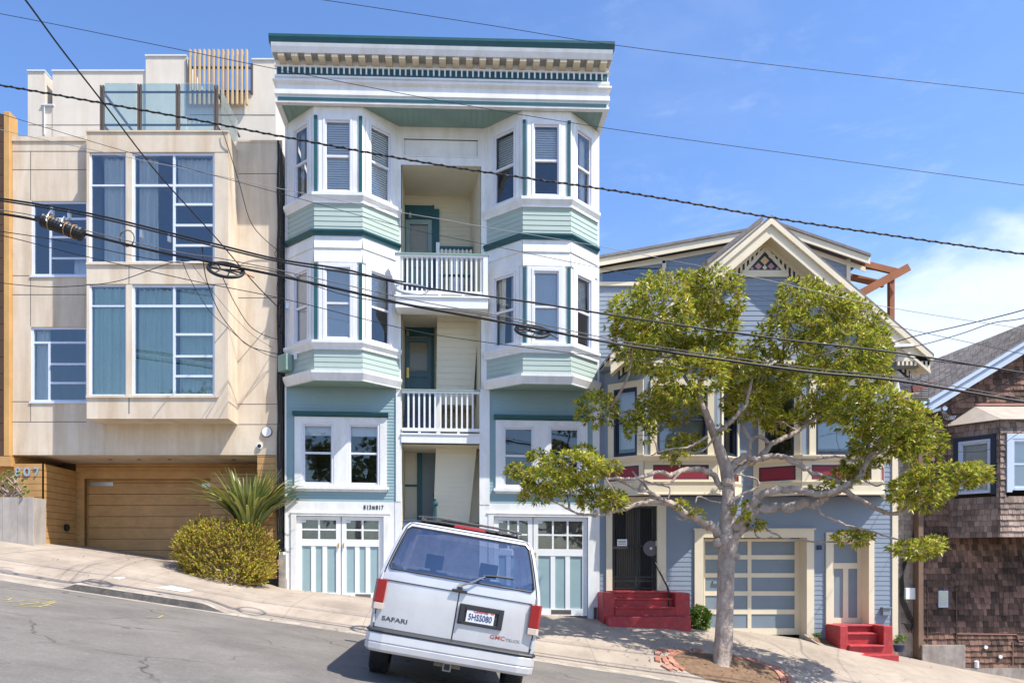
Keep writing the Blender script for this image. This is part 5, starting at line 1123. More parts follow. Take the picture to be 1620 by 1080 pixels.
w = MB(); w.box(X(1423, y2) - .2, X(1438, y2), y2 - .14, y2 - .02, Z(946, y2), Z(929, y2)) if False else w.box(X(1427.5, y2), X(1443, y2), y2 - .14, y2 - .02, Z(947, y2), Z(929, y2)); w.build('meter_box', M['white'], HD, bevel=.01)
w = MB(); r4 = random.Random(4)
for k in range(5):
    o = k * .02; w.tube([P(1449 - k, 780, y2 - .05), P(1446 + k, 840, y2 - .05), P(1436 - 2 * k, 885, y2 - .06), P(1425 + k, 915, y2 - .07), P(1424 + 2 * k, 950, y2 - .07), P(1436 + 2 * k, 978, y2 - .1), P(1446 - k, 985 + 4 * k, y2 - .1), P(1438 + k, 1000 - 3 * k, y2 - .1), P(1430 - k, 985, y2 - .1)], .010, 5)
w.build('meter_cable', M['rubber'], HD)
w = MB(); w.tube([P(1514, 1002, yw - .03), P(1608, 1003, yw - .03), P(1612, 1014, yw - .03), P(1620, 1014, yw - .03)], .018, 7); w.tube([P(1602, 1014, yw - .03), P(1602, 1050, yw - .03)], .016, 7); w.build('conduit', mat('rusty_conduit', (.24, .12, .09), .7), HD)
w = MB(); w.tube([P(1545, 1055, yw - .03), P(1545, 1045, yw - .06)], .05, 9); w.build('vent_pipe', M['white'], HD)
for px, py in ((1559, 1023), (1582, 1038)): w = MB(); w.disc(P(px, py, yw - .04), (0, -1, 0), .045, .03, 12); w.build('pipe_cap', M['white'], HD)
# ================================================================ street tree
M['bark'] = mat('grey_tan_bark', (0.50, 0.405, 0.34), .92, .2, 5, stain=(.19, .13, .10), stain_amt=.7, stain_scale=2.6, streak=.4, bump=2.2, bscale=15, grime=(.62, .55, .48), grime_amt=.45)
M['leaf'] = leaf_mat('glossy_leaf', [(.08, .125, .012), (.26, .315, .02), (.48, .51, .035), (.66, .63, .08), (.50, .32, .07), (.14, .19, .016), (.36, .41, .028)], .42, .36, .5)
tree = thing('street_tree', 'gnarled pale trunked street tree with clumped glossy crown before the blue house', 'tree', (TX, TY, zwalk(TX, TY)))
ty = -3.0; rt_ = random.Random(17)
trunk = MB()
def smooth_path(pts, n):
    out = []
    for i in range(len(pts) - 1):
        p0, p1, p2, p3 = pts[max(i-1, 0)], pts[i], pts[i+1], pts[min(i+2, len(pts)-1)]
        for k in range(n):
            t = k / n; out.append(tuple(.5 * ((2*b) + (-a + c) * t + (2*a - 5*b + 4*c - d) * t*t + (-a + 3*b - 3*c + d) * t**3) for a, b, c, d in zip(p0, p1, p2, p3)))
    out.append(tuple(pts[-1])); return out
LIMBS = []; twigs = MB()
def limb(pts, r0, r1, dy=0.0, y0=0.0, n=5, wob=.5, knob=.12, sides=9, mb=None):
    m_ = len(pts); raw = []
    for i, (px, py) in enumerate(pts):
        yy_ = ty + y0 + dy * (i / (m_ - 1)) ** 1.2; raw.append(P(px, py, yy_))
    sp_ = smooth_path([tuple(v_) for v_ in raw], n); k = len(sp_); rr = []
    path = []
    for i, v_ in enumerate(sp_):
        t = i / (k - 1); rr.append(.80 * lerp(r0, r1, t) * (1 + knob * rt_.uniform(-1, 1.2)))
        j = wob * lerp(r0, r1, t) * (0 if i == 0 else 1); path.append(Vector(v_) + Vector((rt_.uniform(-j, j), rt_.uniform(-j, j), rt_.uniform(-j, j))) * .6)
    (mb or trunk).tube(path, rr, sides); LIMBS.append(path); return path
tp = [(1139,1075,0.270),(1139,1057,0.226),(1141,1045,0.182),(1144,1010,0.169),(1147,960,0.159),(1149,910,0.159),(1151,875,0.182),(1150,855,0.203),(1150,835,0.169),(1151,805,0.125),(1152,770,0.122),(1150,745,0.129),(1143,722,0.109),(1135,700,0.091),(1127,680,0.081),(1117,655,0.068),(1110,640,0.054),(1105,610,0.040)]
sp_ = smooth_path([(X(a, ty), ty, Z(b, ty), r) for a, b, r in tp], 4)
pts = []; sides = 18; fs = []
for i, (x_, y_, z_, r_) in enumerate(sp_):
    base = max(0, 1 - i / 10)
    for k in range(sides):
        a = 2 * math.pi * k / sides; rad = r_ * (1 + .07 * math.sin(3 * a + i * .25) + .05 * math.sin(7 * a + i * .4) + base * .16 * math.sin(5 * a + 1) + .02 * rt_.uniform(-1, 1))
        pts.append((x_ + rad * math.cos(a), y_ + rad * math.sin(a), z_))
n_ = len(sp_); fs = [(i*sides+k, i*sides+(k+1)%sides, (i+1)*sides+(k+1)%sides, (i+1)*sides+k) for i in range(n_-1) for k in range(sides)]; trunk.add(pts, fs)
def knob_at(px, py, y_, r_): 
    c = P(px, py, y_); trunk.tube([c + Vector((0, r_ * .9, 0)), c, c + Vector((0, -r_ * .45, 0)), c + Vector((0, -r_ * .55, 0))], [r_ * .9, r_, r_ * .8, r_ * .25], 10)
for a, b, r_ in ((1150, 853, .16), (1136, 858, .10), (1162, 848, .10), (1150, 762, .10), (1165, 880, .08)): knob_at(a, b, ty - .12, r_)
L_ = limb
L_([(1146,858),(1128,836),(1112,826),(1090,815),(1062,797),(1035,793),(1010,797),(985,805),(962,812)], .125, .045, -.5)
L_([(1064,798),(1045,788),(1028,778),(1010,775),(990,764),(965,755),(955,752)], .055, .025, -.4, -.25)
L_([(1035,793),(1022,770),(1012,760),(1000,745)], .04, .02, .3, -.3); L_([(1012,776),(1018,762),(1042,766),(1060,772),(1056,790)], .035, .018, -.1, -.3)
L_([(1142,772),(1130,752),(1118,745),(1100,742),(1078,744),(1060,752),(1045,746),(1020,752),(1000,757),(975,756),(958,757)], .085, .03, -.9)
L_([(1075,745),(1062,762),(1048,765)], .04, .018, -.1, -.4); L_([(958,757),(970,774),(973,780)], .02, .01, 0, -.9)
L_([(1158,858),(1170,835),(1185,815),(1210,804),(1240,802),(1270,797),(1292,797),(1308,783),(1335,770),(1360,752),(1375,725),(1391,700)], .15, .06, -.7)
L_([(1162,835),(1180,810),(1195,790),(1215,778),(1240,774),(1262,775),(1290,782),(1315,778),(1345,764)], .115, .06, -.7, -.1)
L_([(1330,772),(1360,790),(1385,803),(1410,812),(1430,808),(1442,790),(1462,780),(1490,772),(1520,765)], .065, .025, -.3, -.6)
L_([(1155,742),(1165,730),(1180,722),(1200,727),(1225,721),(1245,725),(1268,738),(1292,750),(1315,757),(1338,766)], .085, .05, -.5)
L_([(1160,752),(1176,737),(1200,725),(1218,705),(1240,692),(1262,682),(1280,668),(1300,650),(1322,625)], .085, .04, .5)
L_([(1215,700),(1200,690),(1188,698),(1185,712),(1180,724)], .05, .045, 0, .1); L_([(1188,698),(1178,680),(1176,668),(1184,650),(1180,620)], .05, .03, .2, .1); L_([(1132,688),(1150,672),(1162,660),(1172,648),(1180,640),(1190,600)], .065, .035, -.2)
L_([(1118,655),(1112,640),(1095,615),(1075,580),(1060,545)], .07, .03, .3); L_([(1180,630),(1210,590),(1250,560),(1290,530)], .05, .025, .2); L_([(1105,612),(1120,570),(1125,520),(1120,480)], .055, .025, -.2)
L_([(1158,850),(1185,838),(1208,830),(1214,838),(1228,845),(1245,852),(1280,856),(1315,857),(1342,858)], .04, .014, -.3, n=4, wob=.9)
L_([(1200,832),(1195,845),(1208,852),(1222,848)], .022, .014, 0, n=4); L_([(1292,800),(1300,812),(1320,822),(1345,832),(1370,838),(1395,846),(1420,852),(1450,862),(1480,860)], .035, .014, -.3, -.6, n=4, wob=.9)
L_([(1240,722),(1270,727),(1300,725),(1325,722),(1345,728),(1372,720),(1388,712)], .032, .02, -.3, -.3, wob=.9); L_([(1301,650),(1318,610),(1332,578),(1340,550)], .055, .03, .1, .4); L_([(1262,682),(1240,668)], .03, .015, 0, .3)
L_([(1050,655),(1010,648),(985,652),(965,647),(945,650)], .028, .014, -.3, -.1); L_([(1118,690),(1095,705),(1080,708),(1050,712),(1030,720)], .035, .014, -.2, -.2, wob=.9); L_([(1132,690),(1112,712),(1085,716),(1055,714)], .03, .012, .1, -.1)
L_([(965,812),(940,815),(915,812),(890,800),(865,788),(840,780),(825,765)], .04, .012, -.2, -.5, wob=.8); L_([(955,752),(940,748),(920,742),(900,738)], .022, .012, -.1, -.6); L_([(1150,800),(1172,782),(1190,775),(1200,768),(1195,757),(1165,750)], .045, .02, 0, -.2); L_([(1100,795),(1105,785),(1125,792),(1140,795)], .018, .012, 0, -.2); L_([(1360,755),(1385,768),(1400,765),(1420,770)], .022, .012, 0, -.6)
# low side shoots joining the outer clumps to the scaffold
L_([(1390,700),(1405,680),(1425,660)], .055, .025, -.1, -.7); L_([(1375,725),(1420,700),(1455,690)], .035, .018, .1, -.7); L_([(1520,765),(1540,752)], .022, .012, 0, -.9); L_([(1100,815),(1078,822),(1068,816)], .03, .015, 0, -.15)
# --- crown : rosettes of narrow leaves spread over clumps
BL = [(1030,497,58,48,0),(1062,462,58,30,0),(1130,468,48,40,.1),(1108,520,60,48,0),(1003,535,34,45,0),(1050,560,58,40,-.2),(1092,598,50,42,-.1),(1068,640,42,32,-.3),(1120,560,40,40,.3),(1010,560,25,35,.2),
 (1265,462,34,26,.1),(1305,488,45,36,0),(1348,512,44,38,0),(1388,555,22,48,.1),(1330,562,60,46,-.1),(1250,528,52,32,0),(1240,500,22,14,0),(1200,592,58,42,-.2),(1188,634,46,36,-.2),(1282,598,50,38,.2),(1358,590,42,38,.2),(1160,575,35,30,.2),
 (1370,648,58,36,-.6),(1422,680,56,42,-.7),(1458,705,34,32,-.7),(1330,640,40,24,-.4),(1292,652,42,20,.2),(1240,668,36,16,.2),(1208,655,28,20,0),(1395,700,45,30,-.6),
 (1500,757,54,24,-.8),(1452,775,38,28,-.8),(1540,748,20,14,-.9),(1425,790,18,14,-.8),(1465,795,20,10,-.8),
 (1450,868,34,13,-.9),(1350,850,28,10,-.6),(1476,860,18,10,-.9),(1360,738,26,22,-.3),(1335,755,20,14,-.3),
 (945,646,34,28,-.4),(1016,680,26,20,-.2),(1002,662,16,14,-.2),(1085,702,28,15,-.2),(1068,722,18,8,-.2),(1035,640,30,22,0),
 (905,735,48,18,-.6),(868,758,50,16,-.7),(848,785,28,12,-.7),(945,790,34,20,-.6),(970,792,22,15,-.6),(822,745,22,9,-.7),(935,745,24,16,-.6),(905,775,30,14,-.6),(925,715,16,10,-.6),(862,722,26,10,-.6),(968,740,14,10,-.7),
 (1173,810,9,10,-.3),(1105,813,13,7,-.2),(1078,800,9,7,-.2),(1130,692,13,8,0),(1140,678,8,7,0),(1188,800,10,8,0),(1195,830,14,6,-.1),(1300,768,14,9,-.5)]
crown = MB()
def leaf_fan(mb, c, d, n, ln, wd, rg, spread=1.15):
    d = d.normalized(); a = d.orthogonal().normalized(); b = d.cross(a)
    for i in range(n):
        t = 2 * math.pi * (i + rg.random() * .7) / n; tilt = rg.uniform(.25, spread)
        v_ = (a * math.cos(t) + b * math.sin(t)) * math.sin(tilt) + d * math.cos(tilt); v_.z -= rg.uniform(0, .25); v_.normalize()
        s_ = v_.cross(d + Vector((.01, .02, 0))).normalized() * wd * rg.uniform(.8, 1.2); l_ = ln * rg.uniform(.65, 1.2); droop = Vector((0, 0, -l_ * rg.uniform(.05, .25))); c0 = c + v_ * .012; up = s_.cross(v_).normalized() * wd * .35
        mb.add([c0, c0 + v_ * l_ * .5 + s_ + up, c0 + v_ * l_ + droop, c0 + v_ * l_ * .5 - s_ + up, c0 + v_ * l_ * .5], [(0, 1, 2, 4), (0, 4, 2, 3)])
paths = LIMBS
rz_ = random.Random(31)
for (px, py, rx, ry, dy) in BL:
    rx *= .92; ry *= .88
    if rx > 24: dy += rz_.uniform(-1.1, .9)
    c_ = P(px, py, ty + dy)
    # a twig carries every clump
    best = min((q_ for pth in paths for q_ in pth), key=lambda q_: (q_ - c_).length + max(0, q_.z - c_.z) * .8)
    if (best - c_).length > .15:
        mid = best.lerp(c_, .5) + Vector((rz_.uniform(-.12, .12), rz_.uniform(-.12, .12), rz_.uniform(-.05, .12))); tw = [Vector(q_) for q_ in smooth_path([tuple(best), tuple(mid), tuple(c_ + Vector((0, 0, ry / 160)))], 4)]
        twigs.tube(tw, [lerp(min(.035, .012 + .02 * (best - c_).length), .008, i / (len(tw) - 1)) for i in range(len(tw))], 6)
        for _ in range(3):
            e = c_ + Vector((rz_.uniform(-1, 1) * rx / 90, rz_.uniform(-.4, .4), rz_.uniform(-.9, .6) * ry / 90)); twigs.tube([tw[len(tw) // 2 + 1], tw[len(tw) // 2 + 1].lerp(e, .55) + Vector((rz_.uniform(-.06, .06), 0, rz_.uniform(-.06, .06))), e], [.010, .008, .004], 5)
    c = P(px, py, ty + dy); k = 1 / 78.0; ax_, az_ = rx * k, ry * k; ay_ = min(ax_, .75) * .9 + .05
    area = 4 * math.pi * ((ax_ * ay_) ** 1.6 / 3 + (ax_ * az_) ** 1.6 / 3 + (ay_ * az_) ** 1.6 / 3) ** (1 / 1.6)
    for _ in range(int(area * 98 + 4)):
        while True:
            v_ = Vector((rt_.gauss(0, 1), rt_.gauss(0, 1), rt_.gauss(0, 1))).normalized()
            if v_.z > -.55 or rt_.random() < .55: break
        # lumpy shell with holes
        pos0 = Vector((c.x + v_.x * ax_, c.y + v_.y * ay_, c.z + v_.z * az_))
        q_ = math.sin(pos0.x * 5.1 + pos0.z * 3.7) + math.sin(pos0.z * 6.3 + pos0.y * 4.1 + 1.3) + math.sin(pos0.x * 3.1 - pos0.y * 5.7 + 2.1)
        if q_ < -1.05 and rt_.random() < .9: continue
        f_ = 1.0 + .09 * q_ * .5 + rt_.uniform(-.30, .05) + (rt_.random() < .04) * .15
        pos = Vector((c.x + v_.x * ax_ * f_, c.y + v_.y * ay_ * f_, c.z + v_.z * az_ * f_))
        leaf_fan(crown, pos, Vector((v_.x, v_.y, v_.z + .55)), rt_.randint(5, 8), rt_.uniform(.09, .14), .0185, rt_)
crown.build('crown', M['leaf'], tree); trunk.add(twigs.v, twigs.f); trunk.build('trunk', M['bark'], tree, smooth=True)
# ================================================================ planting
# bushy heath by the garage
M['heath'] = leaf_mat('heath_sprigs', [(.07, .09, .012), (.28, .31, .03), (.52, .50, .04), (.56, .42, .06), (.52, .22, .12), (.14, .17, .02)], .3, .6, .2)
bush = thing('heath_bush', 'rounded yellow green heath bush with pinkish tips growing beside the cedar garage', 'bush', (X(358, -1.0), -1.0, zwalk(X(358, -1.0), -1.0)))
rb_ = random.Random(9); hb = MB(); bc = P(357, 885, -1.0)
stem = MB(); bz = zwalk(bc.x, -1.0)
BB = [(357,882,76,44,-.95),(320,868,42,40,-.9),(385,868,48,40,-.8),(350,855,44,34,-.8),(410,885,26,38,-.9),(300,862,20,26,-.8),(360,905,68,24,-1.05),(322,840,24,20,-.7)]
for (px, py, rx, ry, yy_) in BB:
    c = P(px, py, yy_); ax_, az_ = rx / 68.8, ry / 68.8; ay_ = min(.62, ax_)
    for _ in range(int(640 * ax_ * az_ * 3.2)):
        v_ = Vector((rb_.gauss(0, 1), rb_.gauss(0, 1), rb_.gauss(0, 1))).normalized()
        if v_.y > .5 and rb_.random() < .7: continue
        f_ = rb_.uniform(.74, 1.04) + (rb_.random() < .06) * rb_.uniform(.05, .22) + .05 * math.sin(v_.x * 7 + px) * math.sin(v_.z * 6 + py); pos = Vector((c.x + v_.x * ax_ * f_, c.y + v_.y * ay_ * f_, c.z + v_.z * az_ * f_))
        if pos.z < zwalk(pos.x, pos.y): continue
        d = (v_ + Vector((rb_.uniform(-.4, .4), rb_.uniform(-.4, .4), .8))).normalized(); ln = rb_.uniform(.06, .13)
        for k in range(7):
            t = k / 6; q_ = pos + d * ln * t; s_ = Vector((rb_.gauss(0, 1), rb_.gauss(0, 1), rb_.gauss(0, 1) * .5)).normalized(); e = q_ + (s_ * .8 + d * .7) * .042; w_ = s_.cross(d).normalized() * .015
            hb.quad(q_ - w_, q_ + w_, e)
hb.build('foliage', M['heath'], bush)
for k in range(9):
    a = rb_.uniform(-.7, .7); stem.tube([(bc.x + a * .4, -.95, bz - .05), (bc.x + a * .8, -.95 + rb_.uniform(-.2, .2), bz + .35), (bc.x + a * 1.2, -.9, bz + .7)], [.025, .018, .008], 6)
stem.build('stem', M['bark'], bush)
# flax
M['flax'] = leaf_mat('flax_blades', [(.09, .13, .03), (.20, .24, .06), (.10, .13, .03), (.45, .44, .13), (.14, .18, .04), (.52, .42, .10)], .2, .35, .5)
flax = thing('flax_plant', 'spiky sword leaved flax clump rising behind the heath bush', 'flax', (X(393, -.55), -.55, zwalk(X(393, -.55), -.55)))
fx = MB(); fc = P(394, 838, -.6); rf_ = random.Random(12)
for i in range(150):
    az = rf_.uniform(0, 2 * math.pi); lean = rf_.uniform(.3, 1.35); ln = rf_.uniform(1.15, 1.5) + .75 * min(1, lean) * abs(math.cos(az)) * (1 - .15 * lean); wd = rf_.uniform(.026, .045); h = Vector((math.cos(az), .75 * math.sin(az), 0)); b0 = fc + h * rf_.uniform(0, .16) + Vector((0, 0, -.08)); sd = Vector((-math.sin(az), math.cos(az), 0)); tw = rf_.uniform(-.5, .5); pr = []
    sd = (sd + h * tw).normalized()
    for k in range(8):
        t = k / 7; ang = lean * (.35 + .65 * t) + rf_.uniform(-.01, .01) + (.45 * t * t if lean > .7 else 0); 
        b0 = b0 if k == 0 else b0 + (h * math.sin(ang) + Vector((0, 0, 1)) * math.cos(ang)) * ln / 7
        w_ = wd * (1 - t ** 3) * (0.6 + .8 * min(1, t * 3)); up = Vector((0, 0, .25 * w_)); pr.append((b0 - sd * w_ + up, b0.copy(), b0 + sd * w_ + up))
    vs = [p_ for tr_ in pr for p_ in tr_]; fx.add(vs, [(3*k, 3*k+1, 3*k+4, 3*k+3) for k in range(7)] + [(3*k+1, 3*k+2, 3*k+5, 3*k+4) for k in range(7)])
fx.build('blades', M['flax'], flax)
# planter and succulent at the left edge
yp = -.75; pl = thing('planter_box', 'tall grey board planter box standing on the pavement at the left edge', 'planter', (X(15, yp), yp + .3, Z(858, yp)))
b = MB(); zb_ = Z(866, yp); zt_ = Z(786, yp)
for i in range(4): b.box(X(-45, yp) + i * .36, X(-45, yp) + (i + 1) * .36 - .006, yp, yp + .04, zb_, zt_)
b.box(X(-45, yp), X(46.5, yp), yp + .041, yp + .7, zb_, zt_ - .03); b.box(X(46.5, yp) - .04, X(46.5, yp) + .002, yp - .004, yp + .7, zb_, zt_ + .005); b.build('box', mat('silvered_planter_board', (.42, .38, .34), .85, .15, 3, stain=(.22, .19, .17), stain_amt=.5), pl)
b = MB(); b.box(X(-44, yp), X(45, yp), yp + .05, yp + .66, zt_ - .029, zt_ - .02); b.build('soil', M['soil'], pl)
M['succ'] = leaf_mat('succulent_leaf', [(.12, .20, .03), (.22, .30, .05), (.30, .36, .08), (.18, .26, .05)], .25, .4, .4)
su = thing('succulent_plant', 'pale green rosette succulent with bare stems growing in the grey planter', 'succulent', (X(15, yp), yp + .25, zt_)); rs_ = random.Random(8)
sb = MB(); sl2 = MB()
for (px, py) in [(8,752),(16,748),(22,757),(30,750),(12,762),(36,762),(26,768),(40,772),(18,772),(5,770),(33,777),(46,779),(10,780),(24,782),(2,758),(38,783),(0,780),(-10,765),(-20,758),(-14,778)]:
    y_ = yp + rs_.uniform(.0, .4); t_ = P(px, py, y_); root_ = Vector((X(rs_.uniform(0, 30), yp), yp + .25, zt_ - .03)); sb.tube([root_, root_.lerp(t_, .5) + Vector((0, 0, .05)), t_], [.014, .012, .010], 5)
    leaf_fan(sl2, t_, Vector((rs_.uniform(-.2, .2), -.4, 1)), 11, .085, .026, rs_, 1.3); leaf_fan(sl2, t_ + Vector((0, 0, .02)), Vector((0, -.3, 1)), 6, .06, .02, rs_, .7)
sl2.build('leaves', M['succ'], su); sb.build('stem', M['bark'], su)
# fern-green shrub by the red steps
M['shrub'] = leaf_mat('bright_shrub_leaf', [(.06, .14, .01), (.13, .24, .02), (.22, .32, .03), (.09, .18, .015)], .3, .45, .35)
sh = thing('leafy_shrub', 'small bright green shrub growing between the red steps and the garage', 'shrub', P(1108, 994, -.45)); s_ = MB(); rq = random.Random(2)
for _ in range(330):
    v_ = Vector((rq.gauss(0, 1), rq.gauss(0, 1), rq.gauss(0, 1))).normalized(); c = P(1106, 977, -.45); pos = c + Vector((v_.x * .24, v_.y * .2, v_.z * .27)) * rq.uniform(.55, 1.1); leaf_fan(s_, pos, v_ + Vector((0, 0, .5)), 5, .085, .015, rq)
s_.build('foliage', M['shrub'], sh); s_ = MB()
for k in range(5): s_.tube([P(1106 + 2 * k - 4, 997, -.45), P(1106 + 5 * (k - 2), 980, -.45)], [.014, .006], 5)
s_.build('stem', M['bark'], sh)
# timber bed between garage and side steps
bd_ = thing('timber_bed', 'low grey timber planting bed between the garage drive and right red steps', 'planting bed', P(1300, 1028, -.5)); b = MB()
a, c, d_, e = P(1272, 1006, -.02), P(1299, 1024, -.62), P(1327, 1029, -.62), P(1310, 1010, -.02)
for k in range(2):
    o = Vector((0, 0, -.12 * k)); b.bar(a + o, c + o, .05, .112); b.bar(c + o, d_ + o, .05, .112)
b.build('edging_board', mat('silver_bed_board', (.33, .28, .24), .9, .2), bd_); b = MB(); b.quad(a, c, d_, e); b.build('bed_soil', M['soil'], bd_)
for px, py in ((1297, 1006), (1288, 1010)): pass
w_ = thing('bed_weed', 'small low weed sprouting in the timber bed', 'weed', P(1292, 1008, -.25)); s_ = MB()
for _ in range(26): leaf_fan(s_, P(1292 + rq.uniform(-6, 6), 1006 + rq.uniform(-3, 2), -.25), Vector((rq.uniform(-.4, .4), -.3, 1)), 5, .06, .014, rq)
s_.build('foliage', M['shrub'], w_)
# pot with plant by the corner of the blue house
pt_ = thing('plant_pot', 'dark blue glazed pot standing at the corner right of the side steps', 'pot', P(1422, 1030, -.1)); b = MB(); c = P(1422, 1030, -.1); b.tube([c, c + Vector((0, 0, .14)), c + Vector((0, 0, .16))], [.08, .12, .125], 14); b.build('pot', mat('blue_glaze', (.02, .03, .10), .2), pt_)
w_ = thing('pot_plant', 'scruffy green plant growing in the dark blue pot', 'plant', c + Vector((0, 0, .16))); s_ = MB()
for _ in range(40): leaf_fan(s_, c + Vector((rq.uniform(-.14, .14), rq.uniform(-.1, .1), .16 + rq.random() * .22)), Vector((rq.uniform(-.5, .5), rq.uniform(-.5, .5), 1)), 5, .075, .014, rq)
s_.build('foliage', M['shrub'], w_)

# fallen leaves on the walk and soil
M['litter'] = leaf_mat('dead_leaf', [(.16, .09, .04), (.25, .16, .07), (.10, .06, .03), (.30, .22, .08)], .1, .7, .2)
lt_ = MB(); rl_ = random.Random(77)
for _ in range(620):
    if rl_.random() < .6: x_, y_ = TX + rl_.gauss(0, 1.5), TY + rl_.gauss(.4, .7)
    else: x_, y_ = rl_.uniform(-9, 11), rl_.choice([rl_.uniform(-.5, -.05), rl_.uniform(-4.3, -4.02), rl_.uniform(-3.9, -.3)])
    if y_ > -.05 or (x_ < -6 and y_ < -4): continue
    z_ = (zwalk(x_, y_) if y_ > -4 else zroad(x_, y_)) + .03; a = rl_.uniform(0, 6.3); l_ = rl_.uniform(.02, .05); w_ = l_ * .35; d_ = Vector((math.cos(a), math.sin(a), rl_.uniform(-.2, .4))); e_ = Vector((-math.sin(a), math.cos(a), rl_.uniform(-.3, .3)))
    if (x_ - TX) ** 2 + (y_ - TY) ** 2 < 1.2: z_ += .045
    c_ = Vector((x_, y_, z_)); lt_.quad(c_ - d_ * l_, c_ + e_ * w_, c_ + d_ * l_, c_ - e_ * w_)
lo_ = tag(lt_.build('leaf_litter', M['litter']), 'dead brown leaves scattered over the pavement and tree pit', 'leaf litter'); lo_['kind'] = 'stuff'
# ================================================================ parked van (built square, then stood on the sloping road)
roll = R(9.7); VL = Vector((-.145, -9.28, -1.533))
VN = thing('parked_van', 'silver white passenger van parked nose to the kerb with rear doors facing us', 'van', VL)
VN.rotation_euler = (0, roll, 0)
RM = Matrix.Rotation(roll, 3, 'Y')
M['vpaint'] = mat('silver_white_van_paint', (.62, .615, .63), .30, .02, 1.0, metallic=.25, coat=.6, grime=(.40, .37, .35), grime_amt=.2, stain=(.44, .42, .41), stain_amt=.25, stain_scale=.8)
M['vglass'] = glass_mat('dark_tinted_van_glass', (.30, .34, .44), .20, 1.0, (.80, .86, 1.0), .01)
M['vglass_f'] = glass_mat('windscreen_glass', (.80, .84, .86), .10, .9)
M['vdark'] = mat('charcoal_van_plastic', (.035, .036, .04), .5, .1)
M['vred'] = mat('red_tail_lens', (.28, .010, .012), .22, .08, coat=.5); M['vlens'] = mat('clear_reverse_lens', (.62, .50, .42), .2, .05, coat=.5)
M['vseat'] = mat('blue_grey_seat_cloth', (.10, .11, .15), .9, .1); M['chrome'] = mat('dull_chrome', (.62, .62, .64), .2, .05, metallic=.9); M['tyre'] = mat('dusty_tyre_rubber', (.028, .027, .026), .85, .2, 8)
def vb(name, mb, m, parent=VN, **k): return mb.build(name, m, parent, local=True, **k)
HWT = [(.36,.955),(.5,.975),(.75,.985),(1.0,.985),(1.2,.972),(1.32,.945),(1.5,.895),(1.7,.832),(1.83,.785),(1.89,.735),(1.925,.64),(1.945,.42),(1.955,.0)]
RRT = [(.36,.03),(.5,.0),(1.0,.0),(1.2,.012),(1.32,.035),(1.5,.075),(1.7,.125),(1.83,.165),(1.89,.215),(1.925,.29),(1.945,.42),(1.955,.5)]
hw = lambda z: interp(HWT, z)
ry = lambda z: interp(RRT, z)
def rp(a, z, o=0.0):                                              # point on the rear skin
    return Vector((a * hw(z), ry(z) + .05 * abs(a) ** 6 - o, z))
ZL = [.42,.5,.6,.75,.9,1.05,1.17,1.25,1.32,1.40,1.5,1.6,1.7,1.83,1.86,1.89,1.91]
AL = [-1,-.985,-.96,-.91,-.7,-.45,-.2,0,.2,.45,.7,.91,.96,.985,1]
b = MB(); n = len(AL)
b.add([rp(a, z) for z in ZL for a in AL], [(j*n+i, j*n+i+1, (j+1)*n+i+1, (j+1)*n+i) for j in range(len(ZL)-1) for i in range(n-1) if not (1.31 < (ZL[j]+ZL[j+1])/2 < 1.83 and abs((AL[i]+AL[i+1])/2) < .91)])
# shell: sides and roof
ZP = [.36,.5,.75,1.0,1.2,1.32,1.5,1.7,1.83,1.89,1.925,1.945]
prof = [(-hw(z), z) for z in ZP] + [(0, 1.955)] + [(hw(z), z) for z in reversed(ZP)]
FRT = [(.36,4.7),(1.0,4.7),(1.2,4.1),(1.32,3.92),(1.83,3.15),(1.89,3.05),(1.925,2.98),(1.955,2.9)]
ST = [0, .06, .13, .36, .40, .66, .71, 1.0]
pts = []
for s_ in ST:
    for (x, z) in prof:
        r0 = (ry(z) + .05) if z < 1.9 else ry(z); f_ = interp(FRT, z); pts.append((x, lerp(r0, f_, s_), z))
k = len(prof); fs = []; win = []
for i in range(len(ST) - 1):
    for j in range(k - 1):
        zm = (prof[j][1] + prof[j+1][1]) / 2; f = (i*k+j, (i+1)*k+j, (i+1)*k+j+1, i*k+j+1)
        if 1.32 < zm < 1.75 and i in (2, 4, 6): win.append(f)
        else: fs.append(f)
b.add(pts, fs)
# bonnet and front
b.quad((-.9, 4.7, 1.0), (.9, 4.7, 1.0), (.9, 4.1, 1.2), (-.9, 4.1, 1.2)); b.box(-.95, .95, 4.68, 4.74, .36, 1.0)
body = vb('body', b, M['vpaint'], smooth=True)
for i in (2, 4, 6):
    for sg in (-1, 1):
        b = MB()
        for f in win:
            if f[0] // k == i and pts[f[0]][0] * sg > 0: b.quad(*[pts[q_] for q_ in f])
        vb('side_window', b, M['vglass'])
b = MB(); b.quad((-.88, 3.92, 1.32), (.88, 3.92, 1.32), (.76, 3.15, 1.83), (-.76, 3.15, 1.83)); vb('windscreen', b, M['vglass_f'])
# rear window, gasket
b = MB(); zz = [1.315, 1.4, 1.5, 1.6, 1.7, 1.8, 1.835]; aa = [-.925, -.9, -.6, -.3, 0, .3, .6, .9, .925]; n = len(aa)
b.add([rp(a, z, .004) for z in zz for a in aa], [(j*n+i, j*n+i+1, (j+1)*n+i+1, (j+1)*n+i) for j in range(len(zz)-1) for i in range(n-1) if not (j in (0, len(zz)-2) and i in (0, n-2))]); rw = vb('rear_window', b, M['vglass'], smooth=True)
path = [rp(a, 1.31, .008) for a in (-.89, -.5, 0, .5, .89)] + [rp(.925, 1.345, .008), rp(.925, 1.5, .008), rp(.925, 1.65, .008), rp(.925, 1.80, .008)] + [rp(a, 1.84, .008) for a in (.89, .5, 0, -.5, -.89)] + [rp(-.925, 1.80, .008), rp(-.925, 1.65, .008), rp(-.925, 1.5, .008), rp(-.925, 1.345, .008), rp(-.89, 1.31, .008)]
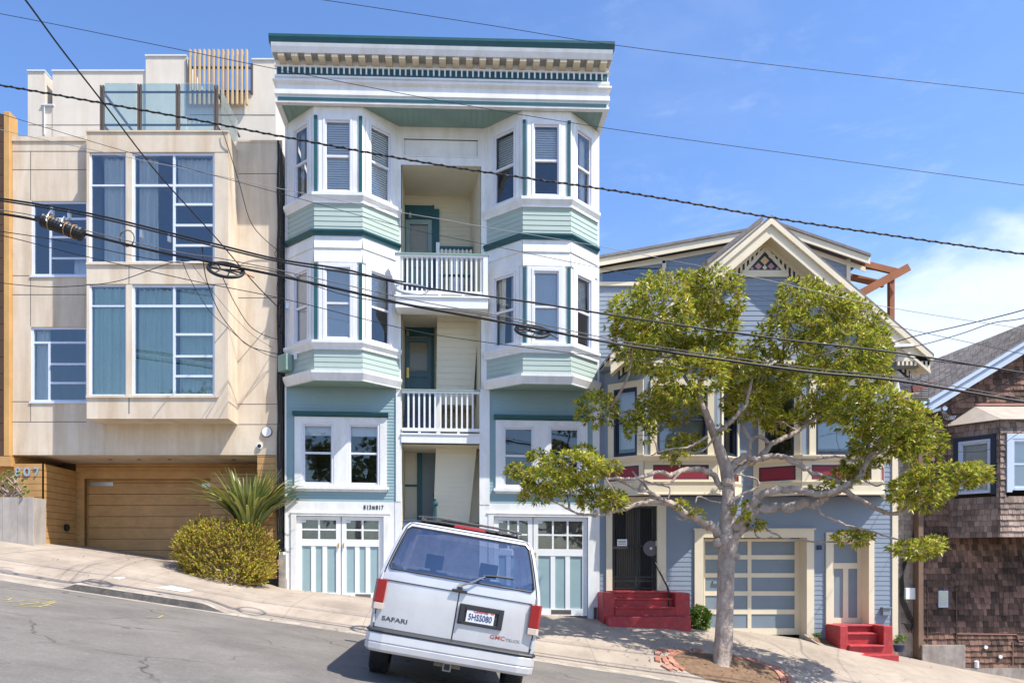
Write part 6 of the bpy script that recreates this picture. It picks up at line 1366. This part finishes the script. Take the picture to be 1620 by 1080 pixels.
b = MB(); b.tube(path, .012, 6); vb('window_seal', b, M['vdark'], rw)
# door seams
b = MB()
def seam(p, w_=.007): b.tube([q_ + Vector((0, -.004, 0)) for q_ in p], w_, 4)
seam([rp(a, 1.17 , -.001) for a in AL[2:-2]]); seam([rp(0, z, -.001) for z in (.60, .8, 1.0, 1.17)]); seam([rp(a, .60, -.001) for a in AL[2:-2]])
seam([rp(-.955, z, -.001) for z in (.60, .8, 1.0, 1.17, 1.32, 1.5, 1.7, 1.83, 1.88)]); seam([rp(.955, z, -.001) for z in (.60, .8, 1.0, 1.17, 1.32, 1.5, 1.7, 1.83, 1.88)]); seam([rp(a, 1.885, -.001) for a in AL[2:-2]], .004)
vb('door_seam', b, M['vdark'])
for sg in (-1, 1):
    l = MB(); a0, a1 = .905 * sg, 1.0 * sg
    def lens(mb, z0, z1, o):
        x0, x1 = sorted((.865 * sg, 1.0 * sg)); mb.add([(x0, -.022, z0), (x1 - (.03 if sg > 0 else 0), -.022, z0), (x1, .02, z0), (x1, .14, z0), (x0, .14, z0)] if sg > 0 else [(x0 + .03, -.022, z0), (x1, -.022, z0), (x1, .14, z0), (x0, .14, z0), (x0, .02, z0)], [])
        k_ = len(mb.v); base = mb.v[-5:]; top = [Vector((p.x - sg * (z1 - z0) * .02, p.y, z1)) for p in base]; mb.v += top
        mb.f += [(k_-5+i, k_-5+(i+1) % 5, k_+(i+1) % 5, k_+i) for i in range(5)] + [tuple(range(k_, k_+5)), tuple(reversed(range(k_-5, k_)))]
    lens(l, .895, 1.17, 0); t = vb('tail_light', l, M['vred'], bevel=.008); l = MB(); lens(l, .815, .893, 0); vb('reverse_lens', l, M['vlens'], t, bevel=.006)
    for z in (.70, 1.20): h = MB(); h.tube([rp(.965 * sg, z - .05, .012), rp(.965 * sg, z + .05, .012)], .016, 8); vb('door_hinge', h, M['vpaint'])
# bumper
b = MB(); bpth = [(-1.0, .30), (-1.0, .0), (-.95, -.09), (-.8, -.125), (0, -.14), (.8, -.125), (.95, -.09), (1.0, .0), (1.0, .30)]
b.sweep(bpth, [(-.14, .33), (-.03, .33), (0, .36), (.004, .43), (-.006, .44), (.006, .45), (.0, .545), (-.02, .56), (-.14, .56)]); bm = vb('rear_bumper', b, M['vpaint'], bevel=.01)
b = MB(); b.sweep(bpth, [(-.16, .56), (.004, .56), (.010, .575), (.0, .59), (-.16, .60)]); vb('bumper_pad', b, M['vdark'], bm)
b = MB(); b.box(-.05, .05, -.09, .3, .235, .335); b.box(-.16, .16, .12, .2, .25, .31); hc = vb('tow_hitch', b, mat('rusty_steel', (.30, .24, .19), .7, .25, 9), VN); b = MB(); b.box(-.032, .032, -.095, -.088, .253, .317); vb('hitch_socket', b, M['black'], hc)
# licence plate in its recess
fp = Fr((0, -.0, 0), (1, 0, 0), (0, -1, 0))
b = MB()
for u0, u1, w0, w1 in ((.03, .10, .805, 1.045), (.50, .56, .805, 1.045), (.10, .50, .985, 1.045), (.10, .50, .805, .845)): b.fbox(fp, u0, u1, -.01, .022, w0, w1)
b.fbox(fp, .10, .50, -.01, .006, .845, .985); pr = vb('plate_frame', b, M['vdark'], bevel=.006); b = MB(); b.fbox(fp, .045, .085, .022, .05, .83, 1.02); vb('door_latch', b, M['vdark'])
b = MB(); b.fbox(fp, .125, .455, .008, .016, .835, .998); pl_ = vb('licence_plate', b, mat('white_plate', (.74, .75, .76), .4, .02))
b = MB(); lettering(b, fp, .29, .018, .905, '5HSS080', .105, .002, .001, .74); vb('plate_number', b, mat('navy_plate_ink', (.03, .05, .16), .5), pl_); b = MB(); lettering(b, fp, .29, .018, .978, 'California', .038, .002, .001, 1.15, .2); vb('plate_state', b, mat('red_plate_ink', (.5, .05, .05), .5), pl_)
b = MB(); b.fbox(fp, .41, .445, .0162, .0182, .968, .992); vb('plate_sticker', b, mat('orange_sticker', (.72, .16, .03), .5), pl_)
# badges, laid on the slightly curved doors
def on_skin(b):
    for p_ in b.v: p_.y += interp([(a, .05 * a ** 6) for a in AL[7:]], abs(p_.x) / hw(p_.z)) - .0005
    return b
b = MB(); lettering(b, fp, -.70, .002, .715, 'SAFARI', .072, .001, .0015, 1.4); vb('model_badge', on_skin(b), mat('grey_badge', (.09, .09, .10), .35, .1, metallic=.4))
b = MB(); lettering(b, fp, .53, .002, .715, 'GMC', .066, .001, .001, 1.25); vb('maker_badge', on_skin(b), mat('red_chrome_badge', (.42, .10, .07), .35, .1)); b = MB(); lettering(b, fp, .715, .002, .708, 'TRUCK', .046, .001, .001, 1.15); vb('truck_badge', on_skin(b), mat('dull_grey_badge', (.30, .30, .31), .35, .1))
# handle, wiper
b = MB(); b.box(-.09, .09, -.035, .012, 1.165, 1.20); b.box(-.03, .03, -.03, .012, 1.20, 1.235); vb('door_handle', b, M['vdark'], bevel=.006)
b = MB(); w0 = rp(.0, 1.245, .03); b.disc(w0 + Vector((0, .03, 0)), (0, -1, 0), .032, .04, 10); b.tube([w0, rp(.12, 1.30, .05), rp(.29, 1.40, .045)], [.014, .012, .010], 6); wp = vb('wiper', b, M['chrome']); b = MB(); b.tube([rp(.26, 1.405, .03), rp(.45, 1.425, .026), rp(.66, 1.43, .022)], .010, 5); vb('wiper_blade', b, M['vdark'], wp)
# roof rack and high brake light
b = MB()
for sg in (-1, 1): b.tube([(.60 * sg, .50, 1.945), (.60 * sg, .55, 2.0), (.60 * sg, 1.6, 2.005), (.60 * sg, 2.6, 1.99), (.60 * sg, 2.65, 1.945)], .016, 6)
for y_ in (.62, 1.55, 2.5): b.tube([(-.66, y_, 1.995), (-.45, y_, 2.015), (.45, y_, 2.015), (.66, y_, 1.995)], .016, 6)
for x_ in (-.35, -.12, .12, .35): b.box(x_ - .02, x_ + .02, .6, 2.6, 1.95, 1.962)
vb('roof_rack', b, M['vdark']); b = MB(); b.add([(-.2, .38, 1.93), (.2, .38, 1.93), (.2, .52, 1.95), (-.2, .52, 1.95), (-.18, .40, 1.965), (.18, .40, 1.965), (.18, .5, 1.965), (-.18, .5, 1.965)], [(4,5,6,7),(0,1,5,4),(1,2,6,5),(2,3,7,6),(3,0,4,7)]); vb('high_brake_light', b, M['vred'])
# mirrors
for sg in (-1, 1): b = MB(); b.box(*sorted((1.0 * sg, 1.20 * sg)), 3.35, 3.47, 1.20, 1.36); b.box(*sorted((.93 * sg, 1.0 * sg)), 3.38, 3.44, 1.22, 1.27); vb('door_mirror', b, M['vdark'], bevel=.02)
# interior
b = MB(); b.box(-.92, .92, .1, 4.0, .55, .60); b.box(-.9, .9, 3.6, 4.05, .6, 1.15); b.quad((-.72, .5, 1.90), (.72, .5, 1.90), (.72, 3.0, 1.90), (-.72, 3.0, 1.90)); vb('cabin_floor', b, M['vdark'])
def seat(x0, x1, y_, heads):
    s = MB(); s.box(x0, x1, y_ - .08, y_ + .06, .62, 1.30); s.box(x0, x1, y_, y_ + .5, .62, .90); s = vb('seat', s, M['vseat'], bevel=.05, seg=3)
    for hx in heads: h = MB(); h.box(hx - .14, hx + .14, y_ - .09, y_ + .03, 1.33, 1.56); h.box(hx - .05, hx + .05, y_ - .04, y_ - .01, 1.28, 1.36); vb('headrest', h, M['vseat'], s, bevel=.085, seg=4)
seat(-.80, .80, .95, ()); seat(-.80, .80, 1.95, ()); seat(-.68, -.18, 2.95, (-.43,)); seat(.18, .68, 2.95, (.43,))
b = MB(); b.tube([(-.43 + .19 * math.cos(t), 3.55 + .06 * math.sin(t), 1.12 + .17 * math.sin(t)) for t in [k_ * .45 for k_ in range(15)]], .014, 6); vb('steering_wheel', b, M['vdark'])
# wheels, set down on the road
for sx, y_ in ((-1, .95), (1, .95), (-1, 3.75), (1, 3.75)):
    x_ = .86 * sx; wpt = RM @ Vector((x_, y_, 0)) + VL; g = zroad(wpt.x, max(-30, wpt.y)) if wpt.y < -4 else zwalk(wpt.x, wpt.y); dz = (g - wpt.z) / math.cos(roll); r_ = .345; c = Vector((x_, y_, dz + r_ - .012))
    w_ = MB(); prf = [(-.12, r_ * .62), (-.125, r_ * .86), (-.10, r_ * .97), (-.06, r_), (.06, r_), (.10, r_ * .97), (.125, r_ * .86), (.12, r_ * .62)]; sd_ = 36
    w_.add([(c.x + q_, c.y + rad * math.cos(t), c.z + rad * math.sin(t)) for q_, rad in prf for t in [2 * math.pi * i / sd_ for i in range(sd_)]], [(j*sd_+i, j*sd_+(i+1) % sd_, (j+1)*sd_+(i+1) % sd_, (j+1)*sd_+i) for j in range(7) for i in range(sd_)])
    for i in range(sd_):
        t = 2 * math.pi * i / sd_
        for xo in (-.075, 0, .075): w_.add([(c.x + xo + u * .028, c.y + (r_ + v_ * .006) * math.cos(t + o), c.z + (r_ + v_ * .006) * math.sin(t + o)) for u, o, v_ in ((-1, 0, 1), (1, 0, 1), (1, .10, 1), (-1, .10, 1), (-1, 0, -1), (1, 0, -1), (1, .10, -1), (-1, .10, -1))], [(0,1,2,3),(0,4,5,1),(1,5,6,2),(2,6,7,3),(3,7,4,0)])
    w_ = vb('wheel', w_, M['tyre'], smooth=False); h = MB(); h.disc(c + Vector((-.10, 0, 0)), (1, 0, 0), r_ * .63, .20, 24); vb('rim', h, M['chrome'], w_)
b = MB(); b.box(-.72, .72, .86, 1.04, .28, .42); b.tube([(.45, .0, .30), (.45, 1.4, .30)], .035, 8); b.box(-.5, .3, .2, .8, .36, .5); b.quad((-.93, .1, .40), (.93, .1, .40), (.93, 4.5, .40), (-.93, 4.5, .40)); vb('underbody', b, M['black'])
# ================================================================ overhead lines
def cable(name, label, pts, r, yd=-5.6, sides=6, twist=False, cat='wire', group='overhead lines along the street', m=None, n=6):
    """pts: (px,py) or (px,py,depth); the cable hangs as one smooth curve"""
    w = [P(p[0], p[1], p[2] if len(p) > 2 else yd) for p in pts]; sp_ = [Vector(q_) for q_ in smooth_path([tuple(v_) for v_ in w], n)]
    if pts[-1][0] > 1600: sp_.append(sp_[-1] + (sp_[-1] - sp_[-2]).normalized() * 20)
    r *= .86; b = MB(); b.tube(sp_, r, sides)
    if twist:
        L = 0; pos = [0]
        for a, c in zip(sp_, sp_[1:]): L += (c - a).length; pos.append(L)
        hx = []; step = .035; s_ = 0; i = 0
        while s_ < L:
            while i < len(pos) - 2 and pos[i + 1] < s_: i += 1
            t = (s_ - pos[i]) / max(1e-6, pos[i+1] - pos[i]); p_ = sp_[i].lerp(sp_[i+1], t); a = s_ * 30; hx.append(p_ + Vector((0, math.cos(a), math.sin(a))) * r * 1.15); s_ += step
        b.tube(hx, r * .75, 5)
    return tag(b.build(name, m or M['rubber'], None, smooth=True), label, cat, group)
G = None
cable('power_cable', 'thick twisted black power cable crossing the whole street above the gable peak', [(-300,85),(0,135),(160,163),(300,188),(440,215),(700,262),(1000,306),(1220,344),(1400,371),(1620,402),(1900,440)], .015, -5.6, twist=True, cat='cable')
cable('service_drop', 'black cable sloping steeply down from the top left corner across the blue window bay', [(-10,-60,-9),(40,0,-8.5),(95,75,-7.6),(165,165,-6.4),(250,275,-4.4),(345,380,-2.2),(400,445,-1.0),(441,487,-.10)], .015)
cable('thin_wire', 'thin wire highest in the sky, running from top edge to right edge', [(300,-30),(510,0),(760,38),(975,72),(1300,112),(1620,148),(1800,170)], .0055, -5.8)
cable('thin_wire', 'thin wire running under the white cornice of the flats and on across the open sky', [(-200,-10),(0,22),(290,80),(440,110),(700,160),(960,203),(1300,250),(1620,293),(1800,318)], .0055, -5.8)
cable('thin_wire', 'thin pale wire in front of the top porch door of the flats', [(-100,170),(0,205),(160,240),(330,275),(500,310),(640,337),(700,347),(760,358),(960,392),(1200,440),(1400,485),(1620,520)], .006, -5.2, m=mat('grey_wire', (.30, .30, .31), .5))
cable('thin_wire', 'thin wire passing below the pale one, over the top porch railing', [(-100,150),(0,180),(200,240),(440,305),(640,360),(760,385),(960,426),(1200,470),(1400,513),(1620,560)], .005, -5.8)
bun = [(-200,288),(0,314),(100,330),(170,344),(260,366),(345,387),(440,410),(540,425),(580,435)]
cable('cable_bundle', 'upper lashed telephone cable bundle crossing the stucco house and white bays', bun + [(640,450),(700,459),(840,478),(960,497),(1130,522),(1250,538),(1420,558),(1620,590),(1800,620)], .018, -5.6, cat='cable')
cable('cable_bundle', 'companion cable lashed tight under the upper telephone bundle', [(-200,291),(0,317.5),(100,334),(170,348),(260,370),(345,391),(440,413.5),(540,430),(640,446)], .016, -5.63, cat='cable')
low = [(-200,310),(0,338),(65,350),(130,369),(240,396),(300,408),(350,418),(440,436),(540,458),(650,483),(760,503),(840,518),(960,541),(1060,557),(1130,567),(1280,588),(1420,602),(1620,636),(1800,665)]
cable('main_cable', 'thickest black cable of the lower run, carrying the splice case and storage loops', low, .026, -5.6, cat='cable', sides=8)
cable('messenger_wire', 'steel messenger wire just above the thickest lower cable', [(x_, y_ - 6 - (3 if 300 < x_ < 960 else 0)) for x_, y_ in low], .009, -5.6, m=M['joint'])
cable('drop_wire', 'thin black line just below the splice case', [(-100,352),(0,366),(80,378),(160,394),(240,410),(300,417),(360,418),(440,431),(560,470),(760,497),(960,542),(1130,562)], .008, -5.7)
cable('drop_wire', 'thin wire from the left edge crossing the mullions and the lower porch door', [(-100,355),(0,372),(120,402),(300,443),(450,473),(640,520),(760,540),(960,565),(1130,585)], .0075, -5.7)
cable('drop_wire', 'lowest thin wire, sagging across the stucco house and rising to the storage loop', [(-60,436),(0,447),(60,453),(110,453),(180,446),(230,430),(270,416),(300,413)], .0075, -4.9)
GS = 'service drops to the houses'
cable('house_drop', 'slack service wire looping from the bay corner down to the edge of the flats', [(352,208,-.8),(358,225,-.8),(378,288,-.6),(394,345,-.4),(412,372,-.2),(441,397,-.08)], .012, group=GS)
cable('house_drop', 'steep service wire from the storage loop to the flats just over the green soffit', [(320,392,-5.6),(326,440,-4.2),(345,490,-3),(370,525,-1.8),(396,548,-.8),(440,560,-.1)], .011, group=GS)
cable('house_drop', 'middle service wire curving below the storage loop to the edge of the flats', [(352,438,-5.6),(372,480,-3.6),(395,515,-2),(418,530,-.9),(441,537,-.1)], .010, group=GS)
cable('house_drop', 'leftmost thin service wire slanting down over the concrete bay to the flats', [(288,410,-5.6),(300,440,-4.4),(330,490,-3),(362,520,-1.8),(392,545,-.9),(425,562,-.2),(441,566,-.1)], .008, group=GS)
cable('house_drop', 'fine straight wire ending beside the junction box of the flats', [(305,420,-5.6),(360,490,-3),(400,530,-1.2),(432,550,-.2)], .005, group=GS)
cable('house_drop', 'upper wire rising from the blue gable eave to the right edge', [(1410,543,-1.0),(1450,531,-2),(1520,515,-3.2),(1620,490,-4.6),(1700,462,-5)], .012, group=GS)
cable('house_drop', 'lower wire rising from the blue gable eave to the right edge', [(1424,551,-1.0),(1460,545,-2),(1520,528,-3.2),(1570,511,-4),(1620,503,-4.6),(1700,480,-5)], .010, group=GS)
cable('house_drop', 'wire from the shingled wall insulator sweeping up to the right edge', [(1497,645,.0),(1515,634,-.5),(1560,620,-1.6),(1600,600,-3),(1620,590,-3.6),(1700,560,-4.6)], .012, group=GS)
cable('house_drop', 'grey conductor crossing from the blue eave in front of the shingled gable', [(1404,560,-1.0),(1480,571,-2.2),(1560,580,-3.2),(1620,589,-4),(1720,604,-4.8)], .010, group=GS)
cable('house_drop', 'thin wire fanning to the bottom of the shingled window bay', [(1480,710,-.2),(1540,715,-.9),(1580,705,-2),(1620,680,-3.4),(1700,640,-4.6)], .006, group=GS)
# rigid fittings
sc = thing('splice_case', 'ribbed black cable splice case hanging from the cable in front of the stucco house', 'splice case', P(98, 362, -5.65))
a, c = P(64, 347, -5.65), P(132, 372, -5.65); d = (c - a).normalized(); b = MB(); k = 26; L = (c - a).length
b.tube([a + d * L * i / k for i in range(k + 1)], [.055] + [.105 + (.012 if i % 2 else 0) for i in range(k - 1)] + [.055], 14); b.build('case', M['black'], sc, smooth=False)
for t in (.02, .98): e = MB(); e.tube([a.lerp(c, t) - d * .10, a.lerp(c, t)], [.035, .07], 10); e.build('end_cap', M['black'], sc)
for t in (.22, .55): h = MB(); q_ = a.lerp(c, t); h.tube([q_ + Vector((0, -.11, -.02)), q_ + Vector((0, -.06, .10)), q_ + Vector((0, .0, .19)), q_ + Vector((0, .06, .10))], .014, 6); h.build('hanger_strap', M['steel'], sc)
for t in (.25, .62, .8): h = MB(); q_ = a.lerp(c, t); h.tube([q_ + d.orthogonal().normalized() * .114 * math.cos(s_) + d.cross(d.orthogonal().normalized()) * .114 * math.sin(s_) for s_ in [i * .45 for i in range(15)]], .006, 5); h.build('band', M['wood_tan'], sc)
GL = 'cable storage loops'
def loop(px, py, rx, ry_, label, spokes, ang, m, wire_m, rr=.024):
    t_ = thing('storage_loop', label, 'storage loop', P(px, py, -5.6), GL); ca, sa = math.cos(ang), math.sin(ang); b = MB()
    def pt(t, s=1.0): u, v_ = rx * s * math.cos(t), ry_ * s * math.sin(t); return P(px + u * ca - v_ * sa, py + u * sa + v_ * ca, -5.6 - .20 * s * math.sin(t))
    b.tube([pt(2 * math.pi * i / 28) for i in range(29)], rr, 7); b.tube([pt(2 * math.pi * i / 28, .88) for i in range(29)], rr * .6, 6); b.build('ring', m, t_, smooth=True)
    if spokes:
        s_ = MB(); s_.tube([pt(0, .9), pt(math.pi, .9)], rr * .7, 5)
        for i in range(spokes): s_.tube([pt(.5 + i * math.pi * 2 / spokes, .88), pt(0.0 if i % 2 else math.pi, .25)], rr * .5, 5)
        s_.build('spoke', m, t_)
    e = MB(); e.tube([pt(0), P(px + rx * 1.55, py + rx * .42 * (1 if spokes else .1), -5.6)], rr * .55, 5); e.build('tail', wire_m, t_)
loop(357, 427, 29, 11, 'dark webbed storage loop hanging in front of the stucco house corner', 7, .16, M['black'], mat('orange_tail', (.45, .16, .06), .6))
loop(842, 524, 27, 8.5, 'black webbed storage loop beside the lower right window bay', 6, .14, M['black'], M['rubber'])
loop(650, 457, 27, 8, 'pale grey open storage loop before the upper balcony', 0, .10, M['steel'], M['steel'], .014)
cl_ = thing('cable_coil', 'small round slack cable coil hung between blue panes of the stucco house', 'cable coil', P(201, 379, -5.6)); b = MB(); b.tube([P(201 + 11.5 * math.cos(t), 377 + 13 * math.sin(t), -5.6 + .02 * t) for t in [i * .4 for i in range(33)]], .011, 6); b.build('coil', M['joint'], cl_, smooth=True)
# ceramic bracket on the blue eave and wall insulator of the shingled house
mk = thing('service_bracket', 'white service bracket with looped tails under the eave of the blue gable', 'service bracket', P(1404, 549, -1.08)); b = MB(); b.bar(P(1400, 548, -1.12), P(1444, 546, -1.12), .09, .06); b.build('arm', M['white'], mk); b = MB()
for k_ in range(3): b.tube([P(1410 + 3 * k_, 552, -1.1), P(1416 + 2 * k_, 566, -1.1), P(1410 + k_, 580 - 3 * k_, -1.1), P(1403, 572, -1.1)], .008, 5)
b.build('wire_tail', M['joint'], mk)
mk = thing('wall_insulator', 'grey weatherhead bracket with curled tails on the shingled gable wall', 'service bracket', P(1485, 648, .05)); b = MB(); b.bar(P(1474, 651, .05), P(1494, 645, .0), .10, .07); b.disc(P(1493, 646, -.04), (0, -1, 0), .06, .05, 12); b.build('bracket', M['steel'], mk); b = MB()
for k_ in range(4): b.tube([P(1490 + k_, 650, .0), P(1494 + 3 * k_, 662 - k_, .02), P(1500 + 3 * k_, 664, .04), P(1506 + 2 * k_, 657, .06)], .007, 5)
b.build('wire_tail', M['steel'], mk)
# small clips and lashings along the bundles
cg = 'clamps on the overhead cables'
for px, py, lb in ((83, 334, 'first silver clamp on the upper bundle left of the splice case'), (110, 340, 'silver clamp on the upper bundle above the splice case'), (224, 370, 'clamp on the upper bundle right of the slack coil'), (268, 376, 'clamp on the upper bundle before the split window column'), (455, 482, 'clamp on the lower cable beside the left bay corner')):
    k_ = MB(); c = P(px, py, -5.6); k_.box(c.x - .02, c.x + .02, c.y - .035, c.y + .03, c.z - .07, c.z + .05); tag(k_.build('cable_clamp', M['steel'], None), lb, 'clamp', cg)
# ================================================================ trees across the street, behind the camera (they show as reflections in the panes)
M['far_leaf'] = leaf_mat('far_tree_leaf', [(.06, .10, .025), (.12, .18, .04), (.20, .26, .06), (.10, .15, .04)], .25, .5, .3)
def far_tree(x, y, h, w_, label, seed):
    rg = random.Random(seed); z0 = zroad(x, y); t = thing('far_tree', label, 'tree', (x, y, z0), 'trees across the street'); b = MB()
    b.tube([(x, y, z0 - .2), (x + .1, y, z0 + h * .3), (x - .1, y, z0 + h * .7)], [.28, .22, .08], 9)
    for k in range(6): a = k * 1.05; b.tube([(x, y, z0 + h * (.3 + .04 * k)), (x + math.cos(a) * w_ * .3, y + math.sin(a) * w_ * .3, z0 + h * .55), (x + math.cos(a) * w_ * .45, y + math.sin(a) * w_ * .45, z0 + h * .72)], [.12, .08, .03], 6)
    b.build('trunk', M['bark'], t); c = MB()
    cl = [(rg.uniform(-.45, .45) * w_, rg.uniform(-.45, .45) * w_, rg.uniform(.42, .92) * h, rg.uniform(.10, .2) * w_) for _ in range(22)]
    for (a, d, e, r_) in cl:
        for _ in range(46):
            v_ = Vector((rg.gauss(0, 1), rg.gauss(0, 1), rg.gauss(0, .8))).normalized(); leaf_fan(c, Vector((x + a, y + d, z0 + e)) + v_ * r_ * rg.uniform(.6, 1.1), v_ + Vector((0, 0, .4)), 5, .34, .08, rg)
    c.build('crown', M['far_leaf'], t)
far_tree(-6.5, -31, 8.5, 6.0, 'leafy tree across the street mirrored in the lower panes of the white flats', 1)
far_tree(-19, -32, 10.5, 7.5, 'tall tree across the street mirrored in the blue panes of the stucco house', 2)
far_tree(9, -31, 8.5, 6.5, 'dark tree across the street mirrored in the bay panes of the blue house', 3)
